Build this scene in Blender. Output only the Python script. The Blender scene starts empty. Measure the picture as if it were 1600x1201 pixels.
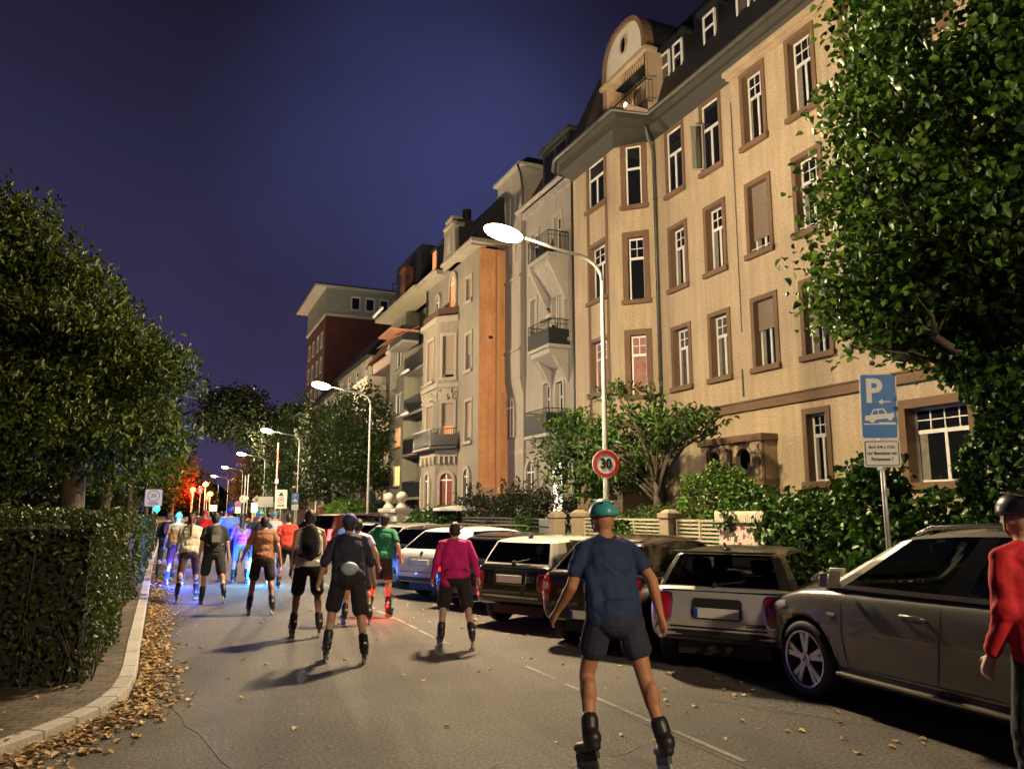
import bpy, bmesh, math, random
import numpy as np
from mathutils import Vector, Matrix
from mathutils.bvhtree import BVHTree

random.seed(7)
RNG = np.random.default_rng(7)
SC = bpy.context.scene
COL = SC.collection
R = math.radians

# ---------------------------------------------------------------- camera
cam_d = bpy.data.cameras.new("camera")
cam_d.sensor_width = 36.0
cam_d.lens = 1208.0 / 1600.0 * 36.0
cam_d.clip_start = 0.1
cam_d.clip_end = 3000.0
cam = bpy.data.objects.new("camera", cam_d)
cam.location = (0, 0, 1.85)
cam.rotation_euler = (R(90 + 9.262), 0, R(-23.6))
COL.objects.link(cam)
SC.camera = cam

# ---------------------------------------------------------------- view, world (night sky over a city)
SC.view_settings.view_transform = 'Standard'
SC.view_settings.look = 'None'
SC.view_settings.exposure = 0.0
SC.view_settings.gamma = 1.0
SC.view_settings.use_curve_mapping = False
try:
    SC.cycles.use_denoising = True
    SC.cycles.use_light_tree = True
    SC.cycles.max_bounces = 6
    SC.cycles.diffuse_bounces = 2
    SC.cycles.glossy_bounces = 3
    SC.cycles.transparent_max_bounces = 12
    SC.cycles.sample_clamp_indirect = 4.0
    SC.cycles.sample_clamp_direct = 30.0
    SC.cycles.caustics_reflective = False
    SC.cycles.caustics_refractive = False
except Exception:
    pass

SKY_STRENGTH = 1.0
LAMP_POWER = 6300.0
LAMP_COLOR = (1.0, 0.77, 0.47)

w = bpy.data.worlds.new("World")
SC.world = w
w.use_nodes = True
nt = w.node_tree
nt.nodes.clear()
N = nt.nodes.new
Lk = nt.links.new
wo = N("ShaderNodeOutputWorld"); bg = N("ShaderNodeBackground")
tc = N("ShaderNodeTexCoord"); sep = N("ShaderNodeSeparateXYZ")
Lk(tc.outputs["Generated"], sep.inputs[0])
rp = N("ShaderNodeValToRGB")
cr = rp.color_ramp
cr.elements[0].position = 0.0; cr.elements[0].color = (0.062, 0.045, 0.110, 1)
cr.elements[1].position = 1.0; cr.elements[1].color = (0.006, 0.005, 0.013, 1)
for pos, c in ((0.10, (0.050, 0.038, 0.104, 1)), (0.27, (0.030, 0.0265, 0.070, 1)), (0.40, (0.0205, 0.019, 0.050, 1)), (0.56, (0.0105, 0.009, 0.024, 1))):
    e = cr.elements.new(pos); e.color = c
Lk(sep.outputs["Z"], rp.inputs[0])
# one faint bank of low cloud lit by the city, to the north
vm = N("ShaderNodeVectorMath"); vm.operation = 'DISTANCE'
cdir = Vector((0.275, 0.855, 0.44)).normalized()
vm.inputs[1].default_value = cdir
nz = N("ShaderNodeTexNoise"); nz.inputs["Scale"].default_value = 3.2; nz.inputs["Detail"].default_value = 5
nadd = N("ShaderNodeVectorMath"); nadd.operation = 'ADD'
nsc = N("ShaderNodeVectorMath"); nsc.operation = 'SCALE'; nsc.inputs["Scale"].default_value = 0.16
Lk(tc.outputs["Generated"], nz.inputs["Vector"])
Lk(nz.outputs["Color"], nsc.inputs[0]); Lk(tc.outputs["Generated"], nadd.inputs[0]); Lk(nsc.outputs[0], nadd.inputs[1])
vm2 = N("ShaderNodeVectorMath"); vm2.operation = 'SUBTRACT'; vm2.inputs[1].default_value = (0.08, 0.08, 0.08)
Lk(nadd.outputs[0], vm2.inputs[0]); Lk(vm2.outputs[0], vm.inputs[0])
mr = N("ShaderNodeMapRange"); mr.inputs["From Min"].default_value = 0.30; mr.inputs["From Max"].default_value = 0.02
mr.interpolation_type = 'SMOOTHSTEP'
Lk(vm.outputs["Value"], mr.inputs["Value"])
mxc = N("ShaderNodeMix"); mxc.data_type = 'RGBA'
mxc.inputs["B"].default_value = (0.046, 0.056, 0.170, 1)
mxf = N("ShaderNodeMath"); mxf.operation = 'MULTIPLY'; mxf.inputs[1].default_value = 0.6
Lk(mr.outputs["Result"], mxf.inputs[0]); Lk(mxf.outputs[0], mxc.inputs["Factor"])
Lk(rp.outputs["Color"], mxc.inputs["A"])
n2 = N("ShaderNodeTexNoise"); n2.inputs["Scale"].default_value = 2.0; n2.inputs["Detail"].default_value = 6
Lk(tc.outputs["Generated"], n2.inputs["Vector"])
mr2 = N("ShaderNodeMapRange"); mr2.inputs["To Min"].default_value = 0.8; mr2.inputs["To Max"].default_value = 1.22
mr2.inputs["From Min"].default_value = 0.3; mr2.inputs["From Max"].default_value = 0.7
Lk(n2.outputs["Fac"], mr2.inputs["Value"])
mm = N("ShaderNodeMix"); mm.data_type = 'RGBA'; mm.blend_type = 'MULTIPLY'; mm.inputs["Factor"].default_value = 1.0
Lk(mxc.outputs["Result"], mm.inputs["A"]); Lk(mr2.outputs["Result"], mm.inputs["B"])
Lk(mm.outputs["Result"], bg.inputs["Color"])
bg.inputs["Strength"].default_value = SKY_STRENGTH
Lk(bg.outputs[0], wo.inputs[0])

# ---------------------------------------------------------------- materials
MATS = {}
def mat(name, base=(.5, .5, .5), rough=.8, var=0.0, vscale=3.0, fine=0.0, fscale=60.0, bump=0.0, bscale=80.0, metal=0.0,
        coat=0.0, spec=.5, emit=None, estr=0.0, col2=None, streak=0.0, sub=0.0, island=0.0):
    """Principled material: colour wanders by object-space noise (large 'var', small 'fine'), optional bump."""
    if name in MATS: return MATS[name]
    m = bpy.data.materials.new(name); m.use_nodes = True
    t = m.node_tree; b = t.nodes["Principled BSDF"]; n = t.nodes.new; l = t.links.new
    b.inputs["Roughness"].default_value = rough; b.inputs["Metallic"].default_value = metal
    b.inputs["Coat Weight"].default_value = coat; b.inputs["Specular IOR Level"].default_value = spec
    b.inputs["Coat Roughness"].default_value = .04
    b.inputs["Base Color"].default_value = (*base, 1)
    if emit:
        b.inputs["Emission Color"].default_value = (*emit, 1); b.inputs["Emission Strength"].default_value = estr
    co = n("ShaderNodeNewGeometry")
    cur = None
    if col2 is not None or var or fine or island:
        rgb = n("ShaderNodeRGB"); rgb.outputs[0].default_value = (*base, 1); cur = rgb.outputs[0]
    if col2 is not None:
        a = n("ShaderNodeTexNoise"); a.inputs["Scale"].default_value = vscale; a.inputs["Detail"].default_value = 5
        l(co.outputs["Position"], a.inputs["Vector"])
        r_ = n("ShaderNodeMapRange"); r_.inputs["From Min"].default_value = .38; r_.inputs["From Max"].default_value = .66
        l(a.outputs["Fac"], r_.inputs["Value"])
        x = n("ShaderNodeMix"); x.data_type = 'RGBA'; x.inputs["B"].default_value = (*col2, 1)
        l(r_.outputs[0], x.inputs["Factor"]); l(cur, x.inputs["A"]); cur = x.outputs["Result"]
    def mul(src, lo, hi, f0=.3, f1=.7):
        nonlocal cur
        r_ = n("ShaderNodeMapRange"); r_.inputs["From Min"].default_value = f0; r_.inputs["From Max"].default_value = f1
        r_.inputs["To Min"].default_value = lo; r_.inputs["To Max"].default_value = hi
        l(src, r_.inputs["Value"])
        x = n("ShaderNodeMix"); x.data_type = 'RGBA'; x.blend_type = 'MULTIPLY'; x.inputs["Factor"].default_value = 1
        l(cur, x.inputs["A"]); l(r_.outputs[0], x.inputs["B"]); cur = x.outputs["Result"]
    if var:
        a = n("ShaderNodeTexNoise"); a.inputs["Scale"].default_value = vscale * .7; a.inputs["Detail"].default_value = 6; a.inputs["Roughness"].default_value = .65
        l(co.outputs["Position"], a.inputs["Vector"]); mul(a.outputs["Fac"], 1 - var, 1 + var)
    if streak:
        mp = n("ShaderNodeMapping"); mp.inputs["Scale"].default_value = (3.0, 3.0, .22)
        a = n("ShaderNodeTexNoise"); a.inputs["Scale"].default_value = 1.6; a.inputs["Detail"].default_value = 6
        l(co.outputs["Position"], mp.inputs["Vector"]); l(mp.outputs[0], a.inputs["Vector"]); mul(a.outputs["Fac"], 1 - streak, 1 + streak * .6)
    if fine:
        a = n("ShaderNodeTexNoise"); a.inputs["Scale"].default_value = fscale; a.inputs["Detail"].default_value = 3
        l(co.outputs["Position"], a.inputs["Vector"]); mul(a.outputs["Fac"], 1 - fine, 1 + fine, .36, .64)
    if island:
        mul(co.outputs["Random Per Island"], 1 - island, 1 + island, 0, 1)
    if cur is not None: l(cur, b.inputs["Base Color"])
    if bump:
        a = n("ShaderNodeTexNoise"); a.inputs["Scale"].default_value = bscale; a.inputs["Detail"].default_value = 4
        l(co.outputs["Position"], a.inputs["Vector"])
        bp = n("ShaderNodeBump"); bp.inputs["Strength"].default_value = bump; bp.inputs["Distance"].default_value = .02
        l(a.outputs["Fac"], bp.inputs["Height"]); l(bp.outputs[0], b.inputs["Normal"])
    if sub:   # thin leaf: part of the light comes through
        tr = n("ShaderNodeBsdfTranslucent"); mx = n("ShaderNodeMixShader"); mx.inputs[0].default_value = sub
        if cur is not None: l(cur, tr.inputs["Color"])
        else: tr.inputs["Color"].default_value = (*base, 1)
        l(b.outputs[0], mx.inputs[1]); l(tr.outputs[0], mx.inputs[2])
        l(mx.outputs[0], t.nodes["Material Output"].inputs["Surface"])
    MATS[name] = m
    return m

def leafmat(name, c1, c2, rough=.45, sub=.3, spec=.4, island=.45):
    """Leaf colours run between c1 and c2 from leaf to leaf."""
    if name in MATS: return MATS[name]
    m = bpy.data.materials.new(name); m.use_nodes = True
    t = m.node_tree; b = t.nodes["Principled BSDF"]; n = t.nodes.new; l = t.links.new
    g = n("ShaderNodeNewGeometry"); rp_ = n("ShaderNodeValToRGB")
    rp_.color_ramp.elements[0].color = (*c1, 1); rp_.color_ramp.elements[1].color = (*c2, 1)
    l(g.outputs["Random Per Island"], rp_.inputs[0])
    l(rp_.outputs[0], b.inputs["Base Color"]); b.inputs["Roughness"].default_value = rough; b.inputs["Specular IOR Level"].default_value = spec
    tr = n("ShaderNodeBsdfTranslucent"); l(rp_.outputs[0], tr.inputs["Color"])
    mx = n("ShaderNodeMixShader"); mx.inputs[0].default_value = sub
    l(b.outputs[0], mx.inputs[1]); l(tr.outputs[0], mx.inputs[2]); l(mx.outputs[0], t.nodes["Material Output"].inputs["Surface"])
    MATS[name] = m
    return m

def glassmat(name, tint, gloss=1.0):
    """Tinted car glass: see-through but dark, mirrors at grazing angles."""
    if name in MATS: return MATS[name]
    m = bpy.data.materials.new(name); m.use_nodes = True
    t = m.node_tree; t.nodes.clear(); n = t.nodes.new; l = t.links.new
    o = n("ShaderNodeOutputMaterial"); a = n("ShaderNodeBsdfTransparent"); a.inputs[0].default_value = (tint * .93, tint, tint * .97, 1)
    g = n("ShaderNodeBsdfGlossy"); g.inputs["Roughness"].default_value = .03; g.inputs["Color"].default_value = (.9, .95, .95, 1)
    f = n("ShaderNodeFresnel"); f.inputs[0].default_value = 1.5
    ml = n("ShaderNodeMath"); ml.operation = 'MULTIPLY'; ml.inputs[1].default_value = gloss
    x = n("ShaderNodeMixShader"); l(f.outputs[0], ml.inputs[0]); l(ml.outputs[0], x.inputs[0])
    l(a.outputs[0], x.inputs[1]); l(g.outputs[0], x.inputs[2]); l(x.outputs[0], o.inputs[0])
    MATS[name] = m
    return m

def emis(name, c, s):
    return mat(name, (.02, .02, .02), .5, emit=c, estr=s)

# ---------------------------------------------------------------- object helpers
OFF = {}
PENDING = []
def root_of(o):
    while o.parent is not None: o = o.parent
    return o

def tag(o, label=None, cat=None, group=None, kind=None):
    if label: o["label"] = label
    if cat: o["category"] = cat
    if group: o["group"] = group
    if kind: o["kind"] = kind
    return o

def thing(name, label, cat, loc=(0, 0, 0), rz=0.0, group=None, world=True):
    """An Empty at the thing's base. world=True: its parts are written in world coordinates."""
    o = bpy.data.objects.new(name, None); o.empty_display_size = .2
    o.location = loc; o.rotation_euler = (0, 0, rz); COL.objects.link(o)
    if world: OFF[o] = Vector(loc)
    return tag(o, label, cat, group)

def link(name, me, parent=None, off=None):
    o = bpy.data.objects.new(name, me); COL.objects.link(o)
    if parent is not None: o.parent = parent
    return o

class Fr:
    """A facade frame: u along the wall, z up, w out of the wall."""
    def __init__(s, o, u, out): s.o = Vector(o); s.u = Vector(u).normalized(); s.n = Vector(out).normalized()
    def P(s, u, z, w=0.0): return s.o + s.u * u + Vector((0, 0, z)) + s.n * w

class MB:
    def __init__(s): s.v = []; s.f = []; s.m = []; s.mi = 0
    def add(s, vs, fs):
        k = len(s.v); s.v += [tuple(p) for p in vs]
        for f in fs: s.f.append(tuple(i + k for i in f)); s.m.append(s.mi)
        return s
    def quad(s, a, b, c, d): return s.add([a, b, c, d], [(0, 1, 2, 3)])
    def hexa(s, p):   # 8 points: bottom 4, top 4
        return s.add(p, [(0, 3, 2, 1), (4, 5, 6, 7), (0, 1, 5, 4), (1, 2, 6, 5), (2, 3, 7, 6), (3, 0, 4, 7)])
    def box(s, x0, x1, y0, y1, z0, z1):
        return s.hexa([(x0, y0, z0), (x1, y0, z0), (x1, y1, z0), (x0, y1, z0), (x0, y0, z1), (x1, y0, z1), (x1, y1, z1), (x0, y1, z1)])
    def fbox(s, fr, u0, u1, z0, z1, w0, w1):
        return s.hexa([fr.P(u0, z0, w0), fr.P(u1, z0, w0), fr.P(u1, z0, w1), fr.P(u0, z0, w1), fr.P(u0, z1, w0), fr.P(u1, z1, w0), fr.P(u1, z1, w1), fr.P(u0, z1, w1)])
    def obox(s, c, ax, ay, az):   # centre and three half-axis vectors
        c, ax, ay, az = map(Vector, (c, ax, ay, az))
        return s.hexa([c - ax - ay - az, c + ax - ay - az, c + ax + ay - az, c - ax + ay - az, c - ax - ay + az, c + ax - ay + az, c + ax + ay + az, c - ax + ay + az])
    def tube(s, pts, rad, n=8, cap=True):
        pts = [Vector(p) for p in pts]
        if not hasattr(rad, '__len__'): rad = [rad] * len(pts)
        up = Vector((0, 0, 1)); rings = []
        prev = None
        for i, p in enumerate(pts):
            d = (pts[min(i + 1, len(pts) - 1)] - pts[max(i - 1, 0)])
            if d.length < 1e-9: d = Vector((0, 0, 1))
            d.normalize()
            if prev is None:
                a = d.cross(Vector((1, 0, 0)) if abs(d.x) < .8 else Vector((0, 1, 0))).normalized()
            else:
                a = (prev - d * prev.dot(d))
                a = a.normalized() if a.length > 1e-6 else d.orthogonal().normalized()
            prev = a; b = d.cross(a)
            rings.append([p + (a * math.cos(t) + b * math.sin(t)) * rad[i] for t in [2 * math.pi * k / n for k in range(n)]])
        vs = [q for r_ in rings for q in r_]; fs = []
        for i in range(len(pts) - 1):
            for k in range(n): fs.append((i * n + k, i * n + (k + 1) % n, (i + 1) * n + (k + 1) % n, (i + 1) * n + k))
        if cap:
            fs.append(tuple(range(n - 1, -1, -1))); fs.append(tuple((len(pts) - 1) * n + k for k in range(n)))
        return s.add(vs, fs)
    def lathe(s, prof, c=(0, 0, 0), n=16, axis='z', M=None):
        """prof: [(r, h)], turned round an axis through c."""
        vs = []; fs = []
        for r_, h in prof:
            for k in range(n):
                t = 2 * math.pi * k / n
                q = Vector((r_ * math.cos(t), r_ * math.sin(t), h))
                if axis == 'x': q = Vector((q.z, q.x, q.y))
                elif axis == 'y': q = Vector((q.x, q.z, q.y))
                if M is not None: q = M @ q
                vs.append(q + Vector(c))
        for i in range(len(prof) - 1):
            for k in range(n): fs.append((i * n + k, i * n + (k + 1) % n, (i + 1) * n + (k + 1) % n, (i + 1) * n + k))
        fs.append(tuple(range(n - 1, -1, -1))); fs.append(tuple((len(prof) - 1) * n + k for k in range(n)))
        return s.add(vs, fs)
    def prism(s, poly, a, b):
        """poly: points (Vectors) of one end; swept by vector from a to b along direction (Vectors)."""
        n = len(poly); a = Vector(a); b = Vector(b)
        vs = [Vector(p) + a for p in poly] + [Vector(p) + b for p in poly]
        fs = [tuple(range(n - 1, -1, -1)), tuple(range(n, 2 * n))] + [(i, (i + 1) % n, n + (i + 1) % n, n + i) for i in range(n)]
        return s.add(vs, fs)
    def ring(s, outer, inner, d):
        """a flat frame between two outlines of equal length, thickened by vector d"""
        n = len(outer); d = Vector(d)
        o = [Vector(p) for p in outer]; i_ = [Vector(p) for p in inner]
        vs = o + i_ + [p + d for p in o] + [p + d for p in i_]; fs = []
        for k in range(n):
            q = (k + 1) % n
            fs += [(k, q, n + q, n + k), (2 * n + k, 3 * n + k, 3 * n + q, 2 * n + q), (k, 2 * n + k, 2 * n + q, q), (n + k, n + q, 3 * n + q, 3 * n + k)]
        return s.add(vs, fs)
    def ball(s, c, r, n=12, m=8, M=None):
        if not hasattr(r, '__len__'): r = (r, r, r)
        c = Vector(c); vs = []; fs = []
        for i in range(1, m):
            p = math.pi * i / m
            for k in range(n):
                t = 2 * math.pi * k / n
                q = Vector((r[0] * math.sin(p) * math.cos(t), r[1] * math.sin(p) * math.sin(t), r[2] * math.cos(p)))
                vs.append(c + (M @ q if M is not None else q))
        tq = Vector((0, 0, r[2])); bq = Vector((0, 0, -r[2]))
        vs.append(c + (M @ tq if M is not None else tq)); vs.append(c + (M @ bq if M is not None else bq))
        T = len(vs) - 2
        for i in range(m - 2):
            for k in range(n): fs.append((i * n + k, (i + 1) * n + k, (i + 1) * n + (k + 1) % n, i * n + (k + 1) % n))
        for k in range(n):
            fs.append((T, k, (k + 1) % n)); fs.append((T + 1, (m - 2) * n + (k + 1) % n, (m - 2) * n + k))
        return s.add(vs, fs)
    def capsule(s, p0, p1, r0, r1, n=12):
        p0, p1 = Vector(p0), Vector(p1); d = p1 - p0; L = d.length
        d = d / L if L > 1e-6 else Vector((0, 0, 1))
        a = d.orthogonal().normalized(); b = d.cross(a)
        prof = [(r0 * math.sin(t), -r0 * math.cos(t)) for t in (0.12, .5, .95, 1.4)] + [(r0, 0)] + [(r0 + (r1 - r0) * k, L * k) for k in (.33, .67)] + [(r1, L)] + [(r1 * math.cos(t), L + r1 * math.sin(t)) for t in (.2, .65, 1.1, 1.46)]
        vs = []; fs = []
        for r_, h in prof:
            for k in range(n):
                t = 2 * math.pi * k / n
                vs.append(p0 + d * h + (a * math.cos(t) + b * math.sin(t)) * r_)
        for i in range(len(prof) - 1):
            for k in range(n): fs.append((i * n + k, i * n + (k + 1) % n, (i + 1) * n + (k + 1) % n, (i + 1) * n + k))
        fs.append(tuple(range(n - 1, -1, -1))); fs.append(tuple((len(prof) - 1) * n + k for k in range(n)))
        return s.add(vs, fs)
    def wall(s, fr, u0, u1, z0, z1, holes=(), w=0.0):
        us = sorted({u0, u1, *[max(u0, min(u1, h[k])) for h in holes for k in (0, 1)]})
        zs = sorted({z0, z1, *[max(z0, min(z1, h[k])) for h in holes for k in (2, 3)]})
        for a, b in zip(us, us[1:]):
            for c, d in zip(zs, zs[1:]):
                um, zm = (a + b) / 2, (c + d) / 2
                if any(h[0] < um < h[1] and h[2] < zm < h[3] for h in holes): continue
                s.quad(fr.P(a, c, w), fr.P(b, c, w), fr.P(b, d, w), fr.P(a, d, w))
        return s
    def mesh(s, name, mats, off=None, smooth=False):
        me = bpy.data.meshes.new(name)
        v = s.v if off is None else [(p[0] - off[0], p[1] - off[1], p[2] - off[2]) for p in s.v]
        me.from_pydata(v, [], s.f)
        for m in (mats if isinstance(mats, (list, tuple)) else [mats]): me.materials.append(m)
        if any(s.m): me.polygons.foreach_set("material_index", s.m)
        if smooth: me.polygons.foreach_set("use_smooth", [True] * len(s.f))
        me.update()
        return me
    def build(s, name, mats, parent=None, smooth=False, bevel=0.0, auto=None):
        off = OFF.get(root_of(parent)) if parent is not None else None
        o = link(name, s.mesh(name, mats, off, smooth or auto is not None), parent)
        if bevel:
            b = o.modifiers.new("bevel", 'BEVEL'); b.width = bevel; b.segments = 2; b.limit_method = 'ANGLE'; b.angle_limit = R(40)
        if auto is not None:
            try: o.data.set_sharp_from_angle(angle=R(auto))
            except Exception: pass
        return o

def rrect(cx, cy, hw, hh, r, n=4):
    pts = []
    for sx, sy, a0 in ((1, 1, 0), (-1, 1, 90), (-1, -1, 180), (1, -1, 270)):
        for k in range(n + 1):
            a = R(a0 + 90 * k / n)
            pts.append((cx + sx * (hw - r) + r * math.cos(a), cy + sy * (hh - r) + r * math.sin(a)))
    return pts

def text_mesh(name, body, size, M, material, parent, bold=0.0, align='CENTER', extrude=.001, sx=1.0):
    """Letters as a mesh, laid on the plane given by matrix M (x along the line, y up)."""
    cu = bpy.data.curves.new(name, 'FONT'); cu.body = body; cu.size = size; cu.align_x = align; cu.align_y = 'CENTER'
    cu.extrude = extrude; cu.offset = bold; cu.resolution_u = 3; cu.space_line = .95
    t = bpy.data.objects.new(name, cu); COL.objects.link(t)
    PENDING.append(('text', t, M @ Matrix.Diagonal((sx, 1, 1, 1)), material, parent, name))
    return t

def wrinkle(me, amp):
    """Cloth folds: push the skin in and out along its normals, folds running across the limb."""
    n = len(me.vertices); co = np.empty(n * 3); no = np.empty(n * 3); me.vertices.foreach_get("co", co); me.vertices.foreach_get("normal", no)
    co = co.reshape(-1, 3); no = no.reshape(-1, 3); x, y, z = co.T
    a = z * 34 + 5 * np.sin(x * 17 + z * 9) + 4 * np.sin(y * 21 - z * 6); b = z * 15 + x * 22 + 3 * np.sin(y * 13 + z * 19)
    f = np.sin(a) * .55 + np.sin(b) * .5 + .35 * np.sin(x * 47 - y * 31 + z * 23)
    f *= .55 + .45 * np.sin(x * 9 + z * 7 + y * 5)
    co += no * (f * amp)[:, None]; me.vertices.foreach_set("co", co.ravel()); me.update()

def flush_pending():
    """Turn text curves, remeshed bodies and cut car bodies into plain meshes."""
    bpy.context.view_layer.update()
    dg = bpy.context.evaluated_depsgraph_get()
    junk = []
    for it in PENDING:
        if it[0] == 'text':
            _, t, M, material, parent, name = it
            me = bpy.data.meshes.new_from_object(t.evaluated_get(dg))
            off = OFF.get(root_of(parent)) if parent is not None else None
            me.transform((Matrix.Translation(-off) if off is not None else Matrix()) @ M)
            me.materials.clear(); me.materials.append(material)
            nm = t.name; junk.append(t); t.name = "old_text"
            link(name, me, parent)
        elif it[0] == 'mod':
            o, cutters = it[1], it[2]
            me = bpy.data.meshes.new_from_object(o.evaluated_get(dg))
            o.modifiers.clear(); o.data = me
            if len(it) > 3: wrinkle(me, it[3])
            junk += cutters
    for j in set(junk): bpy.data.objects.remove(j, do_unlink=True)
    PENDING.clear()
# ================================================================= materials used in many places
M_asph = mat("asphalt", (.060, .051, .041), .82, var=.42, vscale=.8, fine=.62, fscale=34, bump=.55, bscale=75)
M_kerb = mat("kerb_stone", (.36, .34, .29), .85, var=.18, vscale=3, fine=.15, fscale=70, bump=.4, bscale=60)
M_soil = mat("soil", (.05, .042, .03), .95, var=.3, vscale=2, fine=.2, bump=.6, bscale=25)
M_stone = mat("brown_sandstone", (.165, .100, .058), .85, var=.14, vscale=2.2, fine=.12, fscale=45, bump=.35, bscale=60)
M_stone2 = mat("pale_sandstone", (.40, .31, .20), .85, var=.2, vscale=3, fine=.15, fscale=45, bump=.4, bscale=50)
M_plast = mat("sand_plaster", (.44, .345, .225), .9, var=.09, vscale=.7, fine=.17, fscale=20, bump=.5, bscale=24, streak=.15)
M_white = mat("white_paint", (.78, .77, .73), .45)
M_slate = mat("slate_roof", (.012, .0125, .014), .55, var=.3, vscale=4, bump=.6, bscale=14)
M_zinc = mat("weathered_zinc", (.075, .077, .068), .5, var=.2, vscale=3, metal=.4)
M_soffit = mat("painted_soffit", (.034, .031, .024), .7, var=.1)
M_dark = mat("black_metal", (.012, .012, .013), .45)
M_pane = mat("window_glass", (.008, .009, .011), .06, spec=.6)
M_pane_c = mat("curtained_window_glass", (.085, .082, .075), .10, var=.45, vscale=9, spec=.6)
M_pane_p = mat("rosy_curtain_glass", (.30, .15, .12), .10, var=.35, vscale=8, spec=.6, emit=(1, .35, .2), estr=.05)
M_blind = mat("roller_blind_slats", (.26, .20, .15), .6, var=.06, fine=.1, fscale=20)
M_lit = emis("lit_window_warm", (1, .34, .10), 1.15)
M_lit2 = emis("lit_window_yellow", (1, .62, .16), 1.6)
M_lit3 = emis("lit_window_white", (1, .86, .62), 2.2)
M_galv = mat("galvanised_steel", (.50, .51, .50), .42, metal=.75, var=.1, vscale=9)
M_pole = mat("painted_lamp_pole", (.27, .275, .26), .4, metal=.3, var=.06, vscale=6)

# ================================================================= ground, road, pavements
g = MB(); g.quad((-900, -300, -.012), (900, -300, -.012), (900, 1500, -.012), (-900, 1500, -.012))
tag(g.build("ground", M_soil), kind="structure")

KERB = [(-.50, 420), (-.45, 60), (-.42, 31), (-.30, 18.7), (-.245, 12.2), (-.215, 10.2), (-.225, 9.55), (-.26, 9.0), (-.33, 8.6), (-.45, 8.2), (-.60, 7.88), (-.80, 7.53), (-1.15, 7.05), (-1.7, 6.45), (-2.4, 5.9), (-3.3, 5.4), (-4.6, 4.95), (-6.5, 4.6), (-12, 4.3), (-40, 4.2)]
def offset_path(P, d):
    out = []
    for i, p in enumerate(P):
        a = Vector(P[max(i - 1, 0)]); b = Vector(P[min(i + 1, len(P) - 1)]); t = (b - a).normalized()
        n = Vector((t.y, -t.x))      # points to the left-hand (park) side when the path runs towards us
        out.append((p[0] + n.x * d, p[1] + n.y * d))
    return out
KIN = offset_path(KERB, .17)
g = MB(); poly = [(x, y, 0) for x, y in KERB] + [(-40, -60, 0), (60, -60, 0), (60, 3, 0), (8.2, 3.5, 0), (8.2, 420, 0)]
g.add(poly, [tuple(range(len(poly)))])
tag(g.build("road", M_asph), kind="structure")
# far end closes into a cross street
g = MB()
def resample(P, step, upto):
    out = [P[0]]; 
    for a, b in zip(P, P[1:]):
        L = math.dist(a, b); n_ = max(1, round(L / step)) if a[1] < upto else 1
        out += [(a[0] + (b[0] - a[0]) * k / n_, a[1] + (b[1] - a[1]) * k / n_) for k in range(1, n_ + 1)]
    return out
KS = resample(KERB, .9, 33); KSI = offset_path(KS, .17)
for i in range(len(KS) - 1):
    a, b, c, d = KS[i], KS[i + 1], KSI[i + 1], KSI[i]
    L_ = math.dist(a, b); e_ = min(.2, .007 / L_)
    a, b, c, d = [(p[0] + (q_[0] - p[0]) * e_, p[1] + (q_[1] - p[1]) * e_) for p, q_ in ((a, b), (b, a), (c, d), (d, c))]
    g.hexa([(a[0], a[1], -.01), (b[0], b[1], -.01), (c[0], c[1], -.01), (d[0], d[1], -.01), (a[0] - .012, a[1], .11), (b[0] - .012, b[1], .11), (c[0], c[1], .11), (d[0], d[1], .11)])
# joints between kerb stones
tag(g.build("kerb", M_kerb, bevel=.012), kind="structure")
# brick pavement inside the bend
def paver_mat():
    m = bpy.data.materials.new("clay_pavers"); m.use_nodes = True
    t = m.node_tree; b = t.nodes["Principled BSDF"]; n = t.nodes.new; l = t.links.new
    co = n("ShaderNodeNewGeometry"); mp = n("ShaderNodeMapping"); mp.inputs["Rotation"].default_value = (0, 0, R(14)); mp.inputs["Scale"].default_value = (1, 1, 1)
    br = n("ShaderNodeTexBrick"); br.inputs["Color1"].default_value = (.115, .088, .058, 1); br.inputs["Color2"].default_value = (.075, .06, .042, 1); br.inputs["Mortar"].default_value = (.02, .018, .013, 1)
    br.inputs["Scale"].default_value = 1.0; br.inputs["Mortar Size"].default_value = .008; br.inputs["Brick Width"].default_value = .21; br.inputs["Row Height"].default_value = .105
    l(co.outputs["Position"], mp.inputs[0]); l(mp.outputs[0], br.inputs["Vector"])
    a = n("ShaderNodeTexNoise"); a.inputs["Scale"].default_value = 3; a.inputs["Detail"].default_value = 7; l(co.outputs["Position"], a.inputs["Vector"])
    r_ = n("ShaderNodeMapRange"); r_.inputs["From Min"].default_value = .3; r_.inputs["From Max"].default_value = .7; r_.inputs["To Min"].default_value = .55; r_.inputs["To Max"].default_value = 1.4; l(a.outputs["Fac"], r_.inputs["Value"])
    x = n("ShaderNodeMix"); x.data_type = 'RGBA'; x.blend_type = 'MULTIPLY'; x.inputs["Factor"].default_value = 1; l(br.outputs["Color"], x.inputs["A"]); l(r_.outputs[0], x.inputs["B"])
    l(x.outputs["Result"], b.inputs["Base Color"]); b.inputs["Roughness"].default_value = .9
    bp = n("ShaderNodeBump"); bp.inputs["Strength"].default_value = .6; bp.inputs["Distance"].default_value = .01; l(br.outputs["Fac"], bp.inputs["Height"]); bp.invert = True
    l(bp.outputs[0], b.inputs["Normal"])
    return m
g = MB(); poly = [(x, y, .095) for x, y in KIN] + [(-40, 420, .095)]
g.add(poly, [tuple(range(len(poly)))])
tag(g.build("pavement", paver_mat()), kind="structure")
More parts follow.
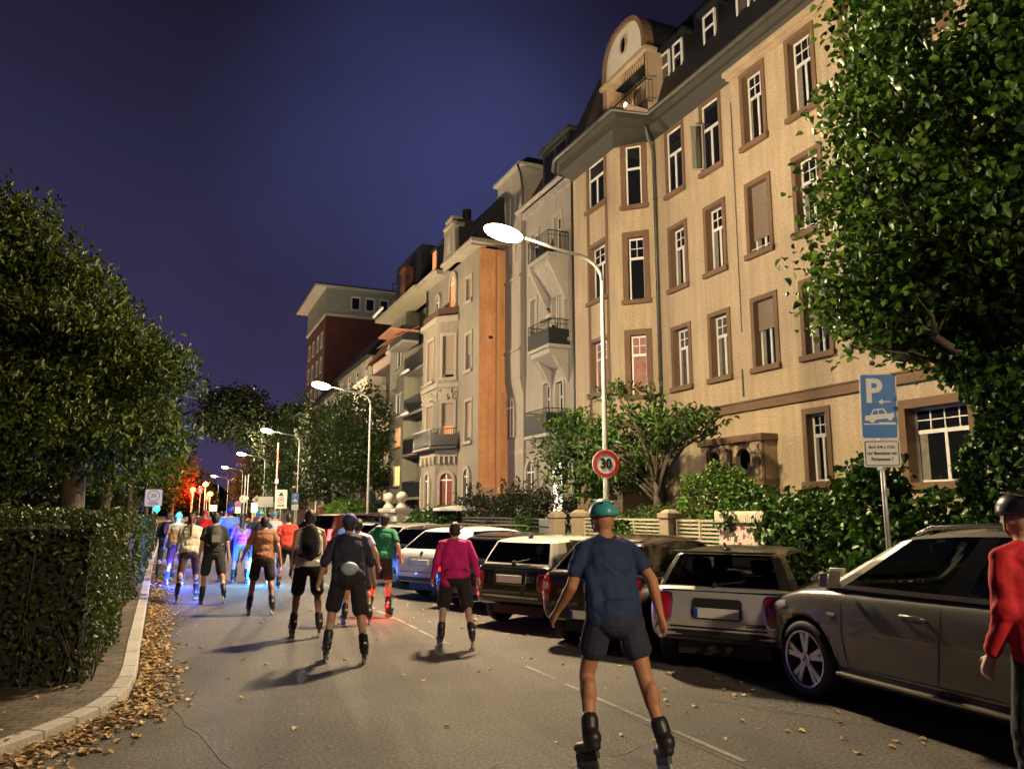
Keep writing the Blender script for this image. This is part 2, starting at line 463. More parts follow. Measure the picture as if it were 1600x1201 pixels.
# right-hand pavement with its kerb
g = MB(); g.box(8.2, 8.36, 3.2, 420, -.01, .085)
tag(g.build("kerb_stone_edge", M_kerb, bevel=.012), kind="structure")
g = MB(); g.quad((8.36, 3.2, .08), (10.5, 3.2, .08), (10.5, 420, .08), (8.36, 420, .08))
tag(g.build("pavement_beside_gardens", mat("concrete_slabs", (.21, .195, .165), .9, var=.2, vscale=2, fine=.2, bump=.3)), kind="structure")
g = MB(); g.quad((10.5, -10, .05), (60, -10, .05), (60, 420, .05), (10.5, 420, .05))
tag(g.build("garden_soil_ground", M_soil), kind="structure")

# worn parking line and a tarred seam, thin sheets on the asphalt
M_line = mat("worn_road_paint", (.21, .195, .165), .8, col2=(.06, .055, .05), vscale=2.6, fine=.3, fscale=30)
g = MB(); y = 4.0; rr = random.Random(3)
while y < 32:
    L = rr.uniform(.5, 1.6)
    wv = .028 if y < 12.6 else .05
    if not (8.9 < y < 9.4):
        x = (3.71 if y > 9.2 else 4.05) + .012 * math.sin(y * 1.7)
        g.quad((x - wv, y, .004), (x + wv, y, .004), (x + wv * .8, y + L, .004), (x - wv * .9, y + L, .004))
    y += L + rr.uniform(.0, .35)
tag(g.build("road_marking", M_line), kind="structure")
M_tar = mat("tar_seam", (.03, .029, .028), .7)
g = MB()
def seam(P, wd):
    for a, b in zip(P, P[1:]):
        d = (Vector(b) - Vector(a)).normalized(); n_ = Vector((-d.y, d.x)) * wd
        a, b = Vector(a), Vector(b)
        g.quad((a.x - n_.x, a.y - n_.y, .0045), (a.x + n_.x, a.y + n_.y, .0045), (b.x + n_.x, b.y + n_.y, .0045), (b.x - n_.x, b.y - n_.y, .0045))
def wiggle(a, b, n, amp, sd):
    q = random.Random(sd); a = Vector(a); b = Vector(b)
    return [tuple(a.lerp(b, i / n) + Vector((q.uniform(-amp, amp), q.uniform(-amp, amp)))) for i in range(n + 1)]
seam(wiggle((.05, 8.9), (.55, 6.2), 9, .03, 1), .008); seam(wiggle((3.95, 4.2), (3.99, 11.5), 24, .02, 2), .007)
seam(wiggle((4.0, 8.6), (6.6, 3.6), 16, .05, 5), .006); seam(wiggle((.2, 14), (.35, 30), 20, .04, 6), .012); seam(wiggle((1.2, 5.0), (3.8, 5.6), 12, .05, 8), .005)
tag(g.build("road_seam", M_tar), kind="structure")
# repair patches
g = MB()
for x0, x1, y0, y1 in ((1.0, 2.2, 15.5, 19.5), (4.2, 5.2, 17.5, 22), (.2, 1.5, 24, 30)):
    g.quad((x0, y0, .0038), (x1, y0 + .05, .0038), (x1 + .03, y1, .0038), (x0 + .02, y1 - .1, .0038))
tag(g.build("road_surface", mat("asphalt_patch", (.046, .043, .04), .85, var=.15, fine=.3, fscale=45, bump=.5, bscale=80)), kind="structure")

# ================================================================= street lamps
M_lampglow = emis("lamp_diffuser_glow", LAMP_COLOR, 1.0)
def lamp_glow_strength():
    # diffuser area about 0.42 m2; emitted power LAMP_POWER
    M_lampglow.node_tree.nodes["Principled BSDF"].inputs["Emission Strength"].default_value = LAMP_POWER / (math.pi * .62)
lamp_glow_strength()
def lamp_mesh():
    pole = MB(); arm = MB(); head = MB(); dif = MB(); door = MB()
    pole.tube([(0, 0, 0), (0, 0, 1.1), (0, 0, 1.15), (0, 0, 6.6), (0, 0, 6.95)], [.085, .085, .062, .048, .045], 12)
    pts = [(0, 0, 6.95)] + [(-.75 * (1 - math.cos(t)), 0, 6.95 + .55 * math.sin(t)) for t in [R(a) for a in (15, 30, 45, 60, 75, 86)]] + [(-1.3, 0, 7.58), (-2.05, 0, 7.72)]
    arm.tube(pts, [.045, .044, .043, .042, .041, .04, .038, .035, .03], 10)
    head.tube([(-1.95, 0, 7.70), (-2.12, 0, 7.74), (-2.3, 0, 7.80), (-2.62, 0, 7.83), (-2.86, 0, 7.80)], [.035, .07, .085, .07, .03], 10)
    Mx = Matrix.Rotation(R(8), 3, 'Y')
    dif.ball((-2.45, 0, 7.73), (.46, .20, .165), 16, 10, Mx)
    door.box(-.105, -.07, -.05, .05, .45, .85)
    return pole, arm, head, dif, door
LAMPS = [(8.72, -11.0), (8.72, 14.82), (8.76, 37.5), (8.8, 60.9), (9.1, 87.5), (9.1, 115.5), (9.15, 146), (9.2, 178), (9.2, 212), (9.2, 250)]
lp = None
LAMP_LABEL = ["", "nearest tall street lamp, with the round 30 sign on its pole", "street lamp rising behind the white gate pillars with ball finials",
  "third street lamp along the road, pole beside the small blue parking sign", "street lamp whose head hangs against the dark tree, fourth along the road",
  "fifth street lamp down the road, above the white diamond sign", "sixth street lamp of the receding row", "seventh street lamp of the receding row", "eighth street lamp of the receding row", "last tiny street lamp at the far end of the row"]
for i, (x, y) in enumerate(LAMPS):
    if i == 0: continue
    if lp is None:
        a, b_, c, d, e = lamp_mesh()
        lp = thing("street_lamp", LAMP_LABEL[i], "street lamp", (x, y, .08), 0, "street lamps along the right side", world=False)
        a.build("pole", M_pole, lp, smooth=True); b_.build("arm", M_pole, lp, smooth=True); c.build("housing", mat("lamp_housing", (.30, .30, .28), .4), lp, smooth=True)
        d.build("diffuser", M_lampglow, lp, smooth=True); e.build("access_door", M_pole, lp, bevel=.005)
    else:
        r_ = lp.copy(); COL.objects.link(r_); r_.location = (x, y, .08); r_["label"] = LAMP_LABEL[i]
        for ch in list(lp.children):
            q = ch.copy(); COL.objects.link(q); q.parent = r_
# the lamp of the row just behind the photographer (out of view, it lights the near cars, tree and hedge)
q = thing("street_lamp", "street lamp behind the viewpoint, last of the row", "street lamp", (8.72, -11.0, .08), 0, "street lamps along the right side", world=False)
for ch in list(lp.children):
    k = ch.copy(); COL.objects.link(k); k.parent = q
# ================================================================= windows and facade pieces
M_curt = mat('net_curtain', (.20, .185, .15), .9, var=.3, vscale=14)
def bars(mb, fr, u0, u1, z0, z1, w0, w1, t, us=(), zs=()):
    """outer sash frame with extra verticals/horizontals"""
    mb.fbox(fr, u0, u0 + t, z0, z1, w0, w1); mb.fbox(fr, u1 - t, u1, z0, z1, w0, w1)
    mb.fbox(fr, u0 + t, u1 - t, z0, z0 + t, w0, w1); mb.fbox(fr, u0 + t, u1 - t, z1 - t, z1, w0, w1)
    for u, a, b, h in us: mb.fbox(fr, u - h, u + h, a, b, w0 + .004, w1 - .004)
    for z, a, b, h in zs: mb.fbox(fr, a, b, z - h, z + h, w0 + .002, w1 - .002)

def window(root, fr, u0, u1, z0, z1, sur=.14, sill=.16, depth=.24, pane=None, stone=None, white=None, blind=0.0, cols=3, flush=False, curtain=None,
           transom=.68, tilt=False, rows=2, sillmat=None, mid=True, guard=False, trim_w=.045):
    """A window as a part: stone surround > sill, sash_frame, pane, roller_blind. u0..z1 = outside of surround. Returns the hole."""
    stone = stone or M_stone; pane = pane or M_pane; white = white or M_white
    a, b, c, d = u0 + sur, u1 - sur, z0 + sill, z1 - sur
    dep = .07 if flush else depth
    m = MB()
    m.fbox(fr, u0, a, z0, z1, -dep - .02, trim_w); m.fbox(fr, b, u1, z0, z1, -dep - .02, trim_w)
    m.fbox(fr, a, b, d, z1, -dep - .02, trim_w + .003)
    o = m.build("window", stone, root)
    m = MB(); m.fbox(fr, u0 - .05, u1 + .05, z0, c, trim_w + .002, .13); m.fbox(fr, a, b, z0, c, -dep - .02, trim_w + .002)
    m.build("sill", sillmat or stone, o, bevel=.012)
    wf = -dep + .05
    m = MB(); t = .055; zt = c + (d - c) * transom; um = (a + b) / 2
    us = []; zs = [(zt, a + t, b - t, .045)]
    if mid: us.append((um, c + t, zt - .045, .038))
    for k in range(1, cols): us.append((a + t + (b - a - 2 * t) * k / cols, zt + .045, d - t, .013))
    for k in range(1, rows): zs.append((zt + .045 + (d - zt - .045 - t) * k / rows, a + t, b - t, .013))
    bars(m, fr, a, b, c, d, wf - .06, wf, t, us, zs)
    if tilt:   # one casement tilted open
        m.hexa([fr.P(a + t, c + t, wf - .02), fr.P(a + t + .035, c + t, wf - .02), fr.P(a + t + .035, c + t, wf), fr.P(a + t, c + t, wf), fr.P(a + t + .1, zt - .05, wf - .02), fr.P(a + t + .14, zt - .05, wf - .02), fr.P(a + t + .14, zt - .05, wf), fr.P(a + t + .1, zt - .05, wf)])
    m.build("sash_frame", white, o)
    m = MB(); m.fbox(fr, a + .01, b - .01, c + .01, d - .01, wf - .045, wf - .03); m.build("pane", pane, o)
    if curtain:
        q = random.Random(int(u0 * 100 + z0 * 10))
        for s0, s1 in ((a + t, a + t + (b - a) * q.uniform(.1, .26)), (b - t - (b - a) * q.uniform(.08, .24), b - t)):
            m = MB(); m.fbox(fr, s0, s1, c + t, zt - .05, wf - .029, wf - .022); m.build("curtain", curtain, o)
    if blind:
        m = MB(); zb = d - (d - c) * blind; z = d
        while z > zb:
            z2 = max(zb, z - .055)
            m.hexa([fr.P(a + .004, z2, wf + .045), fr.P(b - .004, z2, wf + .045), fr.P(b - .004, z2, wf + .068), fr.P(a + .004, z2, wf + .068), fr.P(a + .004, z, wf + .04), fr.P(b - .004, z, wf + .04), fr.P(b - .004, z, wf + .055), fr.P(a + .004, z, wf + .055)])
            z = z2
        m.build("roller_blind", M_blind, o)
    if guard:
        m = MB(); m.tube([fr.P(a, c + .12, -.02), fr.P(b, c + .12, -.02)], .014, 6); m.build("guard_rail", M_white, o)
    return (a, b, c, d)

def arch_pts(fr, um, hw, z0, zs, w, n=10):
    """round-headed outline: from bottom left, up, over, and down"""
    pts = [fr.P(um - hw, z0, w)]
    for k in range(n + 1):
        t = math.pi * (1 - k / n); pts.append(fr.P(um + hw * math.cos(t), zs + hw * math.sin(t), w))
    pts.append(fr.P(um + hw, z0, w))
    return pts

def arch_window(root, fr, um, hw, z0, z1, pane, trim, t=.14, name="window", w=.0, depth=.06):
    zs = z1 - hw
    m = MB(); o_ = arch_pts(fr, um, hw + t, z0, zs, w); i_ = arch_pts(fr, um, hw, z0, zs, w)
    m.ring(o_, i_, fr.n * (depth + .05)); ob = m.build(name, trim, root)
    m = MB(); m.prism(arch_pts(fr, um, hw + .01, z0, zs, w), (0, 0, 0), fr.n * .02); m.build("pane", pane, ob)
    m = MB(); m.fbox(fr, um - .025, um + .025, z0, z1 - .02, w + .02, w + .045); m.fbox(fr, um - hw, um + hw, zs - .03, zs + .03, w + .02, w + .046)
    m.build("sash_frame", M_white, ob)
    return ob

def balcony(root, fr, u0, u1, z, dep, h=1.0, slab=None, rail=None, solid=None, thick=.16, bars_gap=.13, w0=0.0, name="balcony"):
    """slab with railing; railing and filling as sub-parts"""
    m = MB(); m.fbox(fr, u0, u1, z - thick, z, w0 - .02, w0 + dep); ob = m.build(name, slab, root, bevel=.02)
    r_ = MB(); P = [fr.P(u0 + .04, z, w0), fr.P(u0 + .04, z, w0 + dep - .05), fr.P(u1 - .04, z, w0 + dep - .05), fr.P(u1 - .04, z, w0)]
    for zz in (h, h * .82, .08): r_.tube([p + Vector((0, 0, zz)) for p in P], .022 if zz == h else .013, 5)
    for p, q in zip(P, P[1:]):
        n_ = max(2, int((q - p).length / bars_gap))
        for k in range(n_ + 1):
            s_ = p.lerp(q, k / n_); r_.tube([s_ + Vector((0, 0, .03)), s_ + Vector((0, 0, h))], .009 if k % n_ else .02, 4)
    if solid is None or solid[1] < .95: r_.build("railing", rail or M_dark, ob)
    if solid:
        s_ = MB(); hh = h * solid[1]
        s_.fbox(fr, u0 + .02, u1 - .02, z + .02, z + hh, w0 + dep - .045, w0 + dep - .015); s_.fbox(fr, u0 + .02, u0 + .05, z + .02, z + hh, w0, w0 + dep - .045); s_.fbox(fr, u1 - .05, u1 - .02, z + .02, z + hh, w0, w0 + dep - .045)
        s_.build("parapet", solid[0], ob)
    return ob

# ================================================================= 1. the big sandstone-coloured apartment house
B1 = thing("apartment_house", "large sand-coloured apartment house with brown stone window surrounds, corner bay and dark mansard roof", "house", (15, 14, 0))
W1 = Fr((15, 0, 0), (0, 1, 0), (-1, 0, 0))
CH = Fr((15, 21.7, 0), (-1, 1, 0), (-1, -1, 0)); CHL = math.sqrt(2)
BAY = Fr((14, 0, 0), (0, 1, 0), (-1, 0, 0)); Y0B, Y1B = 22.7, 25.9
cols = {'A': (19.93, 21.0), 'B': (18.0, 19.06), 'C': (16.02, 17.1), 'D': (14.12, 15.2), 'E': (12.2, 13.3), 'F': (10.3, 11.4), 'G': (8.4, 9.5)}
rows = {4: (12.36, 14.86), 3: (9.02, 11.36), 2: (5.68, 7.88)}
h1 = []
for cn, (a, b) in cols.items():
    for rn, (c, d) in rows.items():
        kw = dict()
        if rn == 4 and cn in 'AB': kw = dict(flush=True, sur=.11, transom=.62, cols=1, rows=1)
        if (cn, rn) == ('C', 3): kw = dict(blind=.80, guard=True)
        if (cn, rn) == ('C', 2): kw = dict(blind=.44, tilt=True)
        if (cn, rn) == ('D', 2): kw = dict(blind=.62)
        if (cn, rn) == ('D', 3): kw = dict(guard=True)
        if (cn, rn) == ('B', 2): kw = dict(tilt=True, pane=M_pane_c)
        if (cn, rn) == ('A', 2): kw = dict(pane=M_pane_c)
        if rn in (2, 3) or cn in 'CD': kw.setdefault('curtain', M_curt)
        hh = window(B1, W1, a, b, c, d, **kw); h1.append((hh[0] - .006, hh[1] + .006, hh[2] - .15, hh[3] + .006))
for a, b in ((14.42, 15.36), (8.0, 9.0)):
    hh = window(B1, W1, a, b, 2.42, 4.46, sur=.15, curtain=M_curt); h1.append((hh[0] - .006, hh[1] + .006, hh[2] - .15, hh[3] + .006))
hh = window(B1, W1, 10.55, 12.45, 2.3, 4.3, sur=.2, cols=4, depth=.3, curtain=M_curt); h1.append((hh[0] - .006, hh[1] + .006, hh[2] - .15, hh[3] + .006))
# wide brown stone pilasters next to the broad ground-floor window, one casement standing open on the top floor
m = MB(); m.wall(W1, 4.0, 21.7, 0, 15.2, h1)
hc = []
for (c, d, kw) in ((12.42, 15.02, dict(flush=True, sur=.2, transom=.62, cols=1, rows=1, mid=False)), (8.95, 11.6, dict(sur=.2, cols=2, mid=False)), (5.6, 8.05, dict(sur=.2, cols=2, pane=M_pane_p, mid=False)), (2.4, 4.5, dict(sur=.18))):
    hh = window(B1, CH, .26, 1.22, c, d, **kw); hc.append((hh[0] - .006, hh[1] + .006, hh[2] - .15, hh[3] + .006))
m.wall(CH, 0, CHL, 0, 15.2, hc)
hb = []
for (c, d, kw) in ((13.0, 15.05, dict(flush=True, sur=.14, transom=.66, cols=1, rows=1)), (9.4, 11.75, dict(cols=3)), (5.9, 8.1, dict(cols=3, pane=M_pane_p)), (2.3, 4.6, dict())):
    hh = window(B1, BAY, 23.32, 24.78, c, d, **kw); hb.append((hh[0] - .006, hh[1] + .006, hh[2] - .15, hh[3] + .006))
m.wall(BAY, Y0B, Y1B, 0, 15.2, hb)
m.quad((14, Y1B, 0), (14, Y1B, 15.2), (15.4, Y1B, 15.2), (15.4, Y1B, 0))
m.quad((15, 4.0, 0), (15, 4.0, 15.2), (27, 4.0, 15.2), (27, 4.0, 0))
m.quad((15.4, 26.5, 0), (15.4, 26.5, 15.2), (27, 26.5, 15.2), (27, 26.5, 0))
m.quad((15.4, Y1B, 0), (15.4, Y1B, 15.2), (15.4, 26.5, 15.2), (15.4, 26.5, 0))
m.build("wall", M_plast, B1)
# dark rooms behind the openings
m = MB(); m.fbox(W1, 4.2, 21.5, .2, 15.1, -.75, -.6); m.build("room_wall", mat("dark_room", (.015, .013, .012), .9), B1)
# vertical stone strips under the bay windows, string course, plinth
m = MB()
for a, b in ((23.30, 23.44), (24.66, 24.80)):
    for c, d in ((11.76, 12.98), (8.12, 9.38), (4.7, 5.88)): m.fbox(BAY, a, b, c, d, -.01, .035)
m.build("stone_strip", M_stone, B1)
m = MB(); m.fbox(W1, 4.0, 21.66, 4.66, 4.9, -.01, .10); m.fbox(W1, 4.0, 21.66, 4.9, 4.95, -.01, .14)
m.fbox(CH, .02, CHL + .04, 4.66, 4.9, -.01, .10); m.fbox(BAY, Y0B, Y1B + .1, 4.66, 4.9, -.01, .10)
m.build("string_course", M_stone, B1, bevel=.01)
m = MB(); m.fbox(W1, 4, 21.68, 0, .9, -.01, .07); m.fbox(CH, .03, CHL + .03, 0, .9, -.01, .07); m.fbox(BAY, Y0B, Y1B + .07, 0, .9, -.01, .07); m.build("plinth", M_stone2, B1)
# open casement
m = MB(); hx = Fr((15 - .08, 18.84, 0), (-.82, .57, 0), (-.57, -.82, 0)); bars(m, hx, 0, .40, 12.58, 14.12, -.02, .02, .045)
oc = m.build("open_casement", mat("pale_timber", (.33, .28, .2), .6), B1)
m = MB(); m.fbox(hx, .04, .36, 12.62, 14.08, -.006, .006); m.build("pane", glassmat("thin_glass", .75), oc)
# downpipe at the inner corner, with a swan neck under the gutter; rain-stain pipe in the middle
m = MB(); m.tube([(14.25, 21.1, 15.05), (14.5, 21.3, 14.75), (14.86, 21.55, 14.4), (14.9, 21.58, 14.0), (14.9, 21.58, .2)], .06, 8)
for z in (3, 6.2, 9.4, 12.6): m.tube([(14.9, 21.58, z), (14.9, 21.58, z + .08)], .075, 8)
m.build("downpipe", M_zinc, B1, smooth=True)
m = MB(); m.tube([(14.96, 17.5, 14.2), (14.96, 17.5, 7.0)], .012, 5); m.tube([(14.95, 17.55, 5.9), (14.95, 17.55, 5.1)], .02, 5); m.build("cable", M_zinc, B1)
# eaves: soffit slab following the bay, gutter, and the stone cornice over the right-hand windows
EAVE = [(14.3, 4.0), (14.3, 20.9), (13.0, 21.15), (12.95, 25.3), (13.35, 26.2), (15.4, 26.3)]
m = MB(); top = [(x, y, 15.42) for x, y in EAVE] + [(17, 26.3, 15.42), (17, 4.0, 15.42)]; bot = [(x + .12, y, 15.14) for x, y in EAVE] + [(17, 26.3, 15.14), (17, 4, 15.14)]
n_ = len(top); m.add(bot + top, [tuple(range(n_)), tuple(range(2 * n_ - 1, n_ - 1, -1))] + [(i, (i + 1) % n_, n_ + (i + 1) % n_, n_ + i) for i in range(n_)])
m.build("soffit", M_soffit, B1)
m = MB(); inn = [(15.0, 4.0), (15.0, 21.7), (14.0, 22.7), (14.0, 25.9)]; out_ = [(14.55, 4), (14.55, 21.3), (13.45, 21.9), (13.4, 25.9)]
for (a, b), (c, d) in zip(zip(inn, inn[1:]), zip(out_, out_[1:])):
    m.hexa([(a[0] - .03, a[1], 14.86), (b[0] - .03, b[1], 14.86), (b[0] - .02, b[1], 15.13), (a[0] - .02, a[1], 15.13), (a[0] - .09, a[1], 14.9), (b[0] - .09, b[1], 14.9), (d[0], d[1], 15.135), (c[0], c[1], 15.135)])
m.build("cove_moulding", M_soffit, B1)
m = MB(); m.tube([(x - .05, y - (.05 if i < 3 else -.05), 15.36) for i, (x, y) in enumerate(EAVE[:-1])], .10, 8); m.build("gutter", M_zinc, B1, smooth=True)
m = MB(); m.fbox(W1, 4.0, 17.5, 14.92, 15.12, -.01, .34); m.fbox(W1, 4.0, 17.5, 14.86, 14.92, -.01, .2); m.build("cornice", M_stone2, B1, bevel=.02)
# mansard: steep slate slope, following the bay, and the flatter upper roof
m = MB()
for low, hi in (([(14.42, 4.0), (14.42, 20.7)], [(15.5, 4.0), (15.5, 20.7)]), ([(13.2, 23.88), (13.2, 25.4), (14.2, 26.3), (24, 26.4)], [(14.5, 23.88), (14.6, 24.6), (15.2, 25.3), (24, 25.4)])):
    for (a, b), (c, d) in zip(zip(low, low[1:]), zip(hi, hi[1:])):
        m.quad((a[0], a[1], 15.43), (b[0], b[1], 15.43), (d[0], d[1], 18.9), (c[0], c[1], 18.9))
    for (c, d) in zip(hi, hi[1:]): m.quad((c[0], c[1], 18.9), (d[0], d[1], 18.9), (max(d[0], 19), min(d[1], 22), 21.2), (max(c[0], 19), min(c[1], 22), 21.2))
m.add([(13.2, 23.88, 15.43), (14.5, 23.88, 18.9), (16.5, 23.88, 18.9), (16.5, 23.88, 15.43)], [(0, 1, 2, 3)])
m.add([(15.5, 20.7, 18.9), (19, 20.7, 21.2), (19, 22, 21.2), (14.6, 23.88, 18.9)], [(0, 1, 2, 3)])
m.build("roof", M_slate, B1)
def dormer(y0, y1, z0, z1, x0=14.85, n=2):
    m = MB(); m.box(x0, 16.5, y0, y1, z0, z1 + .12); m.box(x0 - .14, 16.6, y0 - .12, y1 + .12, z1 + .12, z1 + .26)
    ob = m.build("dormer", M_slate, B1)
    f = Fr((x0, 0, 0), (0, 1, 0), (-1, 0, 0)); wd = (y1 - y0) / n
    for k in range(n):
        s_ = MB(); a, b = y0 + k * wd + .1, y0 + (k + 1) * wd - .1
        bars(s_, f, a, b, z0 + .14, z1, .0, .06, .07, (), [(z0 + (z1 - z0) * .66, a + .07, b - .07, .035)])
        s_.build("sash_frame", M_white, ob); p_ = MB(); p_.fbox(f, a + .02, b - .02, z0 + .16, z1 - .02, .004, .03); p_.build("pane", M_pane_c if k else M_pane, ob)
dormer(19.5, 20.95, 16.15, 17.62); dormer(17.75, 18.55, 16.15, 17.6, n=1); dormer(15.4, 16.95, 16.1, 17.75, n=2); dormer(11.4, 13.2, 16.1, 17.75, n=2)
# curved gable over the loggia at the bay
GX = 14.25
GF = Fr((GX, 0, 0), (0, 1, 0), (-1, 0, 0))
def gable_outline(y0, y1, zb, zt, ins=0.0):
    yc = (y0 + y1) / 2; hw = (y1 - y0) / 2 - ins
    pts = [(yc - hw, zb)]
    for k in range(21):
        t = math.pi * (1 - k / 20); c, s_ = math.cos(t), math.sin(t)
        pts.append((yc + hw * .93 * (abs(c) ** .75) * (1 if c > 0 else -1), zb + .12 + (zt - ins - zb - .12) * (s_ ** .85)))
    pts.append((yc + hw, zb)); return pts
gy0, gy1, gz, gt = 20.75, 23.85, 17.85, 19.62
P = gable_outline(gy0, gy1, gz, gt, .16)
m = MB(); m.prism([GF.P(y, z, -.04) for y, z in P], (0, 0, 0), GF.n * .05); gable = m.build("gable", mat("cream_plaster", (.62, .58, .47), .9, var=.08, bump=.2), B1)
m = MB(); m.ring([GF.P(y, z, -.3) for y, z in gable_outline(gy0, gy1, gz, gt)], [GF.P(y, z, -.3) for y, z in P], GF.n * .42); m.build("gable_moulding", M_stone, gable)
m = MB(); m.prism([GF.P(y, z, -2.0) for y, z in gable_outline(gy0, gy1, gz, gt + .02)], (0, 0, 0), GF.n * 1.7); m.build("gable_roof", M_slate, gable)
m = MB(); ov = [GF.P(22.3 + .17 * math.cos(t), 18.78 + .30 * math.sin(t), .012) for t in [2 * math.pi * k / 18 for k in range(18)]]
m.prism(ov, (0, 0, 0), GF.n * .02); ow = m.build("oval_window", M_pane, gable)
m = MB(); m.ring([GF.P(22.3 + .23 * math.cos(t), 18.78 + .37 * math.sin(t), .01) for t in [2 * math.pi * k / 18 for k in range(18)]], ov, GF.n * .05); m.build("window_rim", M_stone2, ow)
m = MB(); m.fbox(GF, gy0 - .05, gy1 + .05, gz - .16, gz, -.35, .16); m.build("lintel_beam", M_stone2, B1, bevel=.02)
# loggia: side piers, back wall with glazed doors, warm lamps on the wall
m = MB(); m.fbox(GF, gy0, gy0 + .22, 15.45, gz - .16, -.8, .02); m.fbox(GF, gy1 - .3, gy1, 15.45, gz - .16, -.8, .02); m.fbox(GF, gy0 + .22, gy1 - .3, 15.45, gz - .16, -1.0, -.8); m.fbox(GF, gy0, gy1, 15.38, 15.45, -1.0, .9)
m.build("loggia_wall", mat("loggia_plaster", (.42, .31, .22), .9, var=.1), B1)
m = MB(); m.fbox(GF, 21.3, 22.0, 15.5, 17.4, -.79, -.76); m.fbox(GF, 22.3, 22.9, 15.5, 17.4, -.79, -.76); dl = m.build("loggia_door", M_pane_c, B1)
m = MB(); bars(m, GF, 21.25, 22.05, 15.45, 17.45, -.78, -.72, .07); bars(m, GF, 22.25, 22.95, 15.45, 17.45, -.78, -.72, .07); m.build("door_frame", M_stone2, dl)
for y, z in ((21.55, 17.12), (23.0, 16.85)):
    m = MB(); m.ball(GF.P(y, z, -.45), (.07, .07, .12), 8, 6); m.build("wall_lamp", emis("loggia_lamp", (1, .72, .38), 26), B1, smooth=True)
m = MB(); ry0, ry1 = 20.55, 23.3
F2 = Fr((13.3, 0, 0), (0, 1, 0), (-1, 0, 0))
P2 = [Vector((14.24, ry0, 15.6)), Vector((13.98, ry0 + .05, 15.6)), Vector((13.98, ry1, 15.6)), Vector((14.24, ry1 + .05, 15.6))]
for zz in (.06, .85): m.tube([p + Vector((0, 0, zz)) for p in P2], .022, 6)
for p, q_ in zip(P2, P2[1:]):
    k = max(2, int((q_ - p).length / .16))
    for i in range(k + 1): s_ = p.lerp(q_, i / k); m.tube([s_, s_ + Vector((0, 0, .85))], .009, 4)
for i in range(0, 9):   # upper trellis on the right half
    a = P2[1].lerp(P2[2], i / 18); b = P2[1].lerp(P2[2], (i + 2) / 18)
    m.tube([a + Vector((0, 0, .85)), b + Vector((0, 0, 1.75))], .008, 4); m.tube([b + Vector((0, 0, .85)), a + Vector((0, 0, 1.75))], .008, 4)
m.tube([P2[1] + Vector((0, 0, .8)), P2[1] + Vector((0, 0, 1.8))], .016, 5); m.tube([P2[1] + Vector((0, 0, 1.75)), P2[1].lerp(P2[2], .56) + Vector((0, 0, 1.75))], .012, 5)
m.build("balcony_railing", M_dark, B1)
m = MB()
for y in (21.0, 21.7, 22.3, 22.9, 23.4): m.box(14.03, 14.18, y - .2, y + .22, 15.55, 15.78)
m.build("planter_box", mat("dark_planter", (.05, .04, .03), .8), B1, bevel=.01)
# entrance portal with two round openings
PX = Fr((14.55, 0, 0), (0, 1, 0), (-1, 0, 0))
py0, py1 = 16.35, 19.0
m = MB(); q = []
for uc in (17.15, 18.45): q.append((uc - .32, uc + .32, 2.93, 3.57))
m.wall(PX, py0, py1, 2.62, 3.72, q)
m.fbox(PX, py0, py0 + .42, 0, 2.62, -.45, .0); m.fbox(PX, py1 - .42, py1, 0, 2.62, -.45, .0)
m.fbox(PX, py0, py0 + .02, 2.62, 3.72, -.45, 0); m.fbox(PX, py1 - .02, py1, 2.62, 3.72, -.45, 0)
portal = m.build("entrance_portal", M_stone2, B1)
m = MB(); m.fbox(PX, py0 - .06, py1 + .06, 3.72, 3.92, -.45, .16); m.fbox(PX, py0 - .02, py1 + .02, 2.46, 2.7, -.45, .1); m.build("portal_cornice", M_stone, portal, bevel=.015)
for u in (py0 + .02, 17.68, py1 - .42): m = MB(); m.fbox(PX, u, u + .4, 2.7, 3.71, .002, .10); m.fbox(PX, u + .08, u + .32, 2.8, 3.6, .10, .13); m.build("portal_pilaster", M_stone2, portal, bevel=.008)
for uc in (17.15, 18.45):
    N_ = 20; c = [PX.P(uc + .31 * math.cos(2 * math.pi * k / N_), 3.25 + .31 * math.sin(2 * math.pi * k / N_), -.1) for k in range(N_)]
    o_ = [PX.P(uc + .40 * math.cos(2 * math.pi * k / N_), 3.25 + .40 * math.sin(2 * math.pi * k / N_), -.1) for k in range(N_)]
    m = MB(); m.ring(o_, c, PX.n * .16)
    sq = [PX.P(uc + .46 * max(-1, min(1, 1.5 * math.cos(2 * math.pi * k / N_))), 3.25 + .46 * max(-1, min(1, 1.5 * math.sin(2 * math.pi * k / N_))), -.1) for k in range(N_)]
    m.ring(sq, o_, PX.n * .12); m.build("round_opening", M_stone2, portal)
m = MB(); m.fbox(PX, py0 + .3, py1 - .3, 0, 3.7, -.44, -.42); m.build("portal_dark_backing", mat("portal_opening_dark", (.02, .014, .01), .6), portal)  # near-black sheet; shade of doorway and round openings is in its colour
# small basement window with its stone frame, low on the left
window(B1, BAY, 24.1, 25.0, 1.2, 2.1, sur=.12, cols=1, rows=1, mid=False)

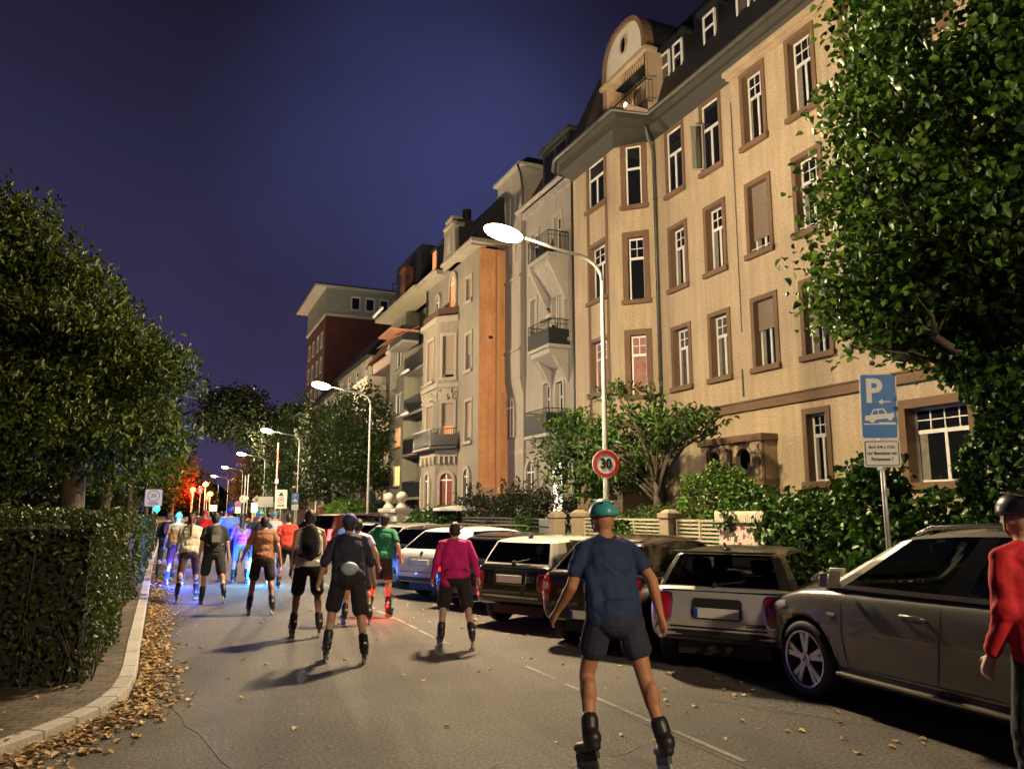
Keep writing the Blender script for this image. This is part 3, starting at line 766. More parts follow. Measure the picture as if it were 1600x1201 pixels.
# ================================================================= 2. pale house with balconies and corner turret
M_pale = mat("pale_plaster", (.33, .30, .245), .9, var=.10, vscale=.8, fine=.06, fscale=20, bump=.3, bscale=30, streak=.14)
M_pale_trim = mat("pale_stone_trim", (.37, .345, .29), .85, var=.08)
B2 = thing("balcony_house", "pale grey plaster house with three iron balconies and a corner turret", "house", (14.6, 30, 0))
W2 = Fr((14.6, 0, 0), (0, 1, 0), (-1, 0, 0)); h2 = []
wk = dict(stone=M_pale_trim, sur=.13, cols=1, rows=1, depth=.2, sillmat=M_pale_trim)
for y0, y1, z0, z1 in ((30.55, 31.35, 8.7, 11.45), (28.35, 29.15, 8.7, 11.4), (27.35, 28.0, 8.7, 11.3), (30.3, 31.3, 12.5, 14.6), (28.0, 28.9, 12.5, 14.6), (28.0, 28.9, 5.1, 7.3), (29.2, 30.1, 5.1, 7.4), (26.7, 27.4, 1.6, 3.9)):
    hh = window(B2, W2, y0, y1, z0, z1, **wk); h2.append((hh[0] - .006, hh[1] + .006, hh[2] - .12, hh[3] + .006))
m = MB(); m.wall(W2, 26.3, 33.4, 0, 15.7, h2)
m.quad((14.6, 26.3, 0), (14.6, 26.3, 15.7), (16.2, 26.3, 15.7), (16.2, 26.3, 0)); m.quad((15.2, 35.6, 0), (15.2, 35.6, 17), (24, 35.6, 17), (24, 35.6, 0))
m.build("wall", M_pale, B2)
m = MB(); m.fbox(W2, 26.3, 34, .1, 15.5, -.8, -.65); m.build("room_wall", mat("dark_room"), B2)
# turret: square, corbelled out at mid height, rising past the eaves
m = MB()
for z0, z1, e in ((0, 4.45, 0.0), (4.6, 7.9, .0), (7.9, 9.2, .16), (9.2, 9.35, .22), (9.35, 12.7, .14), (12.7, 12.85, .2), (12.85, 18.2, .10)):
    m.box(14.5 - e, 16.5, 31.9 + (.0 if e < .1 else .0), 34.7 + e, z0, z1)
m.prism([Vector((14.5, 31.95, 7.1)), Vector((14.34, 31.95, 7.9)), Vector((14.6, 31.95, 7.9))], (0, 0, 0), (0, 2.75, 0))
m.build("turret", M_pale, B2, bevel=.02)
m = MB(); m.box(14.2, 16.6, 31.7, 34.95, 18.2, 18.36); m.build("turret_cornice", M_pale_trim, B2, bevel=.02)
m = MB(); m.hexa([(14.3, 31.75, 18.36), (16.6, 31.75, 18.36), (16.6, 34.9, 18.36), (14.3, 34.9, 18.36), (15.0, 32.4, 19.0), (16.6, 32.4, 19.0), (16.6, 34.2, 19.0), (15.0, 34.2, 19.0)]); m.build("turret_roof", M_slate, B2)
m = MB()
for y in (32.5, 33.1, 33.7): m.box(14.37, 14.41, y, y + .22, 13.6, 17.0)
m.build("turret_panel", mat("turret_stain", (.40, .37, .33), .9, var=.2), B2)
m = MB(); m.fbox(W2, 26.3, 31.9, 15.45, 15.75, -.01, .16); m.build("frieze", mat("frieze", (.33, .31, .28), .9, var=.35, vscale=6), B2)
m = MB(); m.tube([(14.3, 26.4, 15.86), (14.3, 32.2, 15.86)], .11, 8); m.build("gutter", M_pale_trim, B2, smooth=True)
m = MB(); m.quad((14.45, 26.3, 15.8), (14.45, 32, 15.8), (16.0, 32, 18.6), (16.0, 26.3, 18.6)); m.quad((16, 26.3, 18.6), (16, 35, 18.6), (20, 35, 20), (20, 26.3, 20)); m.quad((14.45, 26.35, 15.8), (16.0, 26.35, 18.6), (20, 26.35, 18.6), (20, 26.35, 15.8)); m.build("roof", M_slate, B2)
m = MB(); m.box(14.75, 16.5, 27.6, 30.2, 16.2, 18.1); dm = m.build("dormer", M_slate, B2)
m = MB(); m.box(14.6, 16.6, 27.45, 30.4, 18.1, 18.25); m.build("dormer_roof", M_zinc, dm)
m = MB(); fd = Fr((14.75, 0, 0), (0, 1, 0), (-1, 0, 0)); bars(m, fd, 27.75, 30.05, 16.4, 17.9, .0, .05, .06, [(28.9, 16.45, 17.85, .04)]); m.build("sash_frame", M_zinc, dm)
m = MB(); m.fbox(fd, 27.78, 30.0, 16.42, 17.88, .003, .02); m.build("pane", M_pane, dm)
m = MB(); m.tube([(14.52, 27.0, 15.5), (14.52, 27.0, .1)], .05, 7); m.build("downpipe", M_zinc, B2, smooth=True)
m = MB(); m.tube([(14.15, 31.75, 18.2), (14.3, 31.7, 17.7), (14.45, 31.8, 17.0), (14.45, 31.82, 16.0)], .06, 7); m.build("turret_pipe", M_zinc, B2, smooth=True)
bl = balcony(B2, W2, 27.45, 29.5, 12.42, 1.0, .95, slab=M_pale_trim, rail=M_dark)
for y in (27.5, 29.3):
    m = MB(); m.prism([Vector((14.58, y, 12.26)), Vector((13.65, y, 12.26)), Vector((13.65, y, 12.05)), Vector((14.45, y, 10.5)), Vector((14.58, y, 10.5))], (0, 0, 0), (0, .14, 0)); m.build("bracket", M_pale_trim, bl)
m = MB(); m.hexa([(13.75, 27.66, 12.12), (14.58, 27.66, 10.9), (14.58, 29.28, 10.9), (13.75, 29.28, 12.12), (13.75, 27.66, 12.25), (14.58, 27.66, 12.25), (14.58, 29.28, 12.25), (13.75, 29.28, 12.25)]); m.build("balcony_underside", M_pale, bl)
m = MB(); m.box(13.85, 14.3, 28.3, 28.9, 12.45, 13.05); m.tube([(13.9, 27.7, 12.45), (14.0, 27.8, 13.1), (14.3, 28.4, 13.1)], .03, 5); m.ball((14.1, 29.1, 12.8), (.25, .25, .35)); m.build("balcony_furniture", M_dark, bl, bevel=.02)
bl = balcony(B2, W2, 27.45, 29.5, 8.55, 1.0, 1.05, slab=M_pale_trim, rail=M_dark, solid=(mat("black_cloth_screen", (.014, .014, .017), .8), .62))
m = MB(); m.hexa([(13.75, 27.6, 8.2), (14.58, 27.6, 7.75), (14.58, 29.4, 7.75), (13.75, 29.4, 8.2), (13.7, 27.6, 8.39), (14.58, 27.6, 8.39), (14.58, 29.4, 8.39), (13.7, 29.4, 8.39)])
for y in (27.62, 29.15): m.prism([Vector((14.58, y, 7.8)), Vector((13.85, y, 8.2)), Vector((14.3, y, 7.55)), Vector((14.58, y, 7.0))], (0, 0, 0), (0, .2, 0))
m.build("bracket", M_pale_trim, bl)
bl = balcony(B2, W2, 27.7, 29.9, 4.95, 1.0, 1.0, slab=M_pale_trim, rail=M_dark, solid=(mat("black_cloth_screen"), .8))
m = MB(); m.lathe([(.12, -1.15), (.3, -.9), (.55, -.45), (.8, -.1), (.9, 0)], (14.55, 28.8, 4.8), 14); m.build("bracket", M_pale_trim, bl, smooth=True)
m = MB(); m.fbox(W2, 31.9, 34.75, 4.4, 4.62, -.01, .12); m.build("string_course", M_pale_trim, B2)
arch_window(B2, W2, 31.2, .42, 1.3, 3.95, M_pane_c, M_pale_trim, .2); arch_window(B2, W2, 28.6, .5, 1.3, 4.05, M_lit3, M_pale_trim, .18)
fa = Fr((14.5, 0, 0), (0, 1, 0), (-1, 0, 0)); arch_window(B2, fa, 33.3, .45, 5.2, 7.1, M_pane_c, M_pale_trim, .1)

# ================================================================= 3. house with orange fire wall, curved gable and polygonal bay
M_b3 = mat("grey_beige_plaster", (.195, .172, .135), .9, var=.12, vscale=.9, fine=.08, fscale=18, bump=.4, bscale=20, streak=.12)
M_b3t = mat("beige_stone_trim", (.27, .24, .19), .85, var=.1)
M_or = mat("orange_fire_wall", (.84, .42, .19), .9, var=.12, vscale=.6, fine=.08, fscale=12, streak=.14, col2=(.72, .34, .14))
B3 = thing("gabled_house", "grey-beige old house with orange side wall, curved gable and polygonal bay", "house", (13, 37, 0))
W3 = Fr((13, 0, 0), (0, 1, 0), (-1, 0, 0)); h3 = []
k3 = dict(stone=M_b3t, sur=.16, cols=1, rows=1, depth=.2, sillmat=M_b3t, mid=False)
for y0, y1, z0, z1, kw in ((34.55, 35.6, 8.5, 10.6, dict(blind=.55)), (34.5, 35.6, 5.0, 7.25, dict(blind=.9)), (34.6, 35.6, 12.0, 13.5, dict(blind=.8))):
    hh = window(B3, W3, y0, y1, z0, z1, **{**k3, **kw}); h3.append((hh[0] - .006, hh[1] + .006, hh[2] - .12, hh[3] + .006))
m = MB(); m.wall(W3, 33.7, 41.9, 0, 14.5, h3); m.build("wall", M_b3, B3)
m = MB(); m.quad((13.0, 33.7, 2.9), (13.0, 33.7, 14.5), (24, 33.7, 14.5), (24, 33.7, 2.9)); m.build("fire_wall", M_or, B3)
m = MB(); m.quad((13.0, 33.7, 0), (13.0, 33.7, 2.9), (24, 33.7, 2.9), (24, 33.7, 0)); m.build("fire_wall_base", mat("pink_render", (.55, .36, .27), .9, var=.1), B3)
m = MB(); m.box(13.85, 14.05, 33.5, 33.7, .3, 14.3); m.build("chimney_flue", mat("orange_flue", (.74, .40, .18), .85, var=.06), B3)
m = MB(); m.box(13.5, 13.7, 33.66, 33.7, 10.0, 10.13); m.build("vent_plate", M_dark, B3)
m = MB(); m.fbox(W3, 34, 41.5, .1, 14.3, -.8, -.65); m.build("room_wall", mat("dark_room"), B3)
m = MB(); m.fbox(W3, 33.5, 37.9, 14.5, 14.62, -.3, .5); m.fbox(W3, 33.5, 37.9, 14.62, 14.78, -.3, .62); m.fbox(W3, 38.6, 42.1, 14.5, 14.62, -.3, .6); m.fbox(W3, 38.6, 42.1, 14.62, 14.76, -.3, .75); m.box(12.4, 24, 33.2, 33.7, 14.6, 14.8)
m.build("cornice", M_b3t, B3, bevel=.02)
m = MB(); m.quad((12.6, 33.4, 14.78), (12.6, 42, 14.78), (14.1, 42, 17.3), (14.1, 33.9, 17.3)); m.quad((14.1, 33.9, 17.3), (14.1, 42, 17.3), (18, 42, 18.4), (18, 34.5, 18.4)); m.quad((12.6, 33.4, 14.78), (14.1, 33.9, 17.3), (18, 34.5, 18.4), (24, 33.4, 14.78)); m.build("roof", M_slate, B3)
# curved dutch gable
def dutch(y0, y1, z0, z1):
    yc = (y0 + y1) / 2; hw = (y1 - y0) / 2
    half = [(1.0, 0), (.98, .12), (.86, .22), (.76, .36), (.72, .55), (.70, .72), (.78, .80), (.78, .86), (.55, .90), (.3, .98), (0, 1.0)]
    L = [(yc - hw * a, z0 + (z1 - z0) * b) for a, b in half]; return L + [(yc + hw * a, z0 + (z1 - z0) * b) for a, b in half[-2::-1]]
m = MB(); P = dutch(36.3, 38.75, 14.5, 17.2); m.prism([W3.P(y, z, -.25) for y, z in P], (0, 0, 0), W3.n * .5); gb = m.build("gable", M_b3, B3)
m = MB(); m.fbox(W3, 36.75, 38.3, 16.75, 16.95, -.3, .36); m.fbox(W3, 36.95, 38.1, 17.12, 17.28, -.3, .32); m.build("gable_coping", M_b3t, gb, bevel=.03)
m = MB(); m.fbox(W3, 37.2, 37.85, 15.3, 16.3, .25, .29); m.build("gable_niche", mat("worn_stone", (.27, .25, .22), .9, var=.3, vscale=5), gb)
m = MB(); m.box(12.95, 16, 36.6, 38.4, 14.8, 17.0); m.build("gable_roof", M_slate, gb)
for y in (39.4, 40.7):
    m = MB(); m.box(13.1, 15, y, y + .8, 15.2, 16.7); m.box(13.0, 15, y - .06, y + .86, 16.7, 16.82); dm = m.build("dormer", M_slate, B3)
    m = MB(); m.box(13.05, 13.095, y + .12, y + .68, 15.4, 16.6); m.build("pane", M_lit if y > 40 else M_pane, dm)
# bay: three sides from ground to terrace
bpts = [(13.0, 36.6), (12.2, 37.4), (12.2, 40.1), (13.0, 40.9)]
bay_frames = []
for (a, b) in zip(bpts, bpts[1:]):
    u = Vector((b[0] - a[0], b[1] - a[1], 0)); L = u.length; n_ = Vector((-u.y, u.x, 0)).normalized(); bay_frames.append((Fr((a[0], a[1], 0), u, n_), L))
m = MB()
for i, (f, L) in enumerate(bay_frames):
    hs = []
    for z0, z1 in ((8.4, 10.9), (5.1, 7.4)):
        a, b = (L / 2 - .36, L / 2 + .36) if L < 2 else (L / 2 - .55, L / 2 + .55)
        hh = window(B3, f, a - .12, b + .12, z0, z1, **{**k3, 'blind': (.92 if z0 > 8 else .58), 'pane': (M_lit if (z0 < 8 and i == 0) else M_pane)})
        hs.append((hh[0] - .006, hh[1] + .006, hh[2] - .12, hh[3] + .006))
    m.wall(f, 0, L, 0, 11.7, hs)
    arch_window(B3, f, L / 2, .34, .9, 3.7, mat("red_door", (.16, .03, .025), .6) if i == 0 else M_pane_c, M_b3t, .16)
m.add([(x, y, 11.7) for x, y in bpts], [(0, 1, 2, 3)])
m.build("bay", M_b3, B3)
for f, L in bay_frames:
    m = MB()
    for z, h, e in ((11.5, .28, .16), (8.05, .2, .1)): k_ = MB(); k_.fbox(f, -.05, L + .05, z, z + h, -.02, e); k_.build('bay_moulding', M_b3t, B3)
    m.fbox(f, -.05, L + .05, 4.9, 5.06, -.02, .16); m.fbox(f, -.05, L + .05, 4.54, 4.905, -.02, .08)
    for k in range(4): m.fbox(f, L * (k + .2) / 4, L * (k + .6) / 4, 4.2, 4.55, -.02, .14)
    m.build("bay_moulding", M_b3t, B3)
q = random.Random(4)
for f, L in bay_frames:
    m = MB(); m.fbox(f, .03, L - .03, 7.43, 8.02, -.01, .03)
    for k in range(int(L * 14)): m.ball(f.P(q.uniform(.05, L - .05), q.uniform(7.45, 8.0), .02), (q.uniform(.05, .12), q.uniform(.05, .12), q.uniform(.05, .1)), 6, 5)
    m.build("carved_relief", M_b3t, B3)
# terrace on the bay with shrubs, iron balcony lower down
m = MB()
for f, L in bay_frames: m.fbox(f, -.02, L + .02, 11.78, 12.25, -.06, .02)
m.build("terrace_parapet", mat("dark_box_planter", (.06, .025, .02), .8), B3)
m = MB()
for f, L in bay_frames:
    m.fbox(f, -.18, L + .18, 4.91, 5.03, .1, .46); m.fbox(f, -.17, L + .17, 5.88, 5.93, .40, .45); m.fbox(f, -.16, L + .16, 5.1, 5.62, .41, .425)
    for k in range(int(L / .12) + 1): m.fbox(f, k * .12, k * .12 + .022, 5.03, 5.88, .415, .437)
m.build("iron_balcony", M_dark, B3)
arch_window(B3, W3, 39.9, .3, 12.2, 13.6, M_pane, M_b3t, .18); arch_window(B3, W3, 37.4, .42, 11.9, 14.1, M_lit, M_b3t, .22); arch_window(B3, W3, 35.1, .33, .8, 3.8, M_pane_c, M_b3t, .2)
m = MB(); m.tube([(12.9, 41.8, 14.4), (12.9, 41.8, .2)], .05, 6); m.build("downpipe", M_zinc, B3, smooth=True)
m = MB(); m.tube([(15.0, 41.0, 17.3), (15.0, 41.0, 19.3)], .05, 6); m.tube([(15.0, 41.0, 18.0), (15, 41, 19.4)], .28, 8); m.build("roof_antenna", M_dark, B3)
m = MB(); m.box(14.4, 14.75, 33.75, 33.95, 10.4, 14.5); m.build("salmon_corner_strip", mat("salmon_render", (.8, .40, .26), .9), B3)  # narrow salmon-coloured strip beside the side wall

# ================================================================= 4. modern pale block with stacked corner balconies
M_b4 = mat("cream_render", (.24, .225, .175), .9, var=.07, vscale=.8, bump=.25, bscale=25, streak=.08)
M_par = mat("grey_balcony_panel", (.007, .009, .010), .7, var=.15)
B4 = thing("balcony_block", "plain cream post-war block with stacked dark balconies and two lit windows", "house", (13.2, 46, 0))
W4 = Fr((13.2, 0, 0), (0, 1, 0), (-1, 0, 0)); h4 = []
k4 = dict(stone=M_b4, sur=.05, sill=.1, depth=.14, cols=1, rows=1, transom=.97, sillmat=M_b3t, trim_w=.012)
for z0, z1, pn in ((11.0, 12.5, M_pane_c), (8.0, 9.5, mat("bluish_window_glass", (.08, .17, .22), .1)), (5.8, 7.25, M_lit), (3.3, 4.8, M_lit2)):
    hh = window(B4, W4, 47.9, 49.6, z0, z1, pane=pn, **k4); h4.append((hh[0] - .006, hh[1] + .006, hh[2] - .09, hh[3] + .006))
W4R = Fr((14.1, 0, 0), (0, 1, 0), (-1, 0, 0)); h4r = []
for z0, z1 in ((11.3, 13.6), (8.4, 10.4), (5.6, 7.6), (2.5, 4.6)):
    for y0, y1, pn in ((43.0, 44.4, M_pane_c), (44.8, 46.2, M_lit if z0 == 8.4 else M_pane)):
        hh = window(B4, W4R, y0, y1, z0, z1, pane=pn, **k4); h4r.append((hh[0] - .006, hh[1] + .006, hh[2] - .09, hh[3] + .006))
m = MB(); m.wall(W4R, 41.95, 47.4, 0, 14.6, h4r); m.wall(W4, 47.4, 51, 0, 14.6, h4); m.quad((13.2, 51, 0), (13.2, 51, 14.6), (24, 51, 14.6), (24, 51, 0)); m.quad((13.2, 47.4, 0), (13.2, 47.4, 14.6), (14.1, 47.4, 14.6), (14.1, 47.4, 0)); m.build("wall", M_b4, B4)
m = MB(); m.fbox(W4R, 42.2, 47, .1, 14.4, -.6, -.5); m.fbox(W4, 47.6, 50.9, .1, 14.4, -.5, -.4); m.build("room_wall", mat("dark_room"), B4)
m = MB(); m.fbox(W4, 41.95, 51.2, 14.55, 14.75, -.5, 1.1); m.build("roof_overhang", mat("yellowish_eaves", (.30, .265, .17), .8), B4)
m = MB(); m.quad((12.2, 41.95, 14.75), (12.2, 51.2, 14.75), (14.2, 51, 17.0), (14.2, 41.95, 17.0)); m.quad((12.2, 51.2, 14.75), (14.2, 51, 17), (22, 51, 17), (22, 51.2, 14.75)); m.build("roof", M_slate, B4)
for z in (10.1, 7.45, 4.95, 2.3):
    bl = balcony(B4, W4R, 42.4, 47.35, z + .35, .95, .95, slab=M_b4, rail=M_dark, solid=(M_par, .9))
balcony(B4, W4, 44.4, 47.6, 12.05, 1.0, .95, slab=M_b4, rail=M_dark, solid=(M_par, .97))
m = MB(); m.box(11.4, 13.2, 44.3, 47.2, 12.55, 12.68)
m.hexa([(11.3, 44.3, 11.9), (13.2, 44.3, 12.9), (13.2, 47.2, 12.9), (11.3, 47.2, 11.9), (11.3, 44.3, 11.94), (13.2, 44.3, 12.95), (13.2, 47.2, 12.95), (11.3, 47.2, 11.94)]); m.build("awning", mat("rust_awning", (.42, .18, .10), .8), B4)
m = MB()
for z in (5.3, 7.9): m.tube([(12.6, 44.4, z + 2.3), (12.6, 46.6, z + 2.3)], .09, 7)
m.tube([(11.55, 47.0, 14.55), (11.6, 49.5, 14.55)], .1, 7); m.build("rolled_awning", M_white, B4, smooth=True)
# ================================================================= 5. narrow red-roofed gable house and 6. brick tower
M_b5 = mat("rosy_plaster", (.42, .32, .27), .9, var=.1); M_redroof = mat("red_tile", (.20, .055, .03), .85, var=.25, vscale=5, bump=.5, bscale=9)
B5 = thing("red_roofed_house", "rosy plaster house with red tiled roof, tall chimney and white-framed gable", "house", (14, 55, 0))
W5 = Fr((14, 0, 0), (0, 1, 0), (-1, 0, 0))
m = MB(); m.wall(W5, 51, 59.5, 0, 13.2, [(52.6, 53.6, 10.0, 12.6)]); m.quad((14, 59.5, 0), (14, 59.5, 13.2), (24, 59.5, 13.2), (24, 59.5, 0)); m.box(14.3, 15, 52.5, 53.7, 9.9, 12.7); m.build("wall", M_b5, B5)
m = MB(); m.prism([W5.P(51.0, 13.2, -.2), W5.P(52.2, 14.2, -.2), W5.P(53.4, 14.0, -.2), W5.P(55.0, 13.2, -.2)], (0, 0, 0), W5.n * .4); m.build("gable", mat("white_gable_trim", (.6, .55, .48), .8), B5)
m = MB(); m.box(13.95, 14.1, 52.4, 52.6, 9.9, 12.9); m.box(13.95, 14.1, 53.6, 53.8, 9.9, 12.9); m.box(13.95, 14.1, 52.6, 53.6, 12.6, 12.9); wn = m.build("window", mat("white_gable_trim"), B5)
m = MB(); m.box(14.12, 14.16, 52.6, 53.6, 10, 12.6); m.build("shutter", mat("red_shutter", (.22, .04, .025), .7, var=.1), wn)
m = MB(); m.quad((13.6, 51, 13.2), (13.6, 60, 13.2), (16, 60, 16.5), (16, 51, 16.5)); m.quad((13.6, 60, 13.2), (16, 60, 16.5), (22, 60, 16.5), (22, 60, 13.2)); m.build("roof", M_redroof, B5)
m = MB(); m.box(14.6, 15.8, 52.8, 54.0, 14.0, 19.2); m.box(14.5, 15.9, 52.7, 54.1, 19.2, 19.4); m.build("chimney", mat("red_brick_chimney", (.11, .036, .02), .9, var=.15), B5)
m = MB(); m.box(15.2, 20, 50.9, 57.5, 15.5, 20.6); m.build("attic", M_slate, B5)
m = MB(); m.box(12.6, 14, 55.2, 60.0, 10.6, 11.6); m.hexa([(12.6, 55.2, 9.6), (14, 55.2, 8.2), (14, 60, 8.2), (12.6, 60, 9.6), (12.6, 55.2, 10.6), (14, 55.2, 10.6), (14, 60, 10.6), (12.6, 60, 10.6)]); m.build("balcony", mat("cream_balcony", (.55, .5, .4), .9, var=.1), B5)
for z in (3.5, 6.2):
    balcony(B5, W5, 51.2, 54.6, z, 1.3, 1.0, slab=M_b4, rail=M_dark, solid=(M_par, .95))
for y in (55.4, 57.6):
    for z in (2.6, 5.4): window(B5, W5, y, y + 1.1, z, z + 1.8, stone=M_b4, sur=.1, depth=0, cols=1, rows=1, trim_w=.1)

M_brick = mat("dark_red_brick", (.085, .027, .024), .9, var=.15, vscale=1.5, fine=.25, fscale=8)
M_greenp = mat("pale_green_render", (.24, .27, .23), .85, var=.08)
B6 = thing("brick_tower", "tall dark red brick block with pale green top storey and flat white eaves", "tower block", (17, 99, 0))
m = MB(); m.box(17, 34, 99.4, 114, 0, 27.2); m.build("wall", M_brick, B6)
m = MB(); m.box(16.9, 34.1, 99.3, 114.1, 27.2, 30.6); m.build("top_storey", M_greenp, B6)
m = MB(); m.box(16.75, 34.2, 99.15, 114.2, 26.9, 27.25); m.build("cornice_band", mat("white_render", (.42, .44, .41), .8), B6)
m = MB(); m.box(15.4, 34.6, 98.6, 115.4, 30.6, 30.85); m.build("eaves", mat("white_render"), B6)
m = MB(); m.box(15.3, 34.7, 98.5, 115.5, 30.85, 31.0); m.build("roof", M_slate, B6)
FS = Fr((0, 99.3, 0), (1, 0, 0), (0, -1, 0)); FW = Fr((17, 0, 0), (0, 1, 0), (-1, 0, 0))
for u in (20.1, 22.0, 23.9, 25.8): window(B6, FS, u, u + 1.4, 27.9, 29.9, stone=mat("white_render"), sur=.16, depth=0, cols=1, rows=1, transom=.95, mid=False, trim_w=.1)
for z in (23, 19.6, 16.2, 12.8, 9.4):
    for y in (100.8, 103.8, 107.4, 110.6): window(B6, FW, y, y + 1.5, z, z + 2.2, stone=mat("white_render"), sur=.2, depth=0, cols=1, rows=1, transom=.95, mid=False, trim_w=.1, pane=M_pane_c)
m = MB()
for p in ((26, 100.5), (29, 100.5), (32, 100.5)): m.tube([(p[0], p[1], 31), (p[0], p[1], 32.6)], .05, 5)
for z in (31.8, 32.6): m.tube([(26, 100.5, z), (34, 100.5, z)], .05, 5)
m.build("roof_railing", M_dark, B6)

# houses further along, half hidden by the trees, and beyond the park
def far_house(loc, w_, d_, h_, wallm, label, lit=(), floors=5, ncol=4):
    x, y = loc
    o = thing("distant_house", label, "house", (x, y, 0))
    f = Fr((x, y, 0), (0, 1, 0), (-1, 0, 0)); f2 = Fr((x, y, 0), (1, 0, 0), (0, -1, 0))
    m = MB(); m.box(x, x + w_, y, y + d_, 0, h_); m.build("wall", wallm, o)
    m = MB(); m.hexa([(x - .5, y - .3, h_), (x + w_ + .5, y - .3, h_), (x + w_ + .5, y + d_ + .3, h_), (x - .5, y + d_ + .3, h_), (x + 2, y + 1, h_ + 3), (x + w_ - 2, y + 1, h_ + 3), (x + w_ - 2, y + d_ - 1, h_ + 3), (x + 2, y + d_ - 1, h_ + 3)]); m.build("roof", M_slate, o)
    k = 0
    for fl in range(floors):
        for c in range(ncol):
            z = 1.4 + fl * (h_ - 1) / floors; u = (c + .5) * d_ / ncol
            window(o, f, u - .6, u + .6, z, z + 1.9, stone=M_pale_trim, sur=.12, depth=0, cols=1, rows=1, trim_w=.09, pane=(M_lit2 if k in lit else M_pane)); k += 1
    return o
far_house((14.5, 62), 10, 14, 14.5, M_pale, "pale plaster house behind the street trees, beside the red-roofed house", (5, 9))
far_house((15, 78), 10, 18, 14, M_b3, "beige house hidden by trees in front of the brick tower", (2, 7))
far_house((13, 120), 12, 22, 15, M_b4, "far cream house beyond the brick tower at the end of the street", (3, 6, 12))
# ================================================================= foliage
def leaf_mesh(name, C, size, material, parent=None, flat=.55, aspect=.62, up=(0, 0, 1), droop=.25, fold=.18, rng=RNG, rot=None):
    """Six-point leaves folded on their midrib, one mesh. C: centres (N,3)."""
    C = np.asarray(C, float); n = len(C)
    nrm = rng.normal(size=(n, 3)); nrm /= np.linalg.norm(nrm, axis=1)[:, None]
    nrm = nrm * (1 - flat) + np.asarray(up) * flat; nrm /= np.linalg.norm(nrm, axis=1)[:, None]
    d = rng.normal(size=(n, 3)); d[:, 2] -= droop * 2
    d -= (d * nrm).sum(1)[:, None] * nrm; d /= np.linalg.norm(d, axis=1)[:, None]
    s = np.cross(nrm, d)
    L = (size * (.65 + .7 * rng.random(n)))[:, None] if not hasattr(size, '__len__') else np.asarray(size)[:, None]
    W = L * aspect * .5
    f = nrm * L * fold
    base = C - d * L * .5; tip = C + d * L * .5 - nrm * L * .12
    l1 = C - d * L * .22 + s * W * .95 + f; l2 = C + d * L * .14 + s * W * .8 + f * .8
    r1 = C - d * L * .22 - s * W * .95 + f; r2 = C + d * L * .14 - s * W * .8 + f * .8
    V = np.stack([base, l1, l2, tip, r2, r1], 1).reshape(-1, 3)
    off = OFF.get(root_of(parent)) if parent is not None else None
    if off is not None: V = V - np.array(off)
    k = np.arange(n)[:, None] * 6
    F = np.concatenate([k + np.array([0, 1, 2, 3]), k + np.array([0, 3, 4, 5])], 1).reshape(-1, 4)
    me = bpy.data.meshes.new(name)
    me.vertices.add(len(V)); me.vertices.foreach_set("co", V.ravel())
    me.loops.add(F.size); me.loops.foreach_set("vertex_index", F.ravel().astype(np.int32))
    me.polygons.add(len(F)); me.polygons.foreach_set("loop_start", (np.arange(len(F)) * 4).astype(np.int32))
    me.materials.append(material); me.update(); me.validate()
    return link(name, me, parent)

def clusters(blobs, n, rng=RNG, lo=.55, bottom=-1.0):
    """cluster centres spread through a union of ellipsoids, denser towards the outside"""
    blobs = np.asarray(blobs, float); vol = blobs[:, 3] * blobs[:, 4] * blobs[:, 5]
    idx = rng.choice(len(blobs), n, p=vol ** .75 / (vol ** .75).sum())
    u = rng.normal(size=(n, 3)); u /= np.linalg.norm(u, axis=1)[:, None]
    r = (lo ** 3 + (1 - lo ** 3) * rng.random(n)) ** (1 / 3)
    return blobs[idx, :3] + u * r[:, None] * blobs[idx, 3:6]

def leaves_round(CC, per, rad, rng=RNG, squash=.6):
    n = len(CC) * per
    o = np.clip(rng.normal(size=(n, 3)), -1.7, 1.7) * rad * np.array([1, 1, squash])
    return np.repeat(CC, per, axis=0) + o

def tree(name, label, base, trunk_h, trunk_r, blobs, ncl, per, crad, leaf, material, bark, flat=.5, aspect=.62, limbs=14, group=None, cat="tree", lean=(0, 0), droop=.25, sd=1, lo=.55, squash=.6, extra=None):
    rng = np.random.default_rng(sd); q = random.Random(sd)
    root = thing(name, label, cat, base, 0, group)
    B = Vector(base); CC = clusters(blobs, ncl, rng, lo)
    m = MB(); top = B + Vector((lean[0], lean[1], trunk_h))
    m.tube([B - Vector((0, 0, .1)), B + Vector((0, 0, .25)), B.lerp(top, .4) + Vector((.03, -.02, 0)), B.lerp(top, .75), top], [trunk_r * 1.35, trunk_r, trunk_r * .9, trunk_r * .82, trunk_r * .7], 10)
    m.build("trunk", bark, root, smooth=True)
    m = MB()
    for k in range(limbs):
        t = Vector(CC[q.randrange(len(CC))]); s = B.lerp(top, q.uniform(.72, 1.0)); d = t - s
        mid = s + d * .45 + Vector((0, 0, d.length * .16)); r0 = trunk_r * q.uniform(.25, .5)
        m.tube([s, s.lerp(mid, .5) + Vector((0, 0, .05 * d.length)), mid, mid.lerp(t, .6), t], [r0, r0 * .8, r0 * .6, r0 * .35, r0 * .12], 6)
        for j in range(3):
            t2 = t + Vector((q.uniform(-1, 1), q.uniform(-1, 1), q.uniform(-.5, .7))) * crad * 1.6; m.tube([mid.lerp(t, .5), mid.lerp(t2, .7), t2], [r0 * .35, r0 * .2, .006], 4)
    m.build("limb", bark, root, smooth=True)
    L = leaves_round(CC, per, crad, rng, squash)
    if extra: L = L[~extra(L)]
    leaf_mesh("crown", L, leaf, material, root, flat=flat, aspect=aspect, droop=droop, rng=rng)
    return root

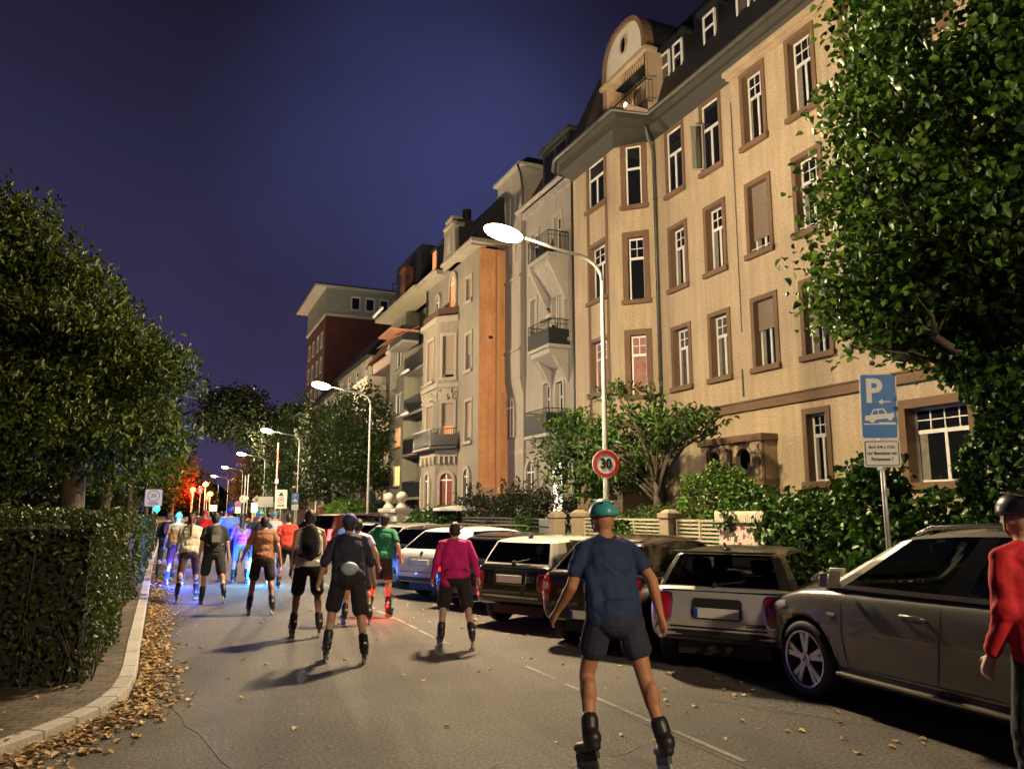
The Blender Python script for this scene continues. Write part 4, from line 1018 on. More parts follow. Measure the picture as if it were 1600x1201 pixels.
def bush(name, label, blobs, n, leaf, material, loc, flat=.4, aspect=.55, cat="shrub", group=None, sd=1, stems=6, per=14, crad=.1, lo=.6, sprays=0, droop=.1):
    rng = np.random.default_rng(sd); q = random.Random(sd); root = thing(name, label, cat, loc, 0, group)
    CC = clusters(blobs, max(4, n // per), rng, lo)
    L = leaves_round(CC, per, crad, rng, .8)
    if sprays:
        ex = []
        for k in range(sprays):
            b = blobs[q.randrange(len(blobs))]; p = Vector((b[0] + q.uniform(-.8, .8) * b[3], b[1] + q.uniform(-.8, .8) * b[4], b[2] + b[5] * .6))
            d = Vector((q.uniform(-.35, .35), q.uniform(-.35, .35), 1)).normalized()
            ln = q.uniform(.35, .9)
            for j in range(int(ln * 34)): ex.append(tuple(p + d * (j / 34 + .0) + Vector((q.gauss(0, .05), q.gauss(0, .05), 0))))
        L = np.concatenate([L, np.array(ex)])
    L[:, 2] = np.maximum(L[:, 2], .06)
    m = MB(); b0 = Vector(loc)
    for k in range(stems):
        b = blobs[k % len(blobs)]; t = Vector((b[0] + q.uniform(-.5, .5) * b[3], b[1] + q.uniform(-.5, .5) * b[4], b[2] + b[5] * .3)); s = Vector((b[0] + q.uniform(-.2, .2), b[1] + q.uniform(-.2, .2), b0.z))
        m.tube([s, s.lerp(t, .5) + Vector((.05, .03, 0)), t], [.03, .02, .008], 5)
    m.build("stems", M_bark, root)
    leaf_mesh("foliage", L, leaf, material, root, flat=flat, aspect=aspect, droop=droop, rng=rng)
    return root

M_bark = mat("tree_bark", (.085, .066, .048), .95, var=.35, vscale=6, fine=.3, fscale=30, bump=1.0, bscale=18)
LF_big = leafmat("linden_leaf", (.012, .040, .004), (.115, .22, .028), .42, .28)
LF_left = leafmat("locust_leaf", (.004, .011, .001), (.085, .125, .007), .5, .3)
LF_dark = leafmat("dark_evergreen_leaf", (.010, .018, .007), (.028, .042, .014), .5, .2)
LF_mid = leafmat("street_tree_leaf", (.010, .026, .005), (.040, .072, .012), .5, .25)
LF_small = leafmat("cherry_leaf", (.022, .06, .007), (.10, .19, .03), .45, .28)
LF_bush = leafmat("euonymus_leaf", (.035, .10, .008), (.17, .28, .05), .38, .2)
LF_ivy = leafmat("ivy_leaf", (.010, .038, .004), (.060, .14, .018), .4, .18)
LF_hedge = leafmat("hornbeam_hedge_leaf", (.012, .024, .004), (.062, .09, .014), .45, .22)
LF_lime = leafmat("lime_green_hedge_leaf", (.05, .12, .012), (.14, .26, .03), .45, .25)
LF_orange = leafmat("orange_lit_leaf", (.06, .035, .008), (.14, .08, .015), .5, .25)  # orange lamp light on the far trees put into the leaf colour

def near_seg(L, p, q_, r_):
    p, q_ = np.array(p), np.array(q_); d = q_ - p; t = np.clip(((L - p) @ d) / (d @ d), 0, 1); return np.linalg.norm(L - p - t[:, None] * d, axis=1) < r_
SIGN = (8.87, 7.66, 3.35)
def sign_gap(L):   # leaves left out so view and lamp light reach the parking sign
    return near_seg(L, SIGN, (7.0, 6.05, 3.0), .62) | near_seg(L, SIGN, (8.3, 4.2, 4.3), .5)

# --- big linden at the right, in front of the facade, with an ivy-clad trunk
bx, by = 9.75, 6.35
tree("linden_tree", "big leafy linden tree in front of the sand-coloured house, trunk wrapped in ivy", (bx, by, .05), 3.6, .24,
     [(9.9, 6.1, 6.6, 2.2, 2.2, 2.7), (9.2, 7.0, 5.1, 1.4, 1.3, 1.3), (10.4, 5.5, 5.2, 2.1, 1.9, 1.6), (9.9, 6.2, 8.8, 1.9, 1.9, 1.9), (9.1, 7.1, 6.6, 1.05, 1.05, .8), (10.6, 6.2, 4.2, 1.3, 1.4, .9), (8.8, 7.3, 4.5, .75, .75, .5), (10.7, 5.0, 7.6, 1.9, 1.8, 1.9), (9.0, 7.2, 8.0, .8, .8, .6)],
     560, 92, .30, .108, LF_big, M_bark, flat=.45, aspect=.86, limbs=26, sd=11, lo=.66, droop=.5, extra=sign_gap)
rng = np.random.default_rng(5); n = 9500; a = rng.random(n) * 6.28; z = .1 + rng.random(n) ** .9 * 4.2; rr_ = .42 + rng.random(n) * .26 + .13 * np.sin(z * 2.2 + a * 2) + .1 * np.sin(z * 5 + a)
iv = thing("ivy", "dense dark ivy wrapped round the linden trunk", "ivy", (bx, by, .05))
leaf_mesh("foliage", np.stack([bx + rr_ * np.cos(a), by + rr_ * np.sin(a), z], 1), .095, LF_ivy, iv, flat=.05, aspect=.9, rng=rng)
m = MB(); q = random.Random(2)
for k in range(9):
    t = q.uniform(0, 6.28); m.tube([(bx + .27 * math.cos(t + s_ * .5), by + .27 * math.sin(t + s_ * .5), s_) for s_ in (.1, .9, 1.7, 2.5, 3.1)], .012, 4)
m.build("vine", M_bark, iv)

# --- slender cherry in the front garden
tree("cherry_tree", "small open-crowned garden tree with narrow leaves, behind the round 30 sign", (12.4, 18.3, .05), 2.6, .13,
     [(12.0, 19.0, 3.9, 1.6, 1.8, .8), (11.5, 21.2, 4.1, 1.2, 1.3, .8), (12.1, 19.4, 4.9, 1.0, 1.0, .7), (12.5, 17.4, 4.2, 1.0, 1.0, .5), (11.3, 21.8, 3.3, .9, .9, .6), (12.0, 19.6, 2.9, 1.3, 1.5, .6), (12.6, 16.6, 4.1, .7, .7, .3), (11.6, 20.6, 2.6, .9, 1.0, .4)],
     215, 22, .21, .19, LF_small, M_bark, flat=.5, aspect=.36, limbs=26, sd=21, lo=.5, droop=.7)
# --- round shrub, ivy shrubs over the walls and fences
bush("round_shrub", "dense round light-leaved shrub in front of the stone entrance portal", [(11.9, 15.0, 1.75, 1.0, 1.05, 1.2), (11.8, 14.7, 1.0, .95, 1.0, .9)], 9000, .095, LF_bush, (11.9, 15.0, .05), aspect=.6, sd=31, per=12, crad=.09, lo=.8)
bush("ivy_shrub", "sprawling ivy mound growing over the graffitied wall end", [(10.9, 11.4, 1.35, .7, 1.0, .85), (11.2, 12.7, 1.75, .8, 1.0, .5), (10.7, 10.6, 1.2, .6, .8, .9)], 4200, .12, LF_ivy, (10.9, 11.4, .05), aspect=.85, sd=32, per=12, crad=.12, lo=.75)
bush("ivy_shrub", "tall ivy shrub behind the blue parking sign", [(10.7, 9.6, 1.5, .65, .7, 1.1), (10.7, 9.3, 2.35, .4, .45, .45), (10.5, 8.9, 1.1, .6, .8, .9)], 4200, .12, LF_ivy, (10.7, 9.4, .05), aspect=.85, sd=33, per=12, crad=.12, lo=.72)
bush("ivy_shrub", "low ivy hedge running along under the broad ground-floor window", [(10.8, 8.2, 1.3, .7, .8, .85), (10.8, 7.2, 1.4, .7, .8, .75), (10.7, 6.4, 1.3, .6, .7, .9), (10.7, 5.5, 1.3, .6, .8, .9)], 5200, .12, LF_ivy, (10.8, 7.2, .05), aspect=.85, sd=34, per=12, crad=.12, lo=.72)
bush("garden_hedge", "clipped green hedge behind the low cream fence by the bay", [(11.6, 17.2, 1.3, .6, 1.2, .65), (11.6, 19.0, 1.3, .5, 1.0, .55)], 3600, .08, LF_small, (11.6, 18, .05), sd=35, per=12, crad=.1)
bush("ivy_curtain", "ivy hanging over the fence right of the nearest lamp pole", [(10.35, 17.0, 1.0, .16, .75, .7)], 1300, .09, LF_ivy, (10.35, 17, .05), aspect=.85, sd=36, per=10, crad=.06)
bush("dark_shrub", "wide dark shrub with long upright sprays in front of the balcony house", [(11.7, 23.6, 1.75, .9, 1.4, .8), (11.6, 26, 1.7, .9, 1.6, .85), (11.6, 28.5, 1.6, .9, 1.6, .85), (11.8, 31, 1.7, .9, 1.4, .85)], 7600, .12, LF_dark, (11.7, 27, .05), aspect=.5, sd=37, per=14, crad=.13, sprays=34)
bush("ivy_curtain", "ivy hanging over the dark garden fence left of the stone gate posts", [(10.35, 22.9, 1.1, .16, .7, .65)], 1200, .1, LF_ivy, (10.35, 22.9, .05), aspect=.85, sd=38, per=10, crad=.06)
bush("garden_hedge", "bright leafy hedge between the white gate pillars and the dark shrub", [(10.9, 32.6, 1.3, .6, 1.6, .8), (10.9, 35.2, 1.25, .6, 1.6, .7)], 5200, .12, LF_ivy, (10.9, 34, .05), sd=39, per=12, crad=.12, aspect=.8)
bush("lime_hedge", "vivid lime-green hedge left of the spiked iron railing", [(11.3, 57.5, 1.4, .9, 2.6, 1.1), (11.4, 52.5, 1.6, .9, 2.6, .9)], 4600, .22, LF_lime, (11.3, 55, .05), sd=40, per=12, crad=.2)
bush("dark_hedge", "dark clipped hedge behind the white gate pillars", [(12.0, 43, 1.3, .7, 3.6, .9), (12.0, 48.5, 1.5, .7, 2.4, .9)], 4200, .16, LF_dark, (12, 45, .05), sd=41, per=12, crad=.15)

# --- trees on the park side (left)
tree("locust_tree", "large dark park tree at the left with yellow-green lit branch tips", (-1.75, 17.2, .09), 4.0, .24,
     [(-2.9, 17.0, 5.1, 2.4, 2.4, 1.6), (-3.9, 17.2, 6.8, 1.9, 2.0, 1.2), (-1.5, 17.4, 5.0, 1.5, 1.6, .7), (-.75, 17.6, 4.4, .95, 1.1, .65), (-2.5, 17.2, 6.6, 1.1, 1.2, .5), (-1.9, 17.4, 3.4, 2.0, 1.9, .7), (-4.6, 16.6, 3.4, 2.4, 2.3, 1.5), (-5.0, 17, 8.0, 1.0, 1.1, .7), (-1.2, 17.6, 3.0, .95, 1.2, .55), (-3.4, 17.0, 3.0, 1.6, 1.5, .7)],
     330, 150, .33, .135, LF_left, M_bark, flat=.35, aspect=.42, limbs=30, sd=51, lo=.62, droop=.6, squash=.5)
for i, (x, y, h_, lab) in enumerate(((-4.5, 27, 8.5, "dark tree standing in the park behind the hedge"), (-2.6, 38, 9.5, "second dark tree deeper in the park, behind the thick trunk"), (-3.6, 54, 12, "far park tree leaning over the left side of the street"), (-3.2, 74, 13, "distant park tree behind the left-hand zone sign"))):
    tree("park_tree", lab, (x, y, .09), h_ * .45, .22, [(x, y, h_ * .62, h_ * .30, h_ * .32, h_ * .27), (x + .8, y - 1, h_ * .45, h_ * .27, h_ * .27, h_ * .2), (x - 1, y + .5, h_ * .8, h_ * .2, h_ * .2, h_ * .18)], 150, 26, .5, .24, LF_left if i else LF_dark, M_bark, limbs=12, sd=60 + i, group="dark trees along the park", flat=.35, aspect=.5)
# --- trees over the street further on
tree("street_tree", "broad dark tree behind the lamp heads, rising above the middle of the street", (10.6, 98, .05), 10, .4, [(6.6, 98, 12.8, 4.6, 4.5, 2.6), (8.9, 97, 11.5, 4.2, 4, 2.6), (5.0, 98, 14.6, 2.6, 2.6, 2.0), (7.6, 98, 15.4, 2.2, 2.2, 1.7), (11.2, 97, 7.2, 2.6, 2.6, 3.4)], 360, 26, .75, .42, LF_dark, M_bark, limbs=14, sd=71)
tree("street_tree", "dark spreading tree in front of the red-roofed house", (11.6, 51, .08), 4.5, .25, [(11.3, 51, 7.6, 2.2, 2.6, 2.6), (11.4, 53.4, 6.2, 1.8, 2.2, 2.2), (11.3, 48.9, 5.2, 1.6, 1.7, 1.7), (11.2, 51, 4.4, 1.9, 2.2, 1.5)], 240, 26, .45, .24, LF_mid, M_bark, limbs=14, sd=72)
tree("street_tree", "dark tree filling the gap below the brick tower", (11.5, 63, .08), 4.5, .25, [(11.4, 63, 7.8, 2.6, 2.8, 2.9), (11.3, 66, 6.0, 2.4, 2.6, 2.4), (11.2, 61, 4.6, 2.2, 2.2, 2.2)], 230, 24, .5, .28, LF_dark, M_bark, limbs=12, sd=73)
tree("weeping_conifer", "pale drooping conifer beside the blank white road sign", (11.2, 79, .08), 6.5, .25, [(11.1, 79, 9.0, 2.0, 2.0, 3.0), (11.0, 79, 5.0, 2.4, 2.4, 3.2), (11.1, 79, 11.5, 1.3, 1.3, 2.0)], 200, 24, .5, .30, LF_mid, M_bark, limbs=12, sd=74, droop=2.0, flat=.2, aspect=.3)
tree("street_tree", "dark bulky tree behind the drooping conifer", (12.5, 90, .08), 6.5, .3, [(12, 90, 9, 3.6, 4, 3.8), (12, 90, 5, 3.0, 3, 3)], 180, 22, .7, .38, LF_dark, M_bark, limbs=10, sd=75)
tree("street_tree", "far tree lit orange by the traffic lights at the end of the street", (0.4, 160, .05), 6, .3, [(0.2, 160, 9, 3.6, 4, 4.5), (1.6, 161, 6.0, 2.6, 3, 3.6)], 200, 20, .9, .5, LF_orange, M_bark, limbs=10, sd=76)
tree("street_tree", "far bushy tree glowing red behind the cluster of red traffic lights", (4.8, 168, .05), 4, .25, [(4.6, 168, 6.0, 2.8, 2.6, 4.2), (6.6, 169, 4.2, 1.8, 2, 2.8)], 130, 20, .7, .48, LF_orange, M_bark, limbs=10, sd=79)
tree("street_tree", "far right-hand tree glowing red-orange near the traffic lights", (10.9, 132, .05), 5, .3, [(10.9, 132, 7.0, 2.5, 3.2, 4.2), (11.8, 130, 5.0, 2.8, 3, 3.4)], 150, 20, .8, .48, LF_orange, M_bark, limbs=10, sd=77)
tree("street_tree", "far dark tree over the left kerb near the traffic lights", (-3.0, 118, .05), 6, .3, [(-3.6, 118, 8.5, 4, 4.5, 4.5), (-1.8, 119, 5.5, 2.4, 3, 3)], 150, 20, .8, .48, LF_mid, M_bark, limbs=10, sd=78)

# --- far woods of the park and the dark end of the street, one mass
rng = np.random.default_rng(97); n = 26000; t = rng.random(n); side = rng.random(n)
xx = np.where(side < .62, -90 + 86 * t, np.where(side < .8, -6 + 24 * t, 16 + 40 * t)); yy = np.where(side < .62, 62 + 60 * rng.random(n) + .8 * np.abs(xx), np.where(side < .8, 285 + 20 * rng.random(n), 135 + 60 * rng.random(n)))
hh_ = np.where(side < .62, 9.0, np.where(side < .8, 15, 9)) * (.75 + .25 * np.sin(xx * .45) * np.sin(xx * .17 + 1))
zz = hh_ * rng.random(n) ** .8
o = leaf_mesh("far_woods", np.stack([xx, yy, zz], 1), 1.35, LF_dark, None, flat=.2, aspect=.75, rng=rng)
tag(o, kind="stuff", label="dark far-off park woods closing the view behind hedge and street", cat="woods")

# --- hedges along the left pavement
def hedge(label, x0, x1, y0, y1, z1, n, leaf, sd, mat_=None, faces="frtl", group=None):
    root = thing("hedge", label, "hedge", ((x0 + x1) / 2, (y0 + y1) / 2, .09), 0, group)
    rng = np.random.default_rng(sd); P = []
    area = {'f': (x1 - x0) * z1, 'r': (y1 - y0) * z1, 't': (x1 - x0) * (y1 - y0)}
    tot = sum(area[k] for k in faces if k in area)
    for k in faces:
        if k not in area: continue
        c = int(n * area[k] / tot); a, b = rng.random(c), rng.random(c); dp = np.abs(rng.normal(0, .055, c))
        if k == 'f': p = np.stack([x0 + (x1 - x0) * a, y0 + dp, .12 + (z1 - .12) * b ** .9], 1)
        elif k == 'r': p = np.stack([x1 - dp, y0 + (y1 - y0) * a, .12 + (z1 - .12) * b ** .9], 1)
        else: p = np.stack([x0 + (x1 - x0) * a, y0 + (y1 - y0) * b, z1 - dp * 1.1], 1)
        P.append(p)
    P = np.concatenate(P)
    bul = .07 * np.sin(P[:, 0] * 2.3 + P[:, 2] * 1.7) * np.sin(P[:, 1] * 1.3 + P[:, 2] * 2.6 + 1)
    P[:, 0] += bul; P[:, 1] += bul * .6; P[:, 2] += .05 * np.sin(P[:, 0] * 3.1) * np.sin(P[:, 1] * 2.7)
    P += rng.normal(0, .02, P.shape)
    m = MB(); m.box(x0 + .16, x1 - .16, y0 + .16, y1 - .05, .05, z1 - .17); m.mi = 1; q = random.Random(sd)  # near-black box core: shade inside the hedge put into its colour
    for k in range(int((x1 - x0 + min(8, y1 - y0)) * 9)):
        if q.random() < .5: p = (q.uniform(x0 + .05, x1 - .05), y0 + q.uniform(.03, .14)); 
        else: p = (x1 - q.uniform(.03, .14), q.uniform(y0, min(y1, y0 + 8)))
        h_ = q.uniform(.3, z1); m.tube([(p[0], p[1], .06), (p[0] + q.uniform(-.08, .08), p[1] + q.uniform(-.03, .03), h_ * .5), (p[0] + q.uniform(-.2, .2), p[1] + q.uniform(-.05, .05), h_)], [.009, .007, .003], 4)
    m.build("twigs_and_dark_core", [mat("hedge_inside_shade", (.012, .011, .007), .95, var=.4, vscale=9), M_bark], root)
    leaf_mesh("foliage", P, leaf, mat_ or LF_hedge, root, flat=.12, aspect=.6, rng=rng)
    return root
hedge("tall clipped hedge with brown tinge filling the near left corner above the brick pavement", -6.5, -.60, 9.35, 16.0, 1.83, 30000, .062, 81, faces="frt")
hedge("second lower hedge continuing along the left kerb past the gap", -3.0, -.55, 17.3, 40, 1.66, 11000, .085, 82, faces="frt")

# --- fallen leaves: thick drift in the gutter along the bend, thin scatter on the road
def litter(name, pts, size, sd, label):
    rng = np.random.default_rng(sd)
    P = np.array(pts)
    o = leaf_mesh(name, P, size, leafmat("dry_leaf", (.16, .085, .035), (.62, .42, .20), .7, .1), None, flat=.9, aspect=.72, droop=0, fold=.16, rng=rng)
    return tag(o, kind="stuff", label=label, cat="leaves")
q = random.Random(91); D = []
K = [k for k in KERB if 3 < k[1] < 32]
seg = [(Vector(a), Vector(b)) for a, b in zip(K, K[1:])]
for a, b in seg:
    L = (b - a).length; nn = (b - a).normalized(); side = Vector((-nn.y, nn.x))
    for k in range(int(L * (190 if a.y < 13 else 90))):
        p = a.lerp(b, q.random()); d = abs(q.gauss(0, .17 if a.y > 9 else .24)) + .03
        D.append((p.x + side.x * d, p.y + side.y * d, .012 + max(0, .06 - d * .12) * q.random()))
litter("fallen_leaves", D, .072, 92, "thick drift of brown fallen leaves in the gutter along the curved kerb")
D = []
for k in range(330):
    x = q.uniform(0, 7.6); y = q.uniform(3.0, 24)
    if q.random() < .45: x = q.uniform(4.2, 6.4)
    D.append((x, y, .012))
for k in range(110): D.append((q.uniform(-5, -.5), q.uniform(5, 9.3), .11))
litter("fallen_leaves", D, .062, 93, "single pale fallen leaves scattered over road and pavement")
# ================================================================= fences, gate posts, signs, signals
M_cream = mat("cream_fence_paint", (.38, .35, .26), .55, var=.1)
M_post = mat("sandstone_post", (.27, .215, .145), .9, var=.15, vscale=4, fine=.15, bump=.4)
def fence(label, x, y0, y1, z0, z1, material, slats=8, n=3, vertical=False, name="garden_fence"):
    o = thing(name, label, "fence", (x, (y0 + y1) / 2, .05))
    f = Fr((x, 0, 0), (0, 1, 0), (-1, 0, 0))
    m = MB(); m.fbox(f, y0, y1, z1 - .05, z1, -.025, .025); m.fbox(f, y0, y1, z0, z0 + .04, -.025, .025)
    if vertical:
        k = int((y1 - y0) / .14)
        for i in range(k): m.fbox(f, y0 + (i + .4) * .14, y0 + (i + .55) * .14, z0 + .04, z1 - .05, -.01, .01)
    else:
        for i in range(slats): z = z0 + .06 + (z1 - z0 - .13) * (i + .2) / slats; m.fbox(f, y0 + .03, y1 - .03, z, z + (z1 - z0) / slats * .42, -.012, .012)
    m.build("slat_panel", material, o)
    for i in range(n + 1):
        y = y0 + (y1 - y0) * i / n; m = MB(); m.box(x - .03, x + .03, y - .03, y + .03, .05, z1); m.build("fence_post", material, o)
    return o
def post(label, x, y, h_, w_=.36, name="gate_post", material=None):
    o = thing(name, label, "gate post", (x, y, .05)); m = MB()
    m.box(x - w_ / 2, x + w_ / 2, y - w_ / 2, y + w_ / 2, .05, h_ - .16); m.build("shaft", material or M_post, o, bevel=.015)
    m = MB(); m.box(x - w_ / 2 - .03, x + w_ / 2 + .03, y - w_ / 2 - .03, y + w_ / 2 + .03, h_ - .16, h_ - .04); m.hexa([(x - w_ / 2, y - w_ / 2, h_ - .04), (x + w_ / 2, y - w_ / 2, h_ - .04), (x + w_ / 2, y + w_ / 2, h_ - .04), (x - w_ / 2, y + w_ / 2, h_ - .04), (x - w_ * .25, y - w_ * .25, h_ + .04), (x + w_ * .25, y - w_ * .25, h_ + .04), (x + w_ * .25, y + w_ * .25, h_ + .04), (x - w_ * .25, y + w_ * .25, h_ + .04)])
    m.build("cap", material or M_post, o, bevel=.012); return o
fence("cream slatted garden fence left of the sandstone post, below the round shrub", 10.6, 15.45, 17.9, .85, 1.66, M_cream, 8, 2)
fence("cream slatted garden fence between sandstone post and graffitied wall", 10.6, 13.2, 14.85, .85, 1.66, M_cream, 8, 2)
post("sandstone post between the two cream fence sections", 10.6, 15.15, 1.84)
post("sandstone gate post just left of the nearest lamp pole", 10.6, 19.5, 1.84)
post("rounded sandstone gate post next to the grey letter box panel", 10.6, 20.9, 1.80)
fence("small cream garden gate panel beside the lamp pole", 10.6, 18.0, 19.2, .75, 1.66, M_cream, 8, 1, name="garden_gate")
fence("dark garden fence with pale top rail under the wide dark shrub", 10.6, 22.0, 29.0, .6, 1.62, mat("dark_fence", (.055, .055, .05), .6), 7, 3)
o = thing("letter_box_panel", "plain grey letter box panel beside the rounded gate post", "letter box", (10.6, 21.6, .05)); m = MB(); m.box(10.52, 10.66, 21.2, 22.0, .3, 1.6); m.build("panel", mat("grey_panel", (.22, .24, .24), .5), o, bevel=.01)
m = MB()
for z in (.75, 1.05, 1.35): m.box(10.505, 10.522, 21.3, 21.9, z, z + .03)
m.build("slot", M_dark, o)
# graffitied wall end
def graffiti_mat():
    m = bpy.data.materials.new("graffitied_plaster"); m.use_nodes = True; t = m.node_tree; b = t.nodes["Principled BSDF"]; n = t.nodes.new; l = t.links.new
    g_ = n("ShaderNodeNewGeometry"); a = n("ShaderNodeTexNoise"); a.inputs["Scale"].default_value = 3.4; a.inputs["Detail"].default_value = 3; a.inputs["Distortion"].default_value = 2.2
    l(g_.outputs["Position"], a.inputs["Vector"]); r_ = n("ShaderNodeValToRGB"); cr_ = r_.color_ramp; cr_.interpolation = 'LINEAR'
    cr_.elements[0].position = .36; cr_.elements[0].color = (.16, .03, .03, 1); cr_.elements[1].position = .5; cr_.elements[1].color = (.55, .50, .42, 1)
    e = cr_.elements.new(.42); e.color = (.45, .30, .27, 1); e = cr_.elements.new(.60); e.color = (.50, .44, .36, 1); e = cr_.elements.new(.66); e.color = (.22, .10, .09, 1)
    l(a.outputs["Fac"], r_.inputs[0]); l(r_.outputs[0], b.inputs["Base Color"]); b.inputs["Roughness"].default_value = .9
    return m
o = thing("garden_wall", "short plastered wall end with red graffiti and a ribbed cream coping, ivy on top", "wall", (10.5, 12.4, .05))
m = MB(); m.box(10.35, 10.7, 11.75, 13.1, .05, 1.62); m.build("wall_body", graffiti_mat(), o, bevel=.02)
m = MB(); m.box(10.3, 10.75, 11.7, 13.15, 1.62, 1.84)
for k in range(24): y = 11.72 + k * .06; m.box(10.29, 10.3, y, y + .03, 1.64, 1.80)
m.build("coping", mat("cream_coping", (.62, .56, .42), .8, var=.1), o, bevel=.01)
bl_ = bush("ivy_curtain", "ivy trailing over the top of the graffitied wall", [(10.45, 12.7, 1.78, .2, .4, .2), (10.32, 12.75, 1.5, .06, .12, .3), (10.4, 11.8, 1.6, .12, .2, .5)], 800, .08, LF_ivy, (10.4, 12.6, 1.0), aspect=.85, sd=42, per=10, crad=.05)
# white gate pillars with ball finials
for i, (y, lab) in enumerate(((38.0, "white gate pillar with ball finial, right one of the pair"), (40.6, "white gate pillar with ball finial, left one of the pair"))):
    x = 10.6; o = thing("gate_pillar", lab, "gate pillar", (x, y, .05), 0, "white gate pillars"); Mw = mat("white_stone", (.36, .345, .32), .8, var=.1)
    m = MB(); m.box(x - .35, x + .35, y - .35, y + .35, .05, 1.75); m.build("shaft", Mw, o, bevel=.02)
    m = MB(); m.box(x - .46, x + .46, y - .46, y + .46, 1.75, 1.95); m.build("cap", Mw, o, bevel=.03)
    m = MB(); m.lathe([(.34, 1.95), (.28, 2.05), (.16, 2.2), (.14, 2.28), (.26, 2.4), (.29, 2.52), (.25, 2.66), (.12, 2.77), (.02, 2.8)], (x, y, 0), 16); m.build("ball_finial", Mw, o, smooth=True)
fence("white iron gate railing right of the white pillars", 10.6, 35.6, 37.6, .4, 1.55, mat("white_iron", (.55, .54, .52), .5), 4, 2, True, name="iron_railing")
fence("dark spiked iron railing left of the white pillars", 10.6, 42, 52, .9, 1.75, M_dark, 4, 5, True, name="iron_railing")
o = thing("garden_wall", "low rose-coloured garden wall under the spiked iron railing", "wall", (10.6, 47, .05)); m = MB(); m.box(10.5, 10.75, 41.5, 53, .05, .9); m.build("wall_body", mat("rose_wall", (.38, .22, .17), .9, var=.15), o, bevel=.02)
post("slim red brick gate post with a grey finial left of the lime hedge", 10.6, 60.5, 2.2, .5, material=mat("red_brick_post", (.25, .10, .07), .9, var=.2))
o = thing("garden_parasol", "white folded parasol cover above the hedge", "parasol", (11.2, 31.5, .05)); m = MB(); m.tube([(11.2, 31.5, .05), (11.2, 31.5, 1.95)], .03, 6); m.build("pole", M_galv, o)
m = MB(); m.lathe([(.02, 2.08), (.4, 2.04), (1.0, 1.95), (1.02, 1.85), (.3, 1.9), (.02, 1.9)], (11.2, 31.5, 0), 14); m.build("canopy", M_white, o)

# --- signs ---------------------------------------------------------------------------------
M_sb = mat("sign_blue", (.05, .19, .52), .4, var=.05, vscale=8); M_sw = mat("sign_white", (.74, .74, .72), .4); M_sr = mat("sign_red", (.42, .012, .02), .4); M_sk = mat("sign_black", (.012, .012, .014), .5)
def frame_at(pos, yaw, tilt=0.0):
    """x to the viewer's right on the board, y up, z out of the board; yaw = compass heading the board faces (rad, from -Y)"""
    z = Vector((math.sin(yaw), -math.cos(yaw), 0)); y = Vector((0, 0, 1)); x = y.cross(z)
    Mx = Matrix((( x.x, y.x, z.x, pos[0]), (x.y, y.y, z.y, pos[1]), (x.z, y.z, z.z, pos[2]), (0, 0, 0, 1)))
    return Mx @ Matrix.Rotation(tilt, 4, 'Z')
def plate(Mx, pts, z0, z1): 
    m = MB(); m.prism([Mx @ Vector((a, b, z0)) for a, b in pts], (0, 0, 0), (Mx.to_3x3() @ Vector((0, 0, 1))) * (z1 - z0)); return m
def disc(r, n=36): return [(r * math.cos(2 * math.pi * k / n), r * math.sin(2 * math.pi * k / n)) for k in range(n)]
def shift(pts, dx, dy): return [(a + dx, b + dy) for a, b in pts]

# round 30 sign clamped to the nearest lamp pole
o = thing("speed_limit_sign", "round white speed limit sign with red rim reading 30 on the nearest lamp pole", "road sign", (8.62, 14.72, 2.5))
Mx = frame_at((8.66, 14.70, 2.86), R(-12))
plate(Mx, disc(.31), -.012, 0).build("sign_board", M_sw, o)
m = MB(); rO = [Mx @ Vector((a, b, .002)) for a, b in disc(.298)]; rI = [Mx @ Vector((a, b, .002)) for a, b in disc(.215)]; m.ring(rO, rI, (Mx.to_3x3() @ Vector((0, 0, 1))) * .003); m.build("red_rim", M_sr, o)
text_mesh("numerals", "30", .30, Mx @ Matrix.Translation((0, -.006, .004)), M_sk, o, bold=.012, sx=.86)
m = MB(); m.tube([(8.72, 14.82, 2.7), (8.72, 14.82, 2.74)], .09, 8); m.box(8.66, 8.74, 14.70, 14.78, 2.98, 3.0); m.build("clamp", M_galv, o)

# blue parking sign with supplementary plate, on its own slightly leaning pole
sx_, sy_ = 8.9, 7.72
o = thing("parking_sign", "tall blue parking sign with white P, arrow and car above a white text plate", "road sign", (sx_, sy_, .08))
m = MB(); m.tube([(sx_ + .03, sy_ - .0, .08), (sx_ + .0, sy_, 3.72)], .032, 10); m.tube([(sx_ + .03, sy_, .08), (sx_ + .03, sy_, .2)], .05, 10); m.build("pole", M_galv, o, smooth=True)
Mx = frame_at((sx_ - .035, sy_ - .06, 3.27), R(-40), R(-1.6))
plate(Mx, rrect(0, 0, .235, .455, .035), -.012, 0).build("sign_board", M_sw, o)
plate(Mx, rrect(0, 0, .218, .438, .028), .001, .004).build("blue_face", M_sb, o)
text_mesh("letter_p", "P", .46, Mx @ Matrix.Translation((-.06, .20, .006)), M_sw, o, bold=.014, sx=.92)
m = plate(Mx, [(-.01, .06), (.05, .10), (.05, .068), (.15, .068), (.15, .052), (.05, .052), (.05, .02)], .006, .008); m.build("arrow", M_sw, o)
car_o = [(-.185, -.20), (-.18, -.135), (-.11, -.122), (-.075, -.045), (.055, -.028), (.105, -.105), (.185, -.092), (.185, -.15), (.165, -.165), (.16, -.185), (.13, -.20), (.105, -.185), (.10, -.168), (-.05, -.19), (-.06, -.215), (-.09, -.23), (-.12, -.215), (-.125, -.20)]
m = plate(Mx, car_o, .006, .0085); m.build("car_symbol", M_sw, o)
